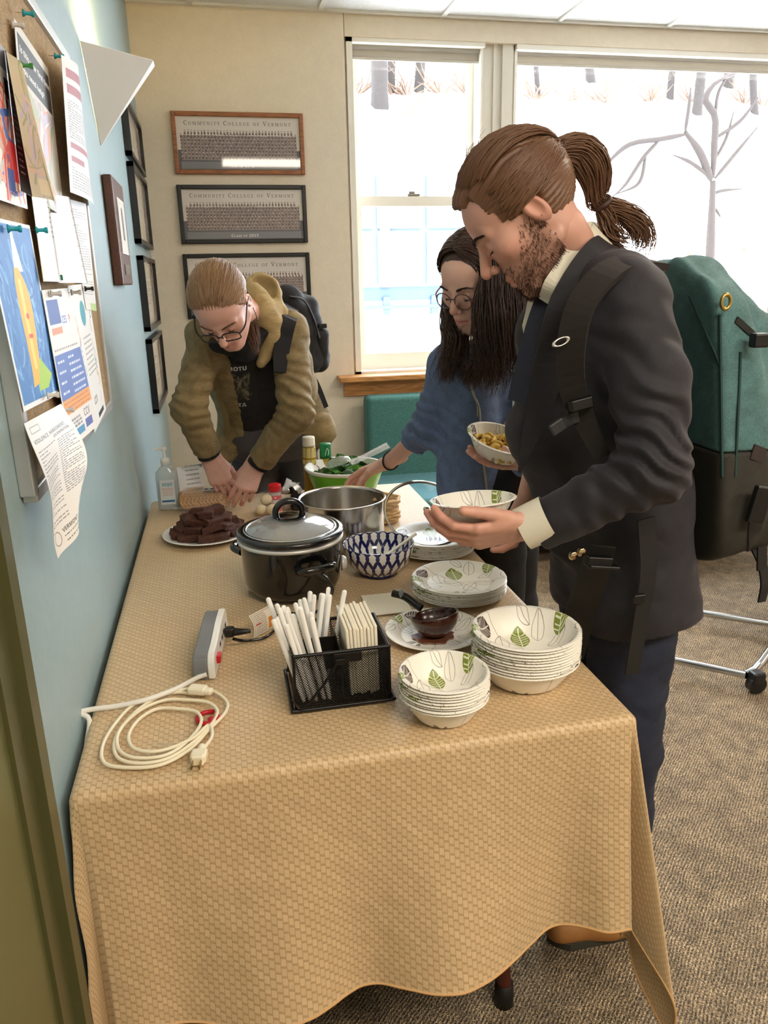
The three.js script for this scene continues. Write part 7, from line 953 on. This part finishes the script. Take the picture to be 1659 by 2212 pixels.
  const shl = [C(P(500, 760, -2.62), V(0.1, 0.97, -2.93), 0.082, 0.09), C(P(575, 760, -2.66), V(0.22, 0.97, -2.95), 0.08, 0.095), C(neck, P(535, 750, -2.63), 0.062, 0.07)], [sl, s2] = bb(shl, 0.02), sf = chain(shl, 0.05), F2 = folds(0.003, 12), sfn = (x, y, z) => { const d = sf(x, y, z); return d + (Math.abs(d) < 0.05 ? F2(x, y, z) : 0); };
  const SH = part('shirt', off(sphereUV(surf(sfn, sl, s2, 0.009), 5)), mat('#17161a', 0.85), G, 'black printed shirt'); const hs = hitF(sfn);
  part('shirt_print', off(drape(sfn, hs(520, 838), [1, -0.05, 0.1], [-0.12, 0.85, 0.5], 0.105, 0.235, 12, 18)), mat('#ffffff', 0.8, { map: canvasTex(256, 512, (x, w, h) => { x.fillStyle = '#17161a'; x.fillRect(0, 0, w, h); x.fillStyle = '#c9c6c0'; x.font = 'bold 54px sans-serif'; x.fillText('MOTU', 34, 62); seed = 12; for (let i = 0; i < 60; i++) { x.strokeStyle = ['#3c382f', '#57503f', '#26231f', '#6d6550'][i % 4]; x.lineWidth = rr(4, 18); x.beginPath(); x.moveTo(rr(40, 210), rr(90, 400)); x.quadraticCurveTo(rr(40, 210), rr(90, 400), rr(60, 200), rr(100, 420)); x.stroke(); } x.fillStyle = '#b5b2ab'; x.font = 'bold 60px sans-serif'; x.fillText('TA', 90, 480); }) }), SH);
  const skirt = part('sweatshirt_hem', off(cloth([C(V(0.06, 0.94, -2.9), V(0.3, 0.94, -2.93), 0.09), C(V(0.1, 0.9, -2.98), V(0.27, 0.9, -3.0), 0.11)], 0.05, folds(0.004, 10), [-0.06, 0.8, -3.13], [0.42, 1.06, -2.78], 0.01)), mat('#4a474a', 0.85), G, 'grey sweatshirt hem');
  const tr = [C([0.10, 0.9, -3.0], [0.27, 0.9, -3.02], 0.1), C([0.10, 0.86, -3.0], [0.10, 0.46, -2.98], 0.09, 0.07), C([0.10, 0.46, -2.98], [0.10, 0.07, -3.02], 0.068, 0.062), C([0.27, 0.86, -3.02], [0.28, 0.46, -3.0], 0.09, 0.07), C([0.28, 0.46, -3.0], [0.28, 0.07, -3.04], 0.068, 0.062)], [tl, th] = bb(tr, 0.02);
  part('trousers', off(cloth(tr, 0.03, folds(0.004, 10), tl, th, 0.012, (x, y, z, d) => smax(d, 0.04 - y, 0.01))), mat('#3a393d', 0.85), G, 'grey trousers');
  for (const x of [0.1, 0.28]) part('shoe', off(surf((X, y, Z) => smax(smin(cap(X, y, Z, [0, 0.045, 0, 0, 0.08, 0, 0.042, 0.044]), cap(X, y, Z, [0, 0.035, -0.01, 0, 0.028, 0.12, 0.038, 0.03]), 0.03), 0.002 - y, 0.003), [-0.07, -0.01, -0.08], [0.07, 0.14, 0.18], 0.01).translate(x, 0, -3.03)), mat('#1c1c1e', 0.6), G);
  // jacket details: plackets, cuffs, buttons
  const plk = (l, w) => ribbon(l.map(([u, v]) => hj(u, v, 0.002).toArray()), w, 0.005, [[0, 0.1, 1]]);
  parts('placket', [plk([[436, 745], [450, 790], [470, 840], [486, 890], [492, 940]], 0.02), plk([[578, 770], [572, 810], [572, 860], [585, 905]], 0.024)].map(off), mat('#7d6a44', 0.8), JK);
  for (const [u, v] of [[557, 787], [578, 825], [575, 1002], [647, 997]]) part('jacket_button', off(new THREE.CylinderGeometry(0.009, 0.009, 0.004, 16).rotateX(Math.PI / 2).translate(...hj(u, v, 0.004).toArray())), mat('#5f5236', 0.5), JK);
  parts('lining_cuff', [stick(cutA.clone().addScaledVector(dA, -0.03), cutA.clone().addScaledVector(dA, 0.01), 0.037, 0.038, 20, true), stick(cutB.clone().addScaledVector(dB, -0.03), cutB.clone().addScaledVector(dB, 0.012), 0.037, 0.039, 20, true)].map(off), mat('#141416', 0.8), JK);
  // hood of the sweatshirt
  const hd = (u, v, z) => P(u, v, z), HL = [C(hd(535, 640, -2.60), hd(556, 606, -2.66), 0.03, 0.035), C(hd(556, 606, -2.66), hd(592, 608, -2.7), 0.032, 0.028), C(hd(592, 608, -2.7), hd(604, 650, -2.66), 0.024, 0.024), C(hd(604, 650, -2.66), hd(590, 705, -2.58), 0.024, 0.026), C(hd(590, 705, -2.58), hd(568, 765, -2.53), 0.026, 0.012), C(hd(545, 650, -2.62), hd(575, 680, -2.62), 0.04, 0.035)], [hl, hh] = bb(HL, 0.02);
  const h1 = P(562, 645, -2.63), h2 = P(572, 640, -2.60), F5 = folds(0.004, 14), fS = chain([C(hd(600, 680, -2.60), hd(586, 728, -2.57), 0.036, 0.032), C(hd(586, 728, -2.57), hd(564, 782, -2.545), 0.032, 0.02), C(hd(548, 645, -2.55), hd(574, 690, -2.555), 0.05, 0.045), C(hd(574, 690, -2.555), hd(586, 728, -2.57), 0.045, 0.03)], 0.03), hfn = (x, y, z) => { let d = ell2(x, y, z, h1.x, h1.y, h1.z, 0.076, 0.082, 0.085); d = smax(d, -ell2(x, y, z, h2.x, h2.y + 0.035, h2.z + 0.04, 0.045, 0.05, 0.06), 0.014); d = smin(d, fS(x, y, z), 0.03); return d + F5(x, y, z); };
  part('hood', off(sphereUV(surf(hfn, [h1.x - 0.13, h1.y - 0.28, h1.z - 0.11], [h1.x + 0.12, h1.y + 0.12, h1.z + 0.24], 0.005), 5)), mat('#ffffff', 0.85, { map: fabricTex(0.64, 0.55, 0.38, 911, 0.2, 90) }), G, 'tan sweatshirt hood');
  part('scarf', off(cloth([C(hd(470, 742, -2.50), hd(530, 760, -2.52), 0.03), C(hd(530, 760, -2.52), hd(562, 715, -2.54), 0.03)], 0.03, folds(0.003, 16), [-0.12, 1.15, -2.65], [0.26, 1.4, -2.4], 0.006)), mat('#0f0f11', 0.85), G, 'black neck gaiter');
  // hair pulled back
  const hair = mat('#8d6b4a', 0.34, { sheen: 0.3, sheenColor: new THREE.Color(0.8, 0.65, 0.45) }); seed = 17;
  const RG = ridges(0.0022, 44), hy = (x, z) => z > 0.0 ? lerp(0.012, 0.082, sm(0.0, 0.075, z)) : lerp(-0.07, 0.012, sm(-0.06, 0.0, z));
  const capG = surf((x, y, z) => { let d = ell2(x, y, z, 0, 0.036, -0.014, 0.080, 0.093, 0.102); d = smax(d, hy(x, z) - y, 0.006) + RG(x, y, z); if (Math.abs(x) > 0.06) d = smax(d, -ell2(Math.abs(x), y, z, 0.08, -0.004, -0.010, 0.014, 0.036, 0.024), 0.004); return d; }, [-0.1, -0.1, -0.14], [0.1, 0.15, 0.11], 0.004).applyMatrix4(hm);
  const L = []; for (let i = 0; i < 1900; i++) { const a = rr(-1.45, 1.45), f = rr(0.1, 1); L.push({ from: [Math.sin(a), lerp(0.72, 0.2, Math.abs(Math.sin(a))), Math.cos(a) * 0.9 * f], to: [rr(-0.12, 0.12), -0.25 + rr(-0.12, 0.12), -1], inf: 0.0085 + rr(0, 0.0035) }); }
  part('hair', off(join([capG, sweep(hm, L.filter((q) => { const p = skull(q.from, 0.01); return p.y > hy(p.x, p.z) + 0.002; }), 0.0010)])), hair, G, 'light brown hair combed back');
  part('hair_tail', off(strands([...lock([V(0.03, -0.0, -0.1).applyMatrix4(hm), P(540, 690, -2.50), P(548, 730, -2.44), P(556, 768, -2.42)], 200, [0.02, 0.02, 0.012], 0.001, 0.004)], 4, 8)), mat('#5c3d2b', 0.45), G);
  brows(hm, 0.0006, 90, '#6b4a33', G); lashes(hm, G); G.children.filter((c) => /eyebrow|eyelashes/.test(c.name)).forEach((c) => off(c.geometry));
  glassesOn(hm, G, '#17151a', [0.026, 0.017], { w: 0.032, z: 0.106, y: -0.004, square: 3.4, tube_: 0.002 }); G.traverse((c) => { if (/^glasses/.test(c.name)) off(c.geometry); });
  part('earring', off(tube([[0.081, -0.034, -0.008], [0.081, -0.06, -0.004], [0.08, -0.085, 0.004]], 0.0012, 8, 6).applyMatrix4(hm)), mat('#3c3a3a', 0.3, { metalness: 1 }), G);
  // black backpack
  const o = P(655, 720, -2.86), B = thing('backpack', 'small black backpack worn by the bending person', 'backpack', o.toArray()), ob = (g) => g.translate(-o.x, -o.y, -o.z), bk = mat('#ffffff', 0.75, { map: fabricTex(0.085, 0.085, 0.105, 921, 0.3, 60) });
  const BL = [C(P(622, 645, -2.80), P(655, 770, -2.88), 0.05, 0.06), C(P(660, 665, -2.86), P(680, 770, -2.92), 0.05, 0.06), C(P(630, 650, -2.95), P(660, 780, -3.02), 0.05, 0.06)], PK = [C(P(690, 725, -2.86), P(690, 785, -2.9), 0.036, 0.036)], [b0, b1] = bb([...BL, ...PK], 0.02), f1 = chain(BL, 0.05), f2 = chain(PK, 0.03), F3 = folds(0.004, 12);
  part('pack_body', ob(sphereUV(surf((x, y, z) => f1(x, y, z) + F3(x, y, z), b0, b1, 0.007), 5)), bk, B); part('front_pocket', ob(sphereUV(surf((x, y, z) => f2(x, y, z) + F3(x, y, z), b0, b1, 0.007), 5)), bk, B);
  part('shoulder_strap', ob(ribbon([hj(634, 660, 0.01), hj(622, 690, 0.012), hj(612, 730, 0.012), hj(606, 770, 0.012), hj(604, 805, 0.01)].map((v) => v.toArray()), [0.045, 0.055, 0.055, 0.05, 0.04], 0.012, [[0.3, 0.6, 0.7], [0.1, 0.2, 1]])), mat('#121217', 0.8), B);
  part('zip', ob(tube([P(625, 640, -2.735), P(655, 648, -2.77), P(678, 690, -2.81), P(690, 730, -2.815)], 0.0035, 30, 6)), mat('#2c2c30', 0.4), B); part('buckle', ob(rbox(0.03, 0.016, 0.014, 0.003).translate(...P(697, 704, -2.83).toArray())), mat('#0b0b0c', 0.4), B);
  part('lower_strap', ob(ribbon([P(668, 800, -2.84).toArray(), P(685, 830, -2.83).toArray(), P(705, 880, -2.84).toArray()], [0.02, 0.018, 0.018], 0.004, [[0.3, 0.2, 1]])), mat('#121217', 0.8), B);
}
// ---------- bowls in hands ----------
{
  const a = one('paper_bowl', smallBowl, M.paperPrint, 'leaf patterned paper bowl held by the suited person', 'bowl'); a.position.copy(P(1025, 1084, -1.262).add(V(0, -0.036, 0))); a.rotation.set(-0.10, 0.3, 0.04); a.rotation.order = 'ZXY'; a.scale.setScalar(0.98);
  const b = one('paper_bowl', smallBowl, M.paperPrint, 'leaf patterned paper bowl of macaroni held by the hoodie wearer', 'bowl'); b.position.copy(P(1072, 982, -1.79)); b.rotation.order = 'YXZ'; b.rotation.set(0.30, 0.1, -0.16); b.scale.setScalar(1.12);
  const g = [], tg = new THREE.TorusGeometry(0.008, 0.0042, 6, 8, 2.6); seed = 41; for (let i = 0; i < 130; i++) { const r = 0.055 * Math.sqrt(rnd()), t = rr(0, 6.28); g.push(tg.clone().rotateX(rr(0, 6)).rotateY(rr(0, 6)).translate(Math.cos(t) * r, 0.016 + rr(0, 0.02) * (1.2 - r / 0.055), Math.sin(t) * r)); }
  const m = one('macaroni', g, mat('#e6c062', 0.45), 'yellow macaroni heaped in the held paper bowl', 'pasta'); m.userData.kind = 'stuff'; m.position.copy(b.position); m.rotation.copy(b.rotation); m.scale.setScalar(1.12);
}
sh(scene);
renderer.render(scene, camera);
